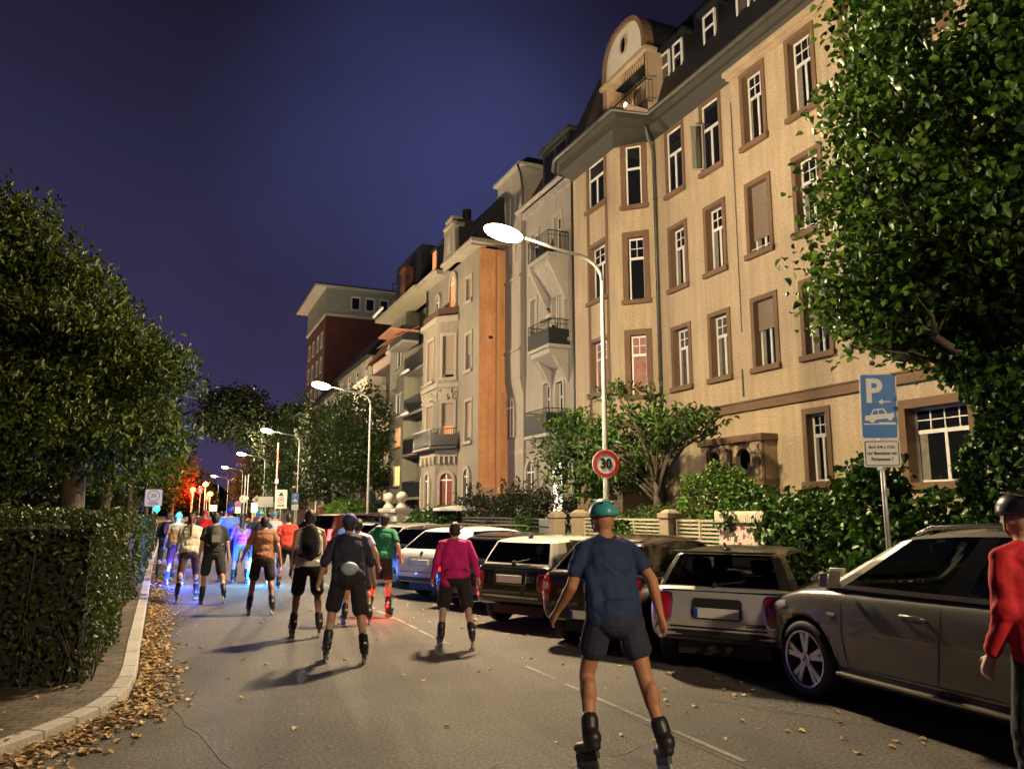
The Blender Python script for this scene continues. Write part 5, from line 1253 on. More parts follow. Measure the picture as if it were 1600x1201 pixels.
m = plate(Mx, [(-.09, -.118), (-.065, -.062), (-.018, -.056), (-.018, -.112)], .009, .0105); k_ = plate(Mx, [(-.006, -.11), (-.006, -.055), (.045, -.047), (.078, -.102)], .009, .0105); m.add(k_.v, k_.f); m.build("symbol_window", M_sb, o)
m = plate(Mx, [(-.20, -.255), (-.20, -.238), (-.01, -.238), (-.01, -.222), (.20, -.222), (.20, -.255)], .006, .0085); m.build("kerb_symbol", M_sw, o)
M2 = frame_at((sx_ - .04, sy_ - .06, 2.62), R(-40), R(-1.0))
plate(M2, rrect(0, 0, .23, .185, .03), -.012, 0).build("text_plate", M_sw, o)
m = MB(); m.ring([M2 @ Vector((a, b, .001)) for a, b in rrect(0, 0, .214, .169, .024)], [M2 @ Vector((a, b, .001)) for a, b in rrect(0, 0, .203, .158, .016)], (M2.to_3x3() @ Vector((0, 0, 1))) * .003); m.build("plate_border", M_sk, o)
for k, (tx, sz) in enumerate((("Mo-Fr, 8-9h u. 17-22h", .052), ("nur Bewohner mit", .066), ("Parkausweis 7", .066))):
    text_mesh("sign_text", tx, sz, M2 @ Matrix.Translation((0, .085 - k * .082, .003)), M_sk, o, bold=.0015, sx=(.70 if k == 0 else .74))
for z in (2.55, 2.7, 3.1, 3.5):
    pass
m = MB(); m.box(sx_ - .04, sx_ + .04, sy_ - .05, sy_ + .04, 3.05, 3.09); m.box(sx_ - .04, sx_ + .04, sy_ - .05, sy_ + .04, 2.4, 2.44); m.box(sx_ - .02, sx_ + .06, sy_ - .04, sy_ - .03, 2.05, 2.14); m.build("clamp", M_galv, o)

# distant signs
def simple_sign(label, x, y, z, w_, h_, face, marks=(), yaw=0, pole=True, shape='rect', texts=()):
    o = thing("road_sign", label, "road sign", (x, y, .05)); Mx = frame_at((x, y - .06, z), yaw)
    pts = rrect(0, 0, w_ / 2, h_ / 2, .05) if shape == 'rect' else disc(w_ / 2) if shape == 'disc' else [(0, -h_ / 2), (w_ / 2, 0), (0, h_ / 2), (-w_ / 2, 0)]
    plate(Mx, pts, -.015, 0).build("sign_board", face, o)
    for pts2, mt in marks: plate(Mx, pts2, .003, .008).build("symbol", mt, o)
    for tx, sz, dy, mt in texts: text_mesh("sign_text", tx, sz, Mx @ Matrix.Translation((0, dy, .008)), mt, o, bold=.006)
    if pole: m = MB(); m.tube([(x, y, .05), (x, y, z + h_ * .3)], .035, 7); m.build("pole", M_galv, o)
    return o
def ring_pts(r0, r1, dy, n=24): return [(r0 * math.cos(t), r0 * math.sin(t) + dy) for t in [2 * math.pi * k / n for k in range(n + 1)]] + [(r1 * math.cos(t), r1 * math.sin(t) + dy) for t in [2 * math.pi * k / n for k in range(n, -1, -1)]]
M_gy = mat("sign_grey", (.25, .25, .25), .5)
simple_sign("white zone sign with grey 30 circle over the left hedge", -.62, 34, 2.35, .62, .66, M_sw, [(ring_pts(.22, .19, .08), M_gy)], texts=[("30", .2, .08, M_gy), ("ZONE", .13, -.22, M_gy)])
simple_sign("tall white zone sign with warning triangle and red 30 circle", 6.25, 50, 2.55, .72, 1.15, M_sw, [([(-.16, .2), (.16, .2), (0, .47)], M_sk), (ring_pts(.19, .15, -.05), M_sr)], texts=[("30", .16, -.05, M_sk), ("ZONE", .15, -.4, M_sk)])
simple_sign("blank white sign board beside the conifer", 6.0, 56, 2.45, .95, .72, M_sw)
simple_sign("small blue parking sign with white plate at the third lamp pole", 8.45, 59.5, 2.75, .52, .78, M_sb, [([(-.16, -.25), (.16, -.25), (.16, -.13), (.08, -.13), (.05, -.03), (-.05, -.03), (-.08, -.13), (-.16, -.13)], M_sw)], texts=[("P", .34, .18, M_sw)])
simple_sign("small white text plate below the distant blue parking sign", 8.45, 59.45, 2.1, .5, .42, M_sw, pole=False)
simple_sign("white round sign with small mark on a distant lamp pole", 8.35, 103, 3.3, 1.0, 1.0, M_sw, [(disc(.16), M_gy)], shape='disc')
simple_sign("white diamond priority sign above the green traffic light", 8.1, 84, 2.95, .95, .95, M_sw, [([(0, -.2), (.2, 0), (0, .2), (-.2, 0)], mat("sign_yellow", (.6, .35, .02), .5))], shape='dia')
simple_sign("round violet no-parking sign over a white plate", 7.2, 96, 2.6, .75, .75, mat("sign_violet", (.16, .10, .32), .5), [(disc(.2), M_sr)], shape='disc')
simple_sign("small white plate below the round violet sign", 7.2, 95.9, 1.9, .6, .7, M_sw, pole=False)
simple_sign("small white square sign far down the street", 5.6, 118, 2.2, .95, .85, M_sw)
simple_sign("narrow white notice plate beside the far barrier pole", 6.3, 67, 2.1, .5, .8, M_sw)
for i, (x, y, h_, mt, lab) in enumerate(((7.6, 64, 7.2, mat("red_white_mast", (.5, .25, .22), .6, col2=(.35, .04, .03), vscale=1.4), "tall thin red and white banded mast"), (6.4, 78, 5.2, M_galv, "plain steel pole of a far signal, left of the red and white mast"), (6.6, 77.4, 5.2, M_galv, "second plain steel pole right beside its twin"))):
    o = thing("mast", lab, "mast", (x, y, .05)); m = MB(); m.tube([(x, y, .05), (x, y, h_)], .06, 7); m.build("pole", mt, o)
    m = MB(); m.box(x - .12, x + .12, y - .12, y + .12, h_ * .55, h_ * .6); m.build("bracket", M_galv, o)
# traffic signals at the far crossing, glowing through the crowd
def signal(label, x, y, z, col, s=.16, st=60, pw=60, name="traffic_light", n=1):
    o = thing(name, label, "traffic light", (x, y, .05), world=True)
    m = MB(); m.tube([(x, y, .05), (x, y, z + .6)], .06, 7); m.build("pole", M_galv, o)
    m = MB(); m.box(x - .17, x + .17, y - .16, y + .1, z - .45, z + .55); m.build("housing", M_dark, o, bevel=.03)
    for k in range(3):
        m = MB(); m.ball((x, y - .2, z + .33 - k * .33), (s, .06, s), 12, 8)
        on = (k == 0 and col[0] > .8) or (k == 2 and col[1] > .8)
        m.build("lens", emis("signal_" + ("red" if col[0] > .8 else "green"), col, st) if on else M_dark, o, smooth=True)
    l_ = bpy.data.lights.new("signal_light", 'POINT'); l_.energy = pw; l_.color = col; l_.shadow_soft_size = .2
    lo = bpy.data.objects.new("signal_light", l_); lo.location = Vector((x, y - .55, z)) - OFF[o]; COL.objects.link(lo); lo.parent = o
    return o
GREEN = (.02, 1.0, .62); RED = (1.0, .022, .012)
signal("green traffic light over the left hedge end", -.8, 58, 2.3, GREEN, .20, 4, 260)
signal("green traffic light in the middle of the crowd, below the white diamond sign", 8.0, 83.5, 2.2, GREEN, .24, 4, 420)
for i, (x, y, z, lab) in enumerate(((3.6, 160, 5.0, "red traffic light at the far crossing, left one of the red cluster"), (5.1, 160, 5.6, "red traffic light at the far crossing, middle one of the red cluster"), (6.3, 159, 4.2, "red traffic light at the far crossing, right one of the red cluster"))):
    signal(lab, x, y, z, RED, .5, 6, 4200)
# sodium lamps on the far side street
for i, (x, y, z, lab) in enumerate(((3.6, 152, 5.6, "yellow lamp glowing far left at the end of the street"), (5.6, 150, 6.5, "upper yellow-white lamp at the end of the street"), (6.0, 140, 4.6, "lower yellow lamp just above the red lights"))):
    o = thing("sodium_lamp", lab, "street lamp", (x, y, .05)); m = MB(); m.tube([(x, y, .05), (x, y, z)], .07, 7); m.build("pole", M_pole, o)
    m = MB(); m.ball((x, y, z), (.5, .5, .42), 12, 8); m.build("globe", emis("sodium_globe", (1, .48, .07), 5), o, smooth=True)
    l_ = bpy.data.lights.new("sodium_light", "POINT"); l_.energy = 5200; l_.color = (1, .42, .08); l_.shadow_soft_size = .3; lo = bpy.data.objects.new("sodium_light", l_); lo.location = Vector((x - .3, y - .9, z)) - OFF[o]; COL.objects.link(lo); lo.parent = o
# ================================================================= cars
M_tyre = mat("tyre_rubber", (.014, .014, .014), .75, bump=.3, bscale=60)
M_rim = mat("alloy_rim", (.55, .55, .55), .3, metal=.85)
M_gloss = mat('gloss_black_pillar', (.008, .008, .009), .15)
M_arch = mat("black_plastic", (.012, .012, .013), .6)
M_glass = glassmat("car_glass", .10); M_glass_c = glassmat("clear_car_glass", .45, 1.0)
M_tail = mat("tail_lamp_red", (.36, .006, .010), .08, coat=1, spec=.7)
M_tailw = mat("tail_lamp_clear", (.55, .45, .42), .1, coat=1)
M_head = mat("head_lamp_glass", (.55, .58, .60), .06, coat=1, metal=.4)
M_plate = mat("licence_plate", (.62, .62, .60), .5); M_eu = mat("plate_blue_strip", (.02, .05, .35), .5)
M_chrome = mat("chrome", (.75, .75, .75), .12, metal=1.0); M_seat = mat("seat_fabric", (.02, .02, .022), .8)
def paint(name, c, metal=.35, rough=.32): return mat(name, c, rough, metal=metal, coat=1.0, spec=.5, var=.05, vscale=3)

def smooth1(a, k=2):
    a = np.asarray(a, float)
    for _ in range(k):
        b = np.concatenate([[a[0]], a, [a[-1]]]); a = .25 * b[:-2] + .5 * b[1:-1] + .25 * b[2:]
    return a

PROF = np.array([(0, 0), (.70, .0), (.92, .015), (.972, .10), (.992, .26), (1.0, .45), (.995, .62), (.975, .78), (.945, .90), (.90, .965), (.80, .995), (.45, 1.012), (0, 1.02)])
def hull_rings(st, n=90):
    st = np.array(st, float); y = np.linspace(st[0, 0], st[-1, 0], n)
    e = np.linspace(0, 1, n); y = st[0, 0] + (st[-1, 0] - st[0, 0]) * (.5 - .5 * np.cos(np.pi * e))
    hw = smooth1(np.interp(y, st[:, 0], st[:, 1]), 4); zb = smooth1(np.interp(y, st[:, 0], st[:, 2]), 4); zt = smooth1(np.interp(y, st[:, 0], st[:, 3]), 4)
    tp = np.linspace(0, 1, 27); cp = np.linspace(0, 1, len(PROF))
    fx = smooth1(np.interp(tp, cp, PROF[:, 0]), 1); fz = smooth1(np.interp(tp, cp, PROF[:, 1]), 1); fx[0] = fx[-1] = 0
    return y, hw, zb, zt, fx, fz

def car_hull(st):
    y, hw, zb, zt, fx, fz = hull_rings(st); V = []; n = len(fx); F = []
    FX = np.concatenate([fx, -fx[-2:0:-1]]); FZ = np.concatenate([fz, fz[-2:0:-1]]); k = len(FX)
    for i in range(len(y)):
        for a, b in zip(FX, FZ): V.append((hw[i] * a, y[i], zb[i] + (zt[i] - zb[i]) * b))
    for i in range(len(y) - 1):
        for j in range(k): F.append((i * k + j, i * k + (j + 1) % k, (i + 1) * k + (j + 1) % k, (i + 1) * k + j))
    F.append(tuple(range(k - 1, -1, -1))); F.append(tuple((len(y) - 1) * k + j for j in range(k)))
    return V, F

def patch(mb, bvh, pts, fr_o, fr_u, fr_v, d, eps=.006, rings=5, dome=.0, thick=.012):
    """A skin that follows the body: outline pts (a,b) in the plane o+u*a+v*b, cast along d onto the body."""
    o, u, v, d = Vector(fr_o), Vector(fr_u), Vector(fr_v), Vector(d).normalized(); n = len(pts)
    ca = sum(p[0] for p in pts) / n; cb = sum(p[1] for p in pts) / n; V = []
    def cast(a, b, e):
        q = o + u * a + v * b; loc, nor, _, _ = bvh.ray_cast(q - d * 3, d)
        if loc is None: return None
        if nor.dot(d) > 0: nor = -nor
        return loc + nor * e
    rows = [1.0] + [1 - (k + .3) / rings for k in range(rings)]
    last = None
    k0 = len(mb.v)
    for r_i, s in enumerate([1.0] + rows):
        for a, b in pts:
            aa, bb = ca + (a - ca) * s, cb + (b - cb) * s
            e = -thick if r_i == 0 else eps + dome * (1 - s * s)
            p = cast(aa, bb, e)
            if p is None: p = last if last is not None else o + u * aa + v * bb
            last = p; V.append(p)
    R_ = len(rows) + 1; F = []
    for i in range(R_ - 1):
        for j in range(n): F.append((i * n + j, i * n + (j + 1) % n, (i + 1) * n + (j + 1) % n, (i + 1) * n + j))
    F.append(tuple((R_ - 1) * n + j for j in range(n)))
    mb.add(V, F); return mb

def strip(mb, bvh, pts, d, wv, eps=.003):
    """thin ribbon (panel gap, trim) along world-ish points cast along d; wv = half width vector"""
    wv = Vector(wv); d = Vector(d).normalized(); rows = []
    for p in pts:
        r_ = []
        for s in (-1, 1):
            q = Vector(p) + wv * s; loc, nor, _, _ = bvh.ray_cast(q - d * 3, d)
            if loc is None: r_ = None; break
            if nor.dot(d) > 0: nor = -nor
            r_.append(loc + nor * eps)
        if r_: rows.append(r_)
    for a, b in zip(rows, rows[1:]): mb.quad(a[0], a[1], b[1], b[0])
    return mb

def lerp_pts(a, b, n): return [Vector(a).lerp(Vector(b), i / n) for i in range(n + 1)]

def wheel(root, x, y, r, side, rim_r, wd=.21, spokes=5, steer=0.0, double=True, roundel=False):
    """wheel > rim; axle along x, outer face towards side*x"""
    Mx = Matrix.Translation((x, y, r)) @ Matrix.Rotation(steer, 4, 'Z')
    t = MB(); prof = [(rim_r, -wd / 2 + .01), (rim_r + .02, -wd / 2), (r - .04, -wd / 2), (r - .012, -wd / 2 + .02), (r, -wd / 2 + .05), (r, wd / 2 - .05), (r - .012, wd / 2 - .02), (r - .04, wd / 2), (rim_r + .02, wd / 2), (rim_r, wd / 2 - .01)]
    t.lathe(prof, (0, 0, 0), 40, 'x'); t.f = t.f[:-2]; t.m = t.m[:-2]; t.v = [tuple(Mx @ Vector(p)) for p in t.v]
    o = t.build("wheel", M_tyre, root, smooth=True, auto=50)
    m = MB(); xo = side * (wd / 2 - .02)
    prof = [(rim_r + .004, side * (wd / 2 + .004)), (rim_r - .016, side * (wd / 2 + .006)), (rim_r - .026, xo - side * .03), (rim_r - .03, -side * wd * .3)]
    m.lathe(prof, (0, 0, 0), 40, 'x'); m.f = m.f[:-2]; m.m = m.m[:-2]
    for k in range(spokes):
        a0 = 2 * math.pi * k / spokes + .3
        for da in ((-.13, .13) if double else (0,)):
            a1 = a0 + da * .55; a2 = a0 + da * 1.25
            p0 = Vector((xo - side * .005, .05 * math.cos(a1), .05 * math.sin(a1))); p1 = Vector((xo - side * .0, (rim_r - .01) * math.cos(a2), (rim_r - .01) * math.sin(a2)))
            dr = (p1 - p0).normalized(); nn = Vector((side, 0, 0)); s_ = dr.cross(nn).normalized()
            w0, w1 = (.020, .030) if double else (.035, .045)
            m.hexa([p0 - s_ * w0 - nn * .03, p0 + s_ * w0 - nn * .03, p1 + s_ * w1 - nn * .03, p1 - s_ * w1 - nn * .03, p0 - s_ * w0 + nn * .012, p0 + s_ * w0 + nn * .012, p1 + s_ * w1 + nn * .006, p1 - s_ * w1 + nn * .006])
    m.lathe([(.075, xo - side * .03), (.07, xo + side * .014), (.02, xo + side * .016)], (0, 0, 0), 16, 'x')
    m.v = [tuple(Mx @ Vector(p)) for p in m.v]; m.build("rim", M_rim, o, bevel=.004)
    m = MB(); m.lathe([(rim_r - .03, xo - side * .09), (.02, xo - side * .09)], (0, 0, 0), 24, 'x'); m.v = [tuple(Mx @ Vector(p)) for p in m.v]; m.build("brake_disc", mat("brake_disc", (.035, .033, .03), .6, metal=.4), o)
    if roundel:
        m = MB()
        for k in range(4): m.mi = k % 2; m.add([(xo + side * .019, 0, 0)] + [(xo + side * .019, .034 * math.cos(math.pi / 2 * (k + j / 5)), .034 * math.sin(math.pi / 2 * (k + j / 5))) for j in range(6)], [tuple(range(7))])
        m.v = [tuple(Mx @ Vector(p)) for p in m.v]; m.build("hub_roundel", [mat("roundel_white", (.6, .6, .6), .4), mat("roundel_blue", (.05, .16, .42), .4)], o)
    return o

def car(name, label, loc, heading, hull, gh, paintm, wheels, roofm=None, glass=None, group="cars parked along the gardens", side_split=(-.36, .18), bsplit=.0, seats=True, pillar_black=False, cat="car", rearwin=.84):
    """heading: compass angle from street direction (+Y), clockwise. hull: stations (y, half width, zb, zt); gh: greenhouse dict."""
    root = thing(name, label, cat, (loc[0], loc[1], 0), -heading, group, world=False)
    glass = glass or M_glass; roofm = roofm or paintm
    V, F = car_hull(hull); bvh = BVHTree.FromPolygons([Vector(v) for v in V], F)
    b = MB(); b.add(V, F); body = b.build("body", paintm, root, smooth=True)
    # wheel wells
    c = MB()
    for (yw, r, rr_, tr, st_) in wheels['axles']: c.lathe([(r * 1.13, -1.5), (r * 1.13, 1.5)], (0, yw, r * 1.0), 36, 'x')
    cut = c.build("wheel_well_cutter", M_arch, root)
    bo = body.modifiers.new("wells", 'BOOLEAN'); bo.operation = 'DIFFERENCE'; bo.object = cut; bo.solver = 'EXACT'
    PENDING.append(('mod', body, [cut]))
    st = np.array(hull); L0, L1 = st[0, 0], st[-1, 0]
    u = MB(); hwm = st[:, 1].max(); u.box(-hwm * .62, hwm * .62, L0 + .22, L1 - .25, .20, .62); u.build("underbody", M_arch, root)
    for (yw, r, rr_, tr, steer) in wheels['axles']:
        for s in (-1, 1): wheel(root, s * tr, yw, r, s, rr_, steer=steer, spokes=wheels.get('spokes', 5), double=wheels.get('double', True), wd=wheels.get('wd', .21), roundel=wheels.get('roundel', False))
    # greenhouse: columns round the plan, rows up to the roof
    cols_ = []          # (sx, sy, kind)
    NB = 8
    for k in range(NB + 1): sx = -rearwin + 2 * rearwin * k / NB; cols_.append((sx, -1 + .05 * sx * sx, 'rear'))
    cols_ += [(.90, -.945, 'p'), (.965, -.88, 'p'), (.99, -.80, 'p')]
    s0, s1 = side_split
    sy = [-.72] + list(np.linspace(-.70, s0 - .02, 5)) + [s0] + [s0 + .05] + list(np.linspace(s0 + .07, s1 - .05, 4)) + [s1, s1 + .06] + list(np.linspace(s1 + .09, .80, 6))
    kinds = ['p'] + ['s0'] * 5 + ['b'] + ['b'] + ['s1'] * 4 + ['b', 'b'] + ['s2'] * 6
    for a, kd in zip(sy, kinds): cols_.append((1.0, a, kd))
    cols_ += [(.985, .88, 'p'), (.95, .94, 'p'), (.90, .975, 'p')]
    for k in range(NB + 1): sx = .86 - 1.72 * k / NB; cols_.append((sx, 1.05 - .07 * sx * sx, 'front'))
    cols_ += [(-a, b_, k_) for a, b_, k_ in [(.90, .975, 'p'), (.95, .94, 'p'), (.985, .88, 'p')]]
    for a, kd in zip(sy[::-1], kinds[::-1]): cols_.append((-1.0, a, kd.replace('s', 't')))
    cols_ += [(-.99, -.80, 'p'), (-.965, -.88, 'p'), (-.90, -.945, 'p')]
    T = [0, .07, .3, .55, .78, .90, .97, 1.0]; n = len(cols_)
    def zroof(sy_): 
        return gh['zr'] - gh.get('rear_drop', .05) * max(0, -sy_) ** 2 - gh.get('front_drop', .10) * max(0, sy_) ** 2.2
    P = []
    for t in T:
        yr = gh['yr'][0] + (gh['yr'][1] - gh['yr'][0]) * t; yf = gh['yf'][0] + (gh['yf'][1] - gh['yf'][0]) * (t ** .92)
        wb = gh['w'][0] + (gh['w'][1] - gh['w'][0]) * (t ** 1.25)
        if t >= .97: wb -= .02; yr += .02; yf -= .03
        if t == 1.0: wb -= .05; yr += .05; yf -= .08
        for sx, sy_, kd in cols_:
            yy = (yr + yf) / 2 + (yf - yr) / 2 * sy_; zb_ = gh['zb'] - gh.get('belt_fall', .05) * (sy_ + 1) / 2
            P.append(Vector((wb * sx, yy, zb_ + (zroof(sy_) - zb_) * t)))
    roof = MB(); gl = {}; pil = {}
    for i in range(len(T) - 1):
        for j in range(n):
            q = (j + 1) % n; kd = cols_[j][2]; same = cols_[q][2] == kd
            quad = (P[i * n + j], P[i * n + q], P[(i + 1) * n + q], P[(i + 1) * n + j])
            if 1 <= i <= 4 and (kd == 'b' or (cols_[q][2] == 'b' and kd != 'p')): pil.setdefault((cols_[j][0] > 0, cols_[j][1] > .0), MB()).quad(*quad)
            elif kd not in 'pb' and same and 1 <= i <= 4:
                gl.setdefault(kd, MB()).quad(*quad)
            else:
                roof.quad(*quad)
    # roof skin
    top = len(T) - 1; cen = sum((P[top * n + j] for j in range(n)), Vector()) / n; prev = [P[top * n + j] for j in range(n)]
    for s, dz in ((.9, .012), (.7, .024), (.4, .032), (.12, .035)):
        cur = [Vector((cen.x + (p.x - cen.x) * s, cen.y + (p.y - cen.y) * s, p.z + dz)) for p in (P[top * n + j] for j in range(n))]
        cur = [Vector((c_.x, c_.y, zroof(max(-1, min(1, (c_.y - cen.y) / ((gh['yf'][1] - gh['yr'][1]) / 2)))) + dz)) for c_ in cur]
        for j in range(n): q = (j + 1) % n; roof.quad(prev[j], prev[q], cur[q], cur[j])
        prev = cur
    roof.add(prev, [tuple(range(n))])
    ro = roof.build("roof", roofm, root, smooth=True, auto=38)
    for mb in pil.values(): mb.build('door_pillar', M_gloss, root, smooth=True)
    names = {'rear': 'rear_window', 'front': 'windscreen'}
    for kd, mb in gl.items():
        mb.build(names.get(kd, 'side_window'), glass if kd in ('rear', 'front') else gh.get('sideglass', glass), root, smooth=True)
    # black frame round the glass (rubber), seen as the dark pillars
    if seats:
        zs = gh['zb'] - .28; yc = (gh['yr'][0] + gh['yf'][0]) / 2
        for (sx, yy) in ((-.36, yc + .15), (.36, yc + .15), (-.36, yc - .75), (.36, yc - .75)):
            m = MB(); m.obox((sx, yy, zs + .12), (.23, 0, 0), (0, .07, -.02), (0, -.05, .26)); m.obox((sx, yy - .09, zs + .50), (.12, 0, 0), (0, .05, 0), (0, -.02, .09)); m.build("seat", M_seat, root, bevel=.04)
    return root, bvh

def rear_patch(root, bvh, pts, name, material, x=0, z=0, eps=.006, dome=0.0, parent=None, ang=0.0):
    """outline pts in (x,z) seen from behind; cast forwards, optionally turned by ang to wrap a corner"""
    d = Vector((math.sin(ang), math.cos(ang), 0)); uu = Vector((math.cos(ang), -math.sin(ang), 0))
    y0 = min(v.co.y for v in root.children[0].data.vertices) + .06
    m = MB(); patch(m, bvh, pts, Vector((x, y0, z)), uu, (0, 0, 1), d, eps, dome=dome)
    return m.build(name, material, parent or root, smooth=True, auto=60)
def oval(w_, h_, e=2.6, n=24, lean=0.0):
    out = []
    for k in range(n):
        t = 2 * math.pi * k / n; c, s = math.cos(t), math.sin(t); x = w_ * math.copysign(abs(c) ** (2 / e), c); z = h_ * math.copysign(abs(s) ** (2 / e), s); out.append((x + lean * z, z))
    return out
def plate_on(root, bvh, z, x=0, ang=0, strip_=True, w_=.26, h_=.056):
    loc, nor, _, _ = bvh.ray_cast(Vector((x, -6, z)), Vector((0, 1, 0))); y = loc.y - .03
    m = MB(); m.box(x - w_, x + w_, y, y + .02, z - h_, z + h_); o = m.build("licence_plate", M_plate, root, bevel=.006)
    if strip_: m = MB(); m.box(x - w_ + .005, x - w_ + .05, y - .003, y, z - h_ + .004, z + h_ - .004); m.build("blue_strip", M_eu, o)
    return o, y
def mirror(root, x, y, z, s, material):
    m = MB(); m.obox((x + s * .11, y, z), (.10 * s, -.02, 0), (.01 * s, .05, 0), (.01, 0, .068)); m.tube([(x - s * .02, y + .01, z - .06), (x + s * .06, y, z - .04)], .03, 6); o = m.build("wing_mirror", material, root, bevel=.045, auto=60)
    return o
H = lambda deg: R(deg)

def place(rl, heading, track, y_rear):
    """car origin from the ground point of its rear-left tyre"""
    h_ = heading; f = Vector((math.sin(h_), math.cos(h_))); r_ = Vector((math.cos(h_), -math.sin(h_)))
    p = Vector(rl) + r_ * track - f * y_rear
    return (p.x, p.y)

# --- silver small hatchback (rear towards the street)
hd = R(55)
hull = [(-1.90, .60, .45, .62), (-1.88, .74, .41, .84), (-1.82, .82, .38, .955), (-1.70, .85, .35, .985), (-1.3, .868, .28, .985), (0, .864, .19, .97), (.75, .862, .19, .95), (1.3, .85, .2, .90), (1.65, .80, .22, .82), (1.82, .70, .26, .70), (1.88, .55, .32, .58)]
gh = dict(zb=.96, zr=1.375, yr=(-1.78, -1.50), yf=(1.0, .38), w=(.80, .62), rear_drop=.03, front_drop=.06, belt_fall=.0, sideglass=M_glass)
P_sil = paint("light_silver_paint", (.60, .58, .53), .45, .3)
c1, bv = car("parked_car", "light silver small hatchback with oval red tail lamps and black roof", place((5.86, 8.36), hd, .74, -1.25), hd, hull, gh, P_sil, dict(axles=[(-1.25, .305, .21, .72, 0), (1.24, .305, .21, .72, 0)]), roofm=mat("black_car_roof", (.014, .012, .010), .3, coat=.4), side_split=(-.3, .1))
for s in (-1, 1):
    o = rear_patch(c1, bv, oval(.088, .155, 3.2, lean=-.06 * s), "tail_lamp", M_tail, s * .62, .735, eps=.012, dome=.022, ang=-s * R(12))
    rear_patch(c1, bv, oval(.108, .178, 3.2, lean=-.06 * s), "lamp_rim", M_chrome, s * .62, .735, eps=.004, parent=o, ang=-s * R(12))
rear_patch(c1, bv, rrect(0, 0, .315, .135, .06), "plate_recess", mat("chrome_surround", (.5, .49, .46), .3, metal=.5), 0, .735, eps=.004)
rear_patch(c1, bv, rrect(0, 0, .29, .115, .05), "recess_panel", M_arch, 0, .742, eps=.007)
plate_on(c1, bv, .70)
rear_patch(c1, bv, rrect(0, 0, .70, .014, .01), "tailgate_gap", M_arch, 0, .535, eps=.002)
rear_patch(c1, bv, [(-.70, -.03), (-.62, .03), (-.5, .05), (.5, .05), (.62, .03), (.70, -.03), (.6, -.045), (-.6, -.045)], "rear_bumper_insert", M_arch, 0, .455, eps=.004)
rear_patch(c1, bv, rrect(0, 0, .66, .010, .008), "boot_edge_trim", M_chrome, 0, .93, eps=.004)
lc, nr, _, _ = bv.ray_cast(Vector((.44, -6, .585)), Vector((0, 1, 0)))
text_mesh("badge_text", "COOPER", .055, Matrix.Translation((.44, lc.y - .006, .585)) @ Matrix(((1, 0, 0, 0), (0, 0, -1, 0), (0, 1, 0, 0), (0, 0, 0, 1))), M_arch, c1, bold=.003)
m = MB(); m.box(-.60, .60, -1.66, -1.44, 1.352, 1.378); m.build("roof_spoiler", mat("black_car_roof"), c1, bevel=.012)
m = MB(); m.tube([(-.05, -1.78, 1.0), (.3, -1.745, 1.06)], .012, 5); m.ball((-.05, -1.78, 1.0), .035, 8, 6); m.build("rear_wiper", M_arch, c1)
m = MB(); m.tube([(0, -1.35, 1.38), (0, -1.5, 1.47)], .01, 5); m.ball((0, -1.35, 1.39), (.04, .06, .03), 8, 5); m.build("roof_antenna", M_arch, c1)
m = MB(); m.tube([(-.10, -1.86, .30), (-.10, -1.70, .30)], .03, 10); m.tube([(.10, -1.86, .30), (.10, -1.70, .30)], .03, 10); m.build("exhaust", M_arch, c1)
for s in (-1, 1): mirror(c1, s * .80, .62, 1.02, s, P_sil)

# --- dark red hatchback
hd = R(64)
hull = [(-1.98, .60, .44, .66), (-1.96, .75, .39, .90), (-1.90, .81, .36, 1.02), (-1.75, .85, .33, 1.04), (-1.2, .868, .26, 1.03), (0, .87, .20, .99), (.8, .868, .20, .96), (1.4, .85, .21, .90), (1.75, .79, .24, .80), (1.92, .68, .28, .68), (1.98, .5, .34, .56)]
gh = dict(zb=1.01, zr=1.47, yr=(-1.86, -1.42), yf=(1.15, .30), w=(.80, .60), rear_drop=.07, front_drop=.08, belt_fall=.06, sideglass=M_glass_c)
P_red = paint("dark_red_paint", (.014, .005, .005), .2, .3)
c2, bv = car("parked_car", "dark maroon hatchback with see-through side windows, right of the black car with white roof", place((5.46, 10.36), hd, .75, -1.32), hd, hull, gh, P_red, dict(axles=[(-1.32, .31, .21, .74, 0), (1.22, .31, .21, .74, 0)], double=False, spokes=6), glass=glassmat("mid_car_glass", .28), side_split=(-.34, .12))
for s in (-1, 1):
    o = rear_patch(c2, bv, [(s * a, b) for a, b in ((-.06, -.16), (.10, -.15), (.13, .0), (.10, .16), (.02, .17), (-.08, .05))], "tail_lamp", M_tail, s * .68, .80, eps=.010, dome=.012, ang=-s * R(24))
    rear_patch(c2, bv, oval(.045, .05), "reversing_lamp", M_tailw, s * .68, .82, eps=.024, parent=o, ang=-s * R(24))
rear_patch(c2, bv, [(-.72, -.06), (-.68, .06), (.68, .06), (.72, -.06), (.6, -.075), (-.6, -.075)], "rear_bumper_insert", M_arch, 0, .48, eps=.004)
plate_on(c2, bv, .47)
rear_patch(c2, bv, rrect(0, 0, .16, .012, .008), "tailgate_handle", M_chrome, 0, .93, eps=.008)
rear_patch(c2, bv, rrect(0, 0, .74, .007, .005), "tailgate_gap", M_arch, 0, .56, eps=.002)
for s in (-1, 1): mirror(c2, s * .82, .72, 1.05, s, P_red)
m = MB(); m.box(-.55, .55, -1.62, -1.40, 1.415, 1.44); m.build("roof_spoiler", P_red, c2, bevel=.012)

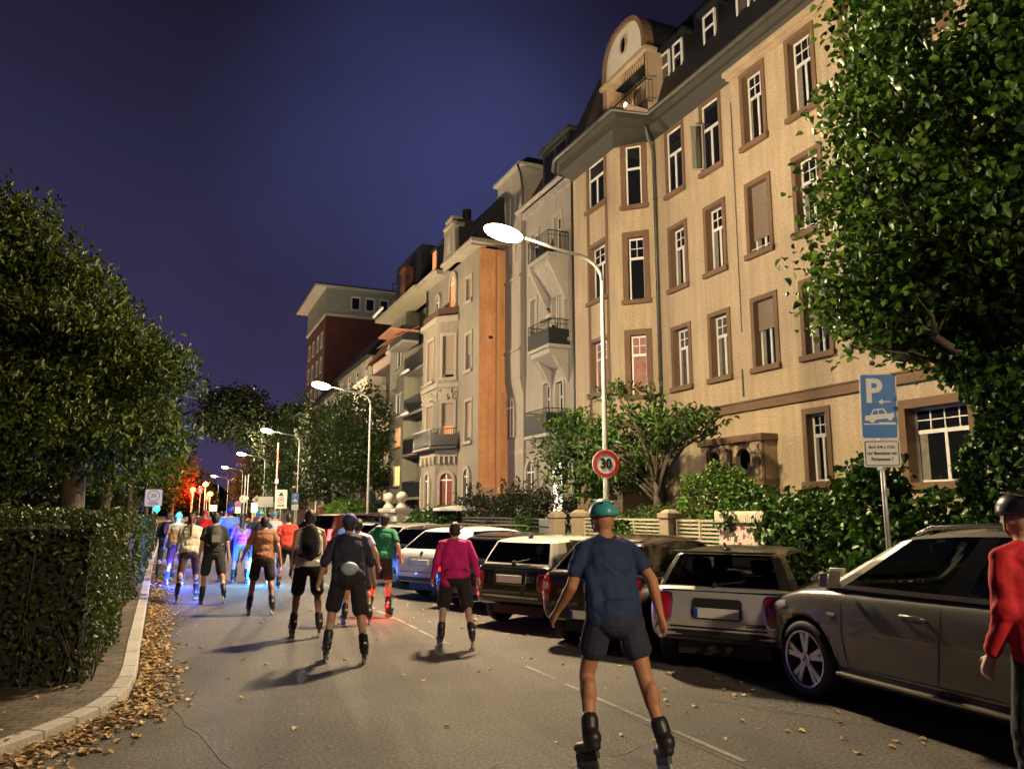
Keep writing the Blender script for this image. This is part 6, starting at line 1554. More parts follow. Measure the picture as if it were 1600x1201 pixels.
# --- black car with a white roof
hd = R(64)
hull = [(-1.86, .60, .44, .64), (-1.84, .73, .39, .86), (-1.78, .79, .36, .97), (-1.66, .835, .33, 1.0), (-1.2, .85, .26, 1.0), (0, .852, .21, .985), (.8, .85, .21, .96), (1.3, .84, .22, .92), (1.62, .78, .24, .82), (1.8, .68, .28, .70), (1.86, .5, .34, .58)]
gh = dict(zb=.985, zr=1.40, yr=(-1.74, -1.50), yf=(.95, .40), w=(.79, .64), rear_drop=.03, front_drop=.06, belt_fall=.0)
P_blk = paint("black_paint", (.010, .009, .009), .1, .2)
c3, bv = car("parked_car", "black compact car with cream white roof", place((5.30, 12.6), hd, .73, -1.22), hd, hull, gh, P_blk, dict(axles=[(-1.22, .31, .21, .72, 0), (1.24, .31, .21, .72, 0)]), roofm=paint("cream_roof_paint", (.66, .63, .53), .0, .3), glass=glassmat("mid_car_glass", .28), side_split=(-.3, .1))
for s in (-1, 1):
    o = rear_patch(c3, bv, oval(.085, .125, 3.5), "tail_lamp", M_tail, s * .645, .74, eps=.01, dome=.015, ang=-s * R(14))
    rear_patch(c3, bv, oval(.10, .142, 3.5), "lamp_rim", M_chrome, s * .645, .74, eps=.003, parent=o, ang=-s * R(14))
rear_patch(c3, bv, rrect(0, 0, .34, .12, .05), "plate_recess", M_chrome, 0, .80, eps=.003); rear_patch(c3, bv, rrect(0, 0, .325, .105, .045), "recess_panel", M_arch, 0, .80, eps=.006)
plate_on(c3, bv, .775, strip_=False, h_=.06)
rear_patch(c3, bv, rrect(0, 0, .68, .012, .01), "boot_edge_trim", M_chrome, 0, .955, eps=.005); rear_patch(c3, bv, rrect(0, 0, .75, .018, .01), "bumper_trim", M_chrome, 0, .50, eps=.004)
m = MB(); m.tube([(0, -1.74, 1.02), (.3, -1.70, 1.08)], .012, 5); m.ball((0, -1.74, 1.02), .04, 8, 6); m.build("rear_wiper", M_arch, c3)
m = MB(); m.ball((0, -1.3, 1.42), (.03, .06, .04), 8, 5); m.build("roof_antenna", M_arch, c3)
for s in (-1, 1): mirror(c3, s * .80, .6, 1.04, s, P_blk)

# --- low dark hatchback
hd = R(66)
hull = [(-1.98, .60, .36, .62), (-1.96, .74, .30, .84), (-1.90, .80, .25, .93), (-1.75, .85, .22, .95), (-1.2, .872, .20, .95), (0, .875, .19, .93), (.8, .87, .19, .92), (1.4, .85, .2, .87), (1.75, .79, .22, .78), (1.95, .66, .26, .66), (2.0, .48, .32, .55)]
gh = dict(zb=.94, zr=1.40, yr=(-1.80, -1.30), yf=(1.1, .25), w=(.80, .60), rear_drop=.07, front_drop=.08)
P_drk = paint("blue_black_paint", (.014, .015, .018), .4, .25)
c4, bv = car("parked_car", "low near-black hatchback with a bright red tail lamp, half hidden behind the magenta jacket", place((5.42, 15.0), hd, .75, -1.3), hd, hull, gh, P_drk, dict(axles=[(-1.3, .31, .21, .74, 0), (1.25, .31, .21, .74, 0)]), glass=glassmat("mid_car_glass", .28))
M_tail_on = mat("lit_tail_lamp", (.5, .01, .01), .15, coat=1, emit=(1, .03, .03), estr=1.6)
for s in (-1, 1): rear_patch(c4, bv, [(s * a, b) for a, b in ((-.10, -.05), (.12, -.06), (.13, .06), (-.10, .05))], "tail_lamp", M_tail_on, s * .68, .74, eps=.01, dome=.01, ang=-s * R(20))
plate_on(c4, bv, .5)
for s in (-1, 1): mirror(c4, s * .82, .65, 1.0, s, P_drk)

# --- white estate car
hd = R(64)
hull = [(-2.28, .62, .44, .66), (-2.26, .79, .39, .92), (-2.20, .85, .36, 1.03), (-2.05, .888, .33, 1.05), (-1.4, .905, .26, 1.04), (0, .908, .19, .99), (1.0, .905, .19, .96), (1.6, .885, .2, .90), (2.0, .82, .23, .80), (2.2, .70, .28, .68), (2.28, .5, .34, .56)]
gh = dict(zb=1.02, zr=1.47, yr=(-2.18, -1.62), yf=(1.25, .35), w=(.84, .64), rear_drop=.03, front_drop=.10, belt_fall=.06)
P_wh = paint("white_car_paint", (.66, .645, .61), .0, .3)
c5, bv = car("parked_car", "white estate car with roof rails, parked left of the black car with white roof", place((5.32, 17.05), hd, .78, -1.4), hd, hull, gh, P_wh, dict(axles=[(-1.4, .325, .22, .77, 0), (1.35, .325, .22, .77, 0)]), side_split=(-.45, .12))
for s in (-1, 1): rear_patch(c5, bv, [(s * a, b) for a, b in ((-.16, -.02), (.10, -.09), (.14, .09), (-.16, .06))], "tail_lamp", M_tail, s * .72, .86, eps=.009, dome=.01, ang=-s * R(18))
rear_patch(c5, bv, rrect(0, 0, .40, .09, .03), "plate_recess", mat("white_car_recess_shade", (.45, .43, .40), .4), 0, .80, eps=.003); plate_on(c5, bv, .78, strip_=False)  # plate recess is a raised patch; its shade is the darker white
rear_patch(c5, bv, rrect(0, 0, .80, .007, .005), "tailgate_gap", M_arch, 0, .58, eps=.002); rear_patch(c5, bv, rrect(0, 0, .70, .04, .03), "rear_bumper_insert", M_arch, 0, .44, eps=.004)
rear_patch(c5, bv, disc(.045, 20), "round_emblem", M_chrome, 0, .965, eps=.006)
for s in (-1, 1):
    m = MB(); m.tube([(s * .60, -1.7, 1.46), (s * .60, -1.6, 1.52), (s * .61, -.4, 1.55), (s * .60, .5, 1.51), (s * .60, .6, 1.46)], .018, 6); m.build("roof_rail", M_chrome, c5, smooth=True); mirror(c5, s * .86, .7, 1.05, s, P_wh)
rear_patch(c5, bv, disc(.028, 14), "reflector", M_tailw, -.80, .93, eps=.01)

# --- cars beyond
hd = R(64)
c6, bv = car("parked_car", "dark estate car beyond the white estate, only its roof and side glass showing", place((5.6, 19.6), hd, .76, -1.35), hd, [(a, b, c, d) for a, b, c, d in hull], dict(gh, zr=1.46), P_drk, dict(axles=[(-1.35, .32, .22, .75, 0), (1.3, .32, .22, .75, 0)]), side_split=(-.45, .12))
for s in (-1, 1): rear_patch(c6, bv, [(s * a, b) for a, b in ((-.16, -.02), (.10, -.09), (.14, .09), (-.16, .06))], "tail_lamp", M_tail, s * .72, .86, eps=.009, ang=-s * R(18))
vh = [(-2.2, .70, .40, .9), (-2.18, .82, .32, 1.1), (-2.1, .88, .28, 1.18), (-1.4, .92, .24, 1.2), (0, .92, .22, 1.18), (1.1, .91, .22, 1.12), (1.7, .88, .24, 1.02), (2.1, .78, .28, .85), (2.2, .6, .34, .7)]
for i, (rl, lab, pm, on) in enumerate((((5.6, 22.6), "light silver car behind the skaters, beyond the two estate cars", P_sil, False), ((5.6, 26.0), "dark car further along the parked row, next to the silver one", P_drk, False), ((5.5, 31.5), "red-lit tall car far along the parked row with glowing tail lamps", paint("red_car_paint", (.09, .008, .008), .2, .3), True), ((5.6, 36.0), "distant dark car, last one visible in the parked row", P_drk, False))):
    cc, bv = car("parked_car", lab, place(rl, hd, .78, -1.4), hd, vh if on else hull, dict(zb=1.16, zr=1.72, yr=(-2.12, -1.85), yf=(1.5, .7), w=(.86, .74), rear_drop=.03, front_drop=.08) if on else gh, pm, dict(axles=[(-1.4, .33, .22, .78, 0), (1.35, .33, .22, .78, 0)]), seats=False)
    for s in (-1, 1): rear_patch(cc, bv, rrect(0, 0, .07, .2, .03), "tail_lamp", (emis("bright_tail_lamp", (1, .03, .03), 14) if on else M_tail), s * .80, .95, eps=.01, ang=-s * R(25))
    plate_on(cc, bv, .8)

# --- silver-grey SUV at the right edge, seen from its left side
hd = R(3)
hull = [(-2.42, .66, .46, .80), (-2.38, .84, .38, 1.05), (-2.25, .90, .32, 1.14), (-1.9, .94, .29, 1.18), (-1.2, .95, .27, 1.17), (0, .95, .26, 1.14), (.9, .95, .26, 1.12), (1.25, .95, .27, 1.10), (1.6, .935, .28, 1.07), (1.95, .90, .30, .98), (2.15, .82, .33, .88), (2.26, .70, .38, .78), (2.31, .55, .44, .68)]
gh = dict(zb=1.135, zr=1.70, yr=(-2.28, -1.80), yf=(1.38, .42), w=(.885, .70), rear_drop=.06, front_drop=.09, belt_fall=.03)
P_suv = paint("grey_silver_paint", (.17, .165, .15), .55, .27)
wy = 1.50
c7, bv = car("parked_car", "large silver-grey off-road estate at the right edge, seen from its side", (5.92 + .84 + .08, 6.22 - wy + .02), hd, hull, gh, P_suv, dict(axles=[(-1.45, .375, .272, .82, 0), (wy, .375, .272, .82, 0)], wd=.26, roundel=True), side_split=(-.42, .12), glass=glassmat("suv_glass", .16))
SD = Vector((1, 0, 0))
def side_pts(ys_zs): return [Vector((0, y, z)) for y, z in ys_zs]
for s in (1, -1):
  m = MB()
  for pts in ([(1.02, 1.09), (.99, .9), (.96, .62), (.93, .40)], [(-.10, 1.12), (-.12, .9), (-.10, .6), (-.06, .40)], [(-1.15, 1.13), (-1.22, .95), (-1.08, .74), (-.98, .62), (-.96, .42)]):
    L_ = []
    for a, b in zip(pts, pts[1:]): L_ += lerp_pts((0, a[0], a[1]), (0, b[0], b[1]), 6)
    strip(m, bv, L_, (s, 0, 0), (0, .007, 0), .002)
  strip(m, bv, lerp_pts((0, .93, .40), (0, -.96, .42), 20), (s, 0, 0), (0, 0, .006), .002)
  m.build("door_gap", M_arch, c7)
for s in (1, -1):
  m = MB(); strip(m, bv, lerp_pts((0, 1.15, 1.095), (0, -1.7, 1.135), 30), (s, 0, 0), (0, 0, .008), .004)
  m.build("waistline_trim", M_chrome, c7)
for s in (-1, 1):
    for y in (.16, -.86):
        loc, nor, _, _ = bv.ray_cast(Vector((s * 3, y, .94)), Vector((-s, 0, 0))); x = loc.x
        m = MB(); m.tube([(x - s * .005, y + .12, .935), (x + s * .035, y + .09, .945), (x + s * .04, y - .04, .945), (x + s * .035, y - .10, .945), (x - s * .005, y - .13, .935)], [.016, .018, .018, .018, .016], 8); o = m.build("door_handle", P_suv, c7, smooth=True)
        m = MB(); patch(m, bv, oval(.10, .032), Vector((0, y, .94)), (0, 1, 0), (0, 0, 1), (-s, 0, 0), .003); m.build("handle_recess", M_arch, o)
    m = MB(); m.box(s * .86, s * 1.0, -1.02, 1.03, .315, .345); o = m.build("running_board", mat("alloy_step", (.50, .45, .33), .3, metal=.8), c7, bevel=.012)
    m = MB(); m.box(s * .80, s * .93, -1.05, 1.05, .27, .40); m.build("sill_panel", M_arch, c7, bevel=.02)
    # swept-back head lamp wrapping the corner, fog lamp, side repeater, mirror
    m = MB(); patch(m, bv, [(-.24, .0), (-.05, .075), (.20, .085), (.26, .03), (.10, -.05), (-.16, -.075)], Vector((s * .74, 2.0, .83)), (s * .77, -.64, 0), (0, 0, 1), (-s * .64, -.77, 0), .008, dome=.02); m.build("head_lamp", M_head, c7, smooth=True)
    m = MB(); patch(m, bv, oval(.05, .014), Vector((0, 1.12, .86)), (0, 1, 0), (0, 0, 1), (-s, 0, 0), .006); m.build("side_repeater", M_tailw, c7)
    mo = mirror(c7, s * .93, .98, 1.20, s, P_suv)
    m = MB(); m.tube([(s * .63, -1.72, 1.60), (s * .63, -1.6, 1.67), (s * .64, -.6, 1.735), (s * .63, .15, 1.70), (s * .63, .3, 1.64)], .02, 6); m.build("roof_rail", M_chrome, c7, smooth=True)
for s in (-1, 1): rear_patch(c7, bv, [(s * a, b) for a, b in ((-.08, -.16), (.10, -.14), (.12, .12), (-.06, .16))], "tail_lamp", M_tail, s * .78, .92, eps=.01, dome=.01, ang=-s * R(25))
# ================================================================= people (inline skaters, mostly seen from behind)
def cloth(name, c, rough=.85, var=.18): return mat(name, c, rough, var=var, vscale=6, fine=.12, fscale=60, bump=.25, bscale=22)
M_skin = mat("skin", (.46, .27, .18), .55, var=.06, vscale=8); M_skin2 = mat("tanned_skin", (.36, .19, .12), .55, var=.06, vscale=8)
M_hair = mat("dark_hair", (.018, .012, .009), .5, bump=.6, bscale=60); M_hair2 = mat("auburn_hair", (.10, .035, .018), .5, bump=.6, bscale=60)
M_boot = mat("black_skate_boot", (.016, .016, .018), .45); M_whl = mat("skate_wheel", (.35, .34, .30), .5)

def remesh(o, vox, sm=4, fold=0):
    r_ = o.modifiers.new("remesh", 'REMESH'); r_.mode = 'VOXEL'; r_.voxel_size = vox; r_.use_smooth_shade = True
    s = o.modifiers.new("smooth", 'SMOOTH'); s.iterations = sm; s.factor = .5
    PENDING.append(('mod', o, [], fold) if fold else ('mod', o, []))
    return o

def person(label, loc, heading, h_=1.75, lean=12, legs=((8, 6, 14), (-6, 6, 10)), arms=((6, 12, 20), (-4, 12, 16)), head=(0, 0), skin=None, shirt=None, sleeve=.55, shorts=None, leg_cov=.75,
           hair='short', hairm=None, helmet=None, cap=None, pack=None, skates=M_boot, vox=.012, twist=0, kneepads=None, lights=None, bulk=1.0, socks=None, group="inline skaters riding down the street", belt=None, long_shirt=0.045, wheels=True):
    """legs: (hip flexion, abduction, knee flexion) for left, right; arms: (shoulder flexion, abduction, elbow flexion); degrees."""
    skin = skin or M_skin; k = h_ / 1.75; root = thing("person", label, "person", (loc[0], loc[1], loc[2] if len(loc) > 2 else 0), -heading, group, world=False)
    rise = .115 * k if skates else 0.0
    def rx(a): return Matrix.Rotation(R(a), 3, 'X')     # positive = lean back; forward lean uses negative
    TH, SHN, FT = .43 * k, .42 * k, .085 * k
    J = {}
    for i, s in enumerate((-1, 1)):
        hf, ab, kf = legs[i]
        d1 = Vector((math.sin(R(ab)) * s, math.sin(R(hf)), -math.cos(R(hf)) * math.cos(R(ab)))).normalized()
        a2 = hf - kf
        d2 = Vector((math.sin(R(ab)) * s * .8, math.sin(R(a2)), -math.cos(R(a2)) * math.cos(R(ab * .8)))).normalized()
        hp = Vector((.095 * k * s, 0, 0)); kn = hp + d1 * TH; an = kn + d2 * SHN
        fa = a2 if a2 > -50 else a2
        fdir = Vector((math.sin(R(10 * s)) * 1, math.cos(R(max(-70, min(30, a2 * .75)))), math.sin(R(max(-70, min(30, a2 * .75)))) * 1)).normalized()
        J[s] = (hp, kn, an, fdir)
    low = min(J[s][2].z - FT - rise for s in (-1, 1))
    PZ = -low
    for s in J: J[s] = tuple(p + Vector((0, 0, PZ)) for p in J[s][:3]) + (J[s][3],)
    pel = Vector((0, 0, PZ))
    RT = Matrix.Rotation(R(twist), 3, 'Z') @ Matrix.Rotation(-R(lean), 3, 'X')
    def T(x, y, z): return pel + RT @ Vector((x * k, y * k, z * k))
    nk = T(0, .0, .51); hd_ = nk + Matrix.Rotation(-R(lean * .35 + head[0]), 3, 'X') @ Vector((0, .025 * k, .160 * k))
    HR = Matrix.Rotation(R(head[1]), 3, 'Z') @ Matrix.Rotation(-R(lean * .3 + head[0]), 3, 'X')
    A = {}
    for i, s in enumerate((-1, 1)):
        sf, ab, ef = arms[i]; sh = T(.178 * s * bulk, 0, .468)
        def ad(f_, a_): return RT @ Vector((math.sin(R(a_)) * s, math.sin(R(f_)) * math.cos(R(a_)), -math.cos(R(f_)) * math.cos(R(a_)))).normalized()
        el = sh + ad(sf, ab) * .29 * k; d = ad(sf + ef, ab * .6); wr = el + d * .25 * k
        A[s] = (sh, el, wr, d)
    # ---- one continuous body
    b = MB()
    b.ball(T(0, 0, .02), (.155 * k * bulk, .115 * k * bulk, .13 * k), 16, 10, RT); b.ball(T(0, -.035, -.03), (.15 * k * bulk, .11 * k * bulk, .11 * k), 14, 8, RT)
    b.ball(T(0, .005, .17), (.135 * k * bulk, .098 * k * bulk, .15 * k), 16, 10, RT); b.ball(T(0, .0, .34), (.168 * k * bulk, .112 * k * bulk, .16 * k), 16, 10, RT); b.ball(T(0, -.01, .44), (.165 * k * bulk, .09 * k * bulk, .085 * k), 16, 8, RT)
    b.capsule(T(0, -.005, .48), nk + (hd_ - nk) * .45, .062 * k, .053 * k)
    b.ball(hd_, (.076 * k, .096 * k, .115 * k), 18, 12, HR); b.ball(hd_ + HR @ Vector((0, .032 * k, -.055 * k)), (.055 * k, .062 * k, .06 * k), 12, 8, HR)
    b.capsule(hd_ + HR @ Vector((0, .094 * k, .008 * k)), hd_ + HR @ Vector((0, .112 * k, -.022 * k)), .010 * k, .014 * k, 8)
    for s in (-1, 1):
        b.ball(hd_ + HR @ Vector((.078 * k * s, -.004 * k, -.008 * k)), (.011 * k, .020 * k, .031 * k), 8, 6, HR)
        b.ball(hd_ + HR @ Vector((.03 * k * s, .078 * k, .022 * k)), (.028 * k, .014 * k, .009 * k), 8, 5, HR)
        hp, kn, an, fd = J[s]; sh, el, wr, ad_ = A[s]
        b.capsule(hp + Vector((0, 0, .03 * k)), kn, .088 * k * bulk, .056 * k); b.capsule(kn, kn.lerp(an, .3), .056 * k, .056 * k); b.ball(kn.lerp(an, .3) + Vector((0, -.015 * k, 0)), (.056 * k, .06 * k, .10 * k), 12, 8); b.capsule(kn.lerp(an, .35), an, .052 * k, .036 * k)
        b.capsule(an - Vector((0, 0, .04 * k)), an + fd * .14 * k - Vector((0, 0, .05 * k)), .038 * k, .032 * k)
        b.capsule(T(.02 * s, -.012, .52), sh - Vector((0, 0, .01 * k)), .046 * k, .050 * k * bulk); b.capsule(sh - Vector((0, 0, .012 * k)), el, .050 * k * bulk, .041 * k); b.capsule(el, el.lerp(wr, .35), .042 * k, .041 * k); b.capsule(el.lerp(wr, .3), wr, .040 * k, .027 * k)
        # hand: palm, four curled fingers of different length, thumb from the side of the palm
        side = Vector((-s, 0, 0)); fw_ = RT @ Vector((0, 1, 0)); fw_ = (fw_ - ad_ * fw_.dot(ad_)).normalized(); inn = ad_.cross(fw_); inn = inn if inn.dot(side) > 0 else -inn
        pc = wr + ad_ * .05 * k
        b.capsule(wr, wr + ad_ * .085 * k, .026 * k, .030 * k, 8); b.capsule(wr + ad_ * .03 * k + fw_ * .02 * k, wr + ad_ * .088 * k + fw_ * .026 * k, .017 * k, .015 * k, 8); b.capsule(wr + ad_ * .03 * k - fw_ * .018 * k, wr + ad_ * .085 * k - fw_ * .026 * k, .017 * k, .014 * k, 8)
        for q_, (o_, ln) in enumerate(((.029, .070), (.010, .080), (-.010, .074), (-.028, .056))):
            p0 = wr + ad_ * .088 * k + fw_ * o_ * k * 1.1; p1 = p0 + (ad_ * .92 + inn * .30 + fw_ * o_ * 2).normalized() * ln * .52 * k; p2 = p1 + (ad_ * .65 + inn * .75).normalized() * ln * .48 * k
            b.capsule(p0, p1, .0098 * k, .0092 * k, 8); b.capsule(p1, p2, .0092 * k, .008 * k, 8)
        t0 = wr + ad_ * .028 * k + fw_ * .026 * k; t1 = t0 + (ad_ * .62 + fw_ * .75 + inn * .25).normalized() * .042 * k; b.capsule(t0, t1, .0125 * k, .0105 * k, 8); b.capsule(t1, t1 + (ad_ * .85 + fw_ * .35 + inn * .35).normalized() * .032 * k, .0105 * k, .0085 * k, 8)
    body = remesh(b.build("body", skin, root), min(vox, .010) if vox < .013 else vox, 2)
    # ---- clothing
    if shirt:
        c = MB(); e = .027 * k
        c.ball(T(0, .005, .15), (.150 * k * bulk + e * .6, .112 * k * bulk + e, .17 * k), 16, 10, RT); c.ball(T(0, 0, .34), (.172 * k * bulk + e, .116 * k * bulk + e, .165 * k), 16, 10, RT); c.ball(T(0, -.01, .445), (.168 * k * bulk + e * .6, .088 * k * bulk + e, .080 * k), 16, 8, RT)
        c.capsule(T(-.11 * bulk, 0, .02 - long_shirt), T(-.115 * bulk, 0, .36), .099 * k, .087 * k); c.capsule(T(.11 * bulk, 0, .02 - long_shirt), T(.115 * bulk, 0, .36), .099 * k, .087 * k); c.ball(T(0, -.016, .035 - long_shirt * .5), (.158 * k * bulk + e, .126 * k * bulk + e, .12 * k), 14, 8, RT)
        for s in (-1, 1):
            sh, el, wr, ad_ = A[s]
            if sleeve > .02:
                c.capsule(T(.045 * s, -.008, .500), sh - Vector((0, 0, .016 * k)), .056 * k, .064 * k * bulk); q_ = sh.lerp(el, min(1, sleeve * 1.0)) if sleeve <= 1 else el; c.capsule(sh - Vector((0, 0, .016 * k)), q_, .064 * k * bulk, .066 * k)
                if sleeve > 1: c.capsule(el, el.lerp(wr, sleeve - 1), .056 * k, .043 * k)
        remesh(c.build("shirt", shirt, root), vox, 5, .0065 * k)
    if shorts:
        c = MB(); c.ball(T(0, -.005, .03), (.162 * k * bulk, .124 * k * bulk, .09 * k), 16, 10, RT); c.ball(T(0, -.022, -.04), (.170 * k * bulk, .128 * k * bulk, .13 * k), 14, 8, RT)
        for s in (-1, 1):
            hp, kn, an, fd = J[s]
            if leg_cov <= 1: c.capsule(hp + Vector((0, 0, .02)), hp.lerp(kn, leg_cov), .104 * k * bulk, .102 * k)
            else: c.capsule(hp + Vector((0, 0, .02)), kn, .102 * k * bulk, .073 * k); c.capsule(kn, kn.lerp(an, leg_cov - 1), .072 * k, .056 * k)
        remesh(c.build("shorts" if leg_cov <= 1 else "trousers", shorts, root), vox, 5, .0055 * k)
    for s in (-1, 1):
        hp, kn, an, fd = J[s]
        if socks: c = MB(); c.capsule(kn.lerp(an, .45), an, .056 * k, .046 * k); c.build("sock", socks, root, smooth=True)
        if kneepads: c = MB(); c.capsule(kn.lerp(hp, .12), kn.lerp(an, .22), .075 * k, .070 * k); c.build("knee_pad", kneepads, root, smooth=True)
        if skates:
            c = MB(); up = Vector((0, 0, 1)); sole = an - Vector((0, 0, FT)); fl = fd
            c.capsule(an + (kn - an) * .28, an, .060 * k, .058 * k); c.capsule(an - fl * .03 * k, sole + fl * .02 * k + up * .03 * k, .058 * k, .045 * k); c.capsule(sole - fl * .045 * k + up * .035 * k, sole + fl * .15 * k + up * .032 * k, .044 * k, .040 * k)
            bt = remesh(c.build("skate", skates, root), max(vox, .010), 3)
            fx_ = Vector((fl.y, -fl.x, 0)).normalized(); un = fx_.cross(fl).normalized()
            m = MB(); ctr = sole + fl * .05 * k - un * .03 * k
            m.obox(ctr, fl * .13 * k, fx_ * .014 * k, un * .028 * k); m.build("skate_frame", M_galv if skates is not M_boot else M_arch, bt)
            if wheels:
                for q_ in (-.105, -.035, .035, .105):
                    m = MB(); M3 = Matrix((fx_, fl, un)).transposed(); m.lathe([(.018 * k, -.012), (.036 * k, -.011), (.040 * k, -.004), (.040 * k, .004), (.036 * k, .011), (.018 * k, .012)], ctr + fl * q_ * k - un * .045 * k, 14, 'x', M3); m.build("skate_wheel", M_whl, bt, smooth=True)
        else:
            c = MB(); c.capsule(an - Vector((0, .03 * k, FT * .55)), an + fd * .15 * k - Vector((0, 0, FT * .6)), .042 * k, .036 * k); c.build("shoe", M_boot, root, smooth=True)
    hm = hairm or M_hair
    if hair:
        c = MB(); c.ball(hd_ + HR @ Vector((0, -.016 * k, .018 * k)), (.086 * k, .100 * k, .112 * k), 16, 10, HR); c.ball(hd_ + HR @ Vector((0, -.045 * k, -.03 * k)), (.074 * k, .062 * k, .075 * k), 12, 8, HR)
        if hair == 'long': c.capsule(hd_ + HR @ Vector((0, -.065 * k, -.02 * k)), T(0, -.13, .36), .065 * k, .05 * k)
        if hair == 'pony': c.capsule(hd_ + HR @ Vector((0, -.10 * k, .03 * k)), hd_ + HR @ Vector((0, -.12 * k, .01 * k)), .03 * k, .03 * k); c.capsule(hd_ + HR @ Vector((0, -.12 * k, .0 * k)), T(.01, -.15, .30), .030 * k, .020 * k)
        if hair == 'bun': c.ball(hd_ + HR @ Vector((0, -.10 * k, .08 * k)), .045 * k)
        remesh(c.build("hair", hm, root), max(vox, .011), 2)
    if helmet:
        c = MB(); ctr = hd_ + HR @ Vector((0, -.008 * k, .035 * k)); n0 = len(c.v); c.ball(ctr, (.102 * k, .128 * k, .108 * k), 20, 12, HR)
        zc = HR @ Vector((0, 0, 1))
        for i in range(n0, len(c.v)):
            p = Vector(c.v[i]); dlt = (p - ctr).dot(zc)
            if dlt < -.02 * k: c.v[i] = tuple(p - zc * (dlt + .02 * k) * .9)
        ho = c.build("helmet", helmet, root, smooth=True)
        m = MB()
        for xx in (-.045, 0, .045): m.capsule(ctr + HR @ Vector((xx * k, -.085 * k, .07 * k)), ctr + HR @ Vector((xx * k, .05 * k, .098 * k)), .011 * k, .011 * k, 6)
        m.build("helmet_vent", M_arch, ho, smooth=True)
        m = MB()
        for s in (-1, 1): m.tube([ctr + HR @ Vector((.092 * k * s, .01 * k, -.02 * k)), hd_ + HR @ Vector((.07 * k * s, .03 * k, -.07 * k)), hd_ + HR @ Vector((0, .06 * k, -.11 * k))], .006 * k, 4)
        m.build("chin_strap", M_arch, ho)
    if cap:
        c = MB(); ctr = hd_ + HR @ Vector((0, -.01 * k, .045 * k)); c.ball(ctr, (.096 * k, .114 * k, .092 * k), 16, 10, HR); c.capsule(ctr + HR @ Vector((-.04 * k, .09 * k, -.01 * k)), ctr + HR @ Vector((-.03 * k, .16 * k, -.03 * k)), .012 * k, .008 * k, 6); c.ball(ctr + HR @ Vector((0, .115 * k, -.012 * k)), (.075 * k, .07 * k, .012 * k), 12, 6, HR); c.build("cap", cap, root, smooth=True)
    if pack:
        pm, w_, hh, dp, trim = pack; m = MB(); b0 = T(0, -.165 - dp * .3, .30)
        c = MB(); c.ball(b0, (w_ * k, dp * k, hh * k), 16, 12, RT); c.ball(T(0, -.17 - dp * .3, .30 - hh * .35), (w_ * .96 * k, dp * 1.05 * k, hh * .62 * k), 14, 10, RT); c.ball(T(0, -.16 - dp * .3, .30 + hh * .38), (w_ * .85 * k, dp * .9 * k, hh * .5 * k), 14, 10, RT)
        po = remesh(c.build("backpack", pm, root), max(vox, .012), 3)
        m = MB()
        for s in (-1, 1): m.tube([T(.10 * s, -.12, .10), T(.165 * s, -.06, .14), T(.15 * s, .10, .28), T(.12 * s, .125, .40), T(.115 * s, .06, .515), T(.10 * s, -.10, .50)], .016 * k, 6)
        m.build("shoulder_strap", trim or pm, po, smooth=True)
        m = MB(); m.obox(T(0, -.165 - dp * 1.36, .22), RT @ Vector((w_ * .62 * k, 0, 0)), RT @ Vector((0, .006, 0)), RT @ Vector((0, 0, hh * .33 * k))); m.build("front_pocket", trim or pm, po, bevel=.004)
    if belt: m = MB(); m.ball(T(0, -.16, .02), (.11 * k, .07 * k, .085 * k), 14, 10, RT); m.build("hip_bag", belt, root, smooth=True)
    for (pos, c_, pw, sz, nm) in (lights or ()):
        p = T(*pos) if len(pos) == 3 else J[pos[0]][2] + Vector((0, -.06 * k, pos[1] * k))
        m = MB(); m.ball(p, sz, 8, 6); lo = m.build(nm, emis("led_" + "_".join(str(int(x * 99)) for x in c_) + f"_{int(pw)}", c_, 3.5), root, smooth=True)
        if pw:
            l_ = bpy.data.lights.new("led_light", 'POINT'); l_.energy = pw; l_.color = c_; l_.shadow_soft_size = max(.03, sz); ob = bpy.data.objects.new("led_light", l_); ob.location = p + Vector((0, -.12, .02)); COL.objects.link(ob); ob.parent = root
    # eyes
    if vox < .013:
        for s in (-1, 1): m = MB(); m.ball(hd_ + HR @ Vector((.031 * k * s, .083 * k, .008 * k)), .012 * k, 8, 6); m.build("eye", M_arch, root, smooth=True)
    return root

black = cloth("black_cloth", (.012, .012, .013)); black2 = cloth("charcoal_cloth", (.022, .021, .023)); cream = cloth("cream_cloth", (.50, .46, .38)); whitec = cloth("white_cloth", (.58, .55, .50))
navyc = cloth("dark_navy_cloth", (.022, .022, .045)); purp = cloth("purple_cloth", (.20, .09, .36)); bluec = cloth("royal_blue_cloth", (.04, .10, .40)); bluel = cloth("light_blue_cloth", (.10, .22, .62))
denim = cloth("denim", (.05, .10, .18)); greenc = cloth("dark_green_cloth", (.01, .14, .075)); mag = cloth("magenta_jacket", (.52, .008, .16)); redc = cloth("red_jacket", (.45, .010, .018)); maroon = cloth("maroon_cloth", (.07, .015, .015))
brownc = cloth("rust_brown_cloth", (.22, .09, .045)); mauve = cloth("pale_lilac_cloth", (.42, .38, .50)); duskblue = cloth("dusk_blue_cloth", (.014, .03, .09)); tealh = mat("teal_helmet", (.05, .32, .33), .35, coat=.6); blueh = mat("blue_helmet", (.03, .07, .40), .35, coat=.6)
blackh = mat("black_helmet", (.012, .012, .014), .3, coat=.6); cyanh = mat("cyan_helmet", (.03, .35, .55), .35, coat=.6); navyh = mat("navy_cap", (.03, .04, .14), .7); silverbag = cloth("silver_blue_bag", (.30, .36, .44), .6)
whitepad = mat("white_pad", (.62, .60, .55), .5); blueskate = mat("blue_lit_skate", (.02, .05, .5), .4, emit=(.02, .06, 1), estr=.9)  # blue LED light on the skate boots put into colour and glow
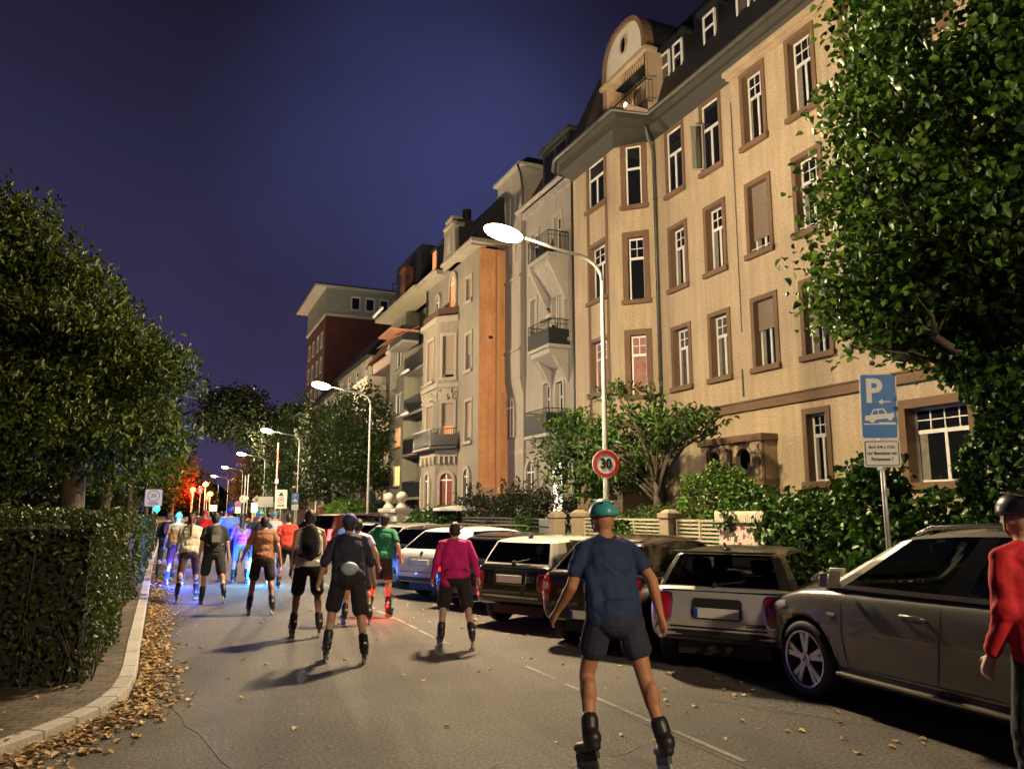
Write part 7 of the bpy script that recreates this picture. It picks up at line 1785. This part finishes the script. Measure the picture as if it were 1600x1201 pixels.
CY = (.10, .55, 1.0); BL = (.05, .10, 1.0)
hS = 0.0
# nearest to furthest
person("upright skater in a white vest and black shorts with a large black backpack", (1.97, 12.14), R(4), 1.78, 6, ((4, 7, 6), (-3, 6, 4)), ((-4, 9, 12), (6, 12, 26)), shirt=whitec, sleeve=0.0, shorts=black, leg_cov=.86, skin=M_skin2, pack=(black, .135, .27, .10, None), vox=.0095, hair='short')
person("skater with navy cap, dark jacket and pale hip bag, bending forward in the street centre", (2.12, 10.0), R(10), 1.80, 26, ((22, 10, 34), (-8, 8, 10)), ((10, 22, 40), (24, 20, 30)), shirt=navyc, sleeve=1.2, shorts=black, leg_cov=.95, cap=navyh, belt=silverbag, vox=.0095, skin=M_skin, long_shirt=.05)
person("skater in a magenta jacket with black trousers in front of the dark hatchback", (3.72, 10.5), R(14), 1.66, 16, ((14, 8, 30), (-10, 10, 14)), ((8, 16, 34), (-14, 18, 20)), shirt=mag, sleeve=1.9, shorts=black, leg_cov=1.0, vox=.0095, hair='short', bulk=1.08, long_shirt=.10)
person("tall skater in dusk-blue shirt and teal helmet", (3.14, 5.25), R(6), 1.90, 14, ((16, 9, 40), (-14, 10, 8)), ((16, 18, 40), (-20, 20, 30)), shirt=duskblue, sleeve=.6, shorts=navyc, leg_cov=.55, helmet=tealh, vox=.0095, skin=mat("ruddy_skin", (.42, .19, .10), .55), hair=None, lights=[((0, -.10, .72), (.1, .9, .85), 0, .018, "helmet_lamp")])
person("skater in a bright red jacket and black helmet beside the silver-grey off-road estate", (4.52, 2.90), R(10), 1.86, 8, ((8, 5, 14), (-6, 6, 10)), ((4, 7, 26), (8, 8, 20)), shirt=redc, sleeve=1.9, shorts=black, leg_cov=1.8, helmet=blackh, vox=.0095, hair=None, long_shirt=.05)
person("skater in dark green shirt and cap left of the white estate car", (3.55, 14.0), R(30), 1.74, 14, ((12, 8, 24), (-8, 8, 12)), ((12, 20, 40), (-12, 24, 30)), shirt=greenc, sleeve=.7, shorts=black, leg_cov=.75, cap=mat("dark_cap", (.03, .025, .02), .7), vox=.011, hair='short', lights=[((-1, .0), (1, .03, .03), 14, .032, "heel_lamp"), ((1, .0), (1, .03, .03), 14, .032, "heel_lamp")])
person("skater in a rust-brown top just left of the large black backpack", (1.62, 15.1), R(6), 1.70, 14, ((10, 8, 22), (-10, 8, 12)), ((18, 24, 40), (-10, 18, 30)), shirt=brownc, sleeve=.6, shorts=black, leg_cov=.8, vox=.012, hair='short', skin=M_skin2)
person("skater in black tee and black shorts with a grey backpack, mid-stride", (.88, 17.15), R(-2), 1.74, 10, ((12, 6, 12), (-12, 8, 20)), ((-4, 12, 14), (4, 14, 10)), shirt=black, sleeve=.75, shorts=black2, leg_cov=.95, pack=(cloth("grey_bag", (.055, .052, .05)), .125, .22, .085, mat("bag_trim", (.12, .12, .12), .6)), vox=.012)
person("woman in a cream top with auburn ponytail and brown leggings", (.44, 17.9), R(4), 1.72, 10, ((-10, 6, 20), (12, 6, 14)), ((14, 12, 50), (10, 12, 50)), shirt=cream, sleeve=.5, shorts=cloth("brown_leggings", (.06, .03, .022)), leg_cov=1.5, vox=.012, hair='pony', hairm=M_hair2, lights=[((1, -.02), (.08, .12, 1), 18, .03, "skate_lamp")])
person("skater in maroon shorts and orange top with a glowing blue helmet and blue-lit skates", (.22, 21.6), R(0), 1.72, 12, ((10, 6, 16), (-8, 6, 10)), ((8, 14, 40), (8, 14, 40)), shirt=cloth("ochre_cloth", (.30, .15, .06)), sleeve=.6, shorts=maroon, leg_cov=.9, vox=.014, hair=None, helmet=cyanh, skates=blueskate, lights=[((0, -.13, .74), CY, 30, .05, "helmet_lamp"), ((-1, -.05), BL, 190, .03, "skate_lamp"), ((1, -.05), BL, 190, .03, "skate_lamp")])
person("dark-clothed skater at the left kerb with small violet lamps on the back", (-.02, 23.4), R(2), 1.74, 12, ((8, 6, 12), (-8, 6, 10)), ((8, 12, 30), (8, 12, 30)), shirt=black2, sleeve=1.2, shorts=black, leg_cov=1.7, vox=.014, pack=(black, .13, .2, .08, None), lights=[((.08, -.30, .32), (.35, .1, 1), 12, .04, "back_lamp"), ((.10, -.30, .22), (1, .1, .55), 6, .03, "back_lamp")])
person("broad skater in a light blue jersey and blue cap, behind the grey backpack", (1.52, 22.6), R(2), 1.86, 8, ((8, 6, 12), (-8, 6, 10)), ((10, 22, 40), (10, 22, 40)), shirt=bluel, sleeve=.9, shorts=navyc, leg_cov=1.6, vox=.014, bulk=1.22, cap=mat("blue_cap", (.02, .04, .45), .6))
person("skater in a purple top with pale blue shorts", (1.78, 21.9), R(4), 1.68, 12, ((8, 6, 12), (-8, 6, 10)), ((10, 14, 60), (10, 14, 60)), shirt=purp, sleeve=.8, shorts=cloth("pale_blue_cloth", (.16, .20, .42)), leg_cov=1.2, vox=.014, hair='long', lights=[((.1, -.2, .1), (.7, .15, 1), 10, .025, "hip_lamp")])
person("skater with teal helmet, green-strapped drinking pack, jeans and white shin pads", (2.14, 21.0), R(0), 1.78, 10, ((6, 9, 12), (-6, 9, 8)), ((30, 40, 90), (30, 40, 90)), shirt=black2, sleeve=.4, shorts=denim, leg_cov=1.25, vox=.012, helmet=tealh, hair=None, pack=(black, .11, .19, .07, mat("green_strap", (.08, .5, .30), .6)), kneepads=whitepad, socks=whitepad, skates=mat("cyan_skate", (.05, .25, .45), .4), lights=[((-1, -.02), CY, 240, .03, "skate_lamp"), ((1, -.02), CY, 240, .03, "skate_lamp")])
person("skater in a royal blue tee leaning on one arm beside the parked silver car", (3.62, 18.2), R(50), 1.70, 34, ((30, 8, 40), (0, 8, 10)), ((50, 20, 20), (20, 20, 30)), shirt=bluec, sleeve=.7, shorts=black, leg_cov=.8, vox=.013, hair='short')
person("skater in a pale lilac top behind the man with the navy cap", (2.95, 13.2), R(8), 1.68, 18, ((14, 8, 26), (-8, 8, 12)), ((20, 26, 40), (6, 26, 30)), shirt=mauve, sleeve=.5, shorts=black2, leg_cov=.9, vox=.012, hair='short', skin=M_skin)
# the crowd further down
crowd = [(2.62, 19.2, 1.72, cloth("red_tee", (.40, .03, .02)), black, 'short', None, "skater in a red tee between the teal helmet and the large black backpack"), (2.9, 24.5, 1.74, whitec, black2, None, tealh, "skater in white with small teal helmet beyond the denim-clad skater"),
         (.7, 27, 1.75, black2, black, None, blackh, "dark skater with black helmet further along the left kerb"), (1.15, 29.5, 1.76, redc, black, None, mat("red_helmet", (.4, .02, .02), .4), "skater in red with red helmet in the middle distance"),
         (2.4, 28.5, 1.70, greenc, black2, 'bun', None, "skater in green with a hair bun in the middle distance"), (3.3, 27, 1.74, brownc, denim, 'short', None, "skater in rust top and jeans in the middle distance"), (.35, 33, 1.75, mauve, black, None, cyanh, "skater with cyan helmet and pale top far along the left kerb"),
         (1.9, 34, 1.78, bluec, black, 'short', None, "skater in royal blue far down the street"), (3.0, 35.5, 1.72, redc, navyc, 'long', None, "long-haired skater in red far down the street"), (1.2, 39, 1.76, black, black2, 'short', None, "skater all in black far down the street"), (2.6, 42, 1.74, whitec, black, None, blueh, "skater in white with blue helmet, one of the furthest"), (.5, 44, 1.75, maroon, black, 'short', None, "skater in maroon far left, one of the furthest"),
         (3.7, 33, 1.70, purp, black, 'short', None, "skater in purple close to the parked cars far down the street"), (4.0, 40, 1.76, navyc, black, None, blackh, "skater in navy with black helmet, furthest right of the crowd"), (1.8, 47, 1.74, brownc, black, 'short', None, "skater in brown, the very furthest in view")]
qq = random.Random(12)
for (x, y, h_, sh, so, hr, hel, lab) in crowd:
    lt = []
    if hel is cyanh or y in (27, 33, 39): lt = [((-1, -.03), BL, 150, .03, "skate_lamp")]
    if y in (29.5, 35.5, 44, 42): lt = [((.05, -.16, .1), (1, .03, .02), 10, .04, "rear_lamp")]
    person(lab, (x, y), R(qq.uniform(-6, 8)), h_, qq.uniform(6, 16), ((qq.uniform(4, 16), 7, qq.uniform(8, 24)), (qq.uniform(-14, 0), 7, qq.uniform(6, 18))), ((qq.uniform(-10, 20), qq.uniform(10, 24), qq.uniform(10, 50)), (qq.uniform(-10, 20), qq.uniform(10, 24), qq.uniform(10, 50))), shirt=sh, sleeve=.6, shorts=so, leg_cov=qq.choice((.8, 1.6)), hair=hr, helmet=hel, vox=.02, wheels=False, lights=lt)
# onlooker on the middle balcony
person("person in a white shirt leaning on the railing of the middle balcony", (14.15, 28.1, 8.56), R(-90), 1.70, 24, ((20, 5, 20), (10, 5, 10)), ((45, 12, 60), (45, 12, 60)), shirt=whitec, sleeve=.6, shorts=black, leg_cov=1.9, skates=None, vox=.014, group="onlookers on the balcony")
flush_pending()
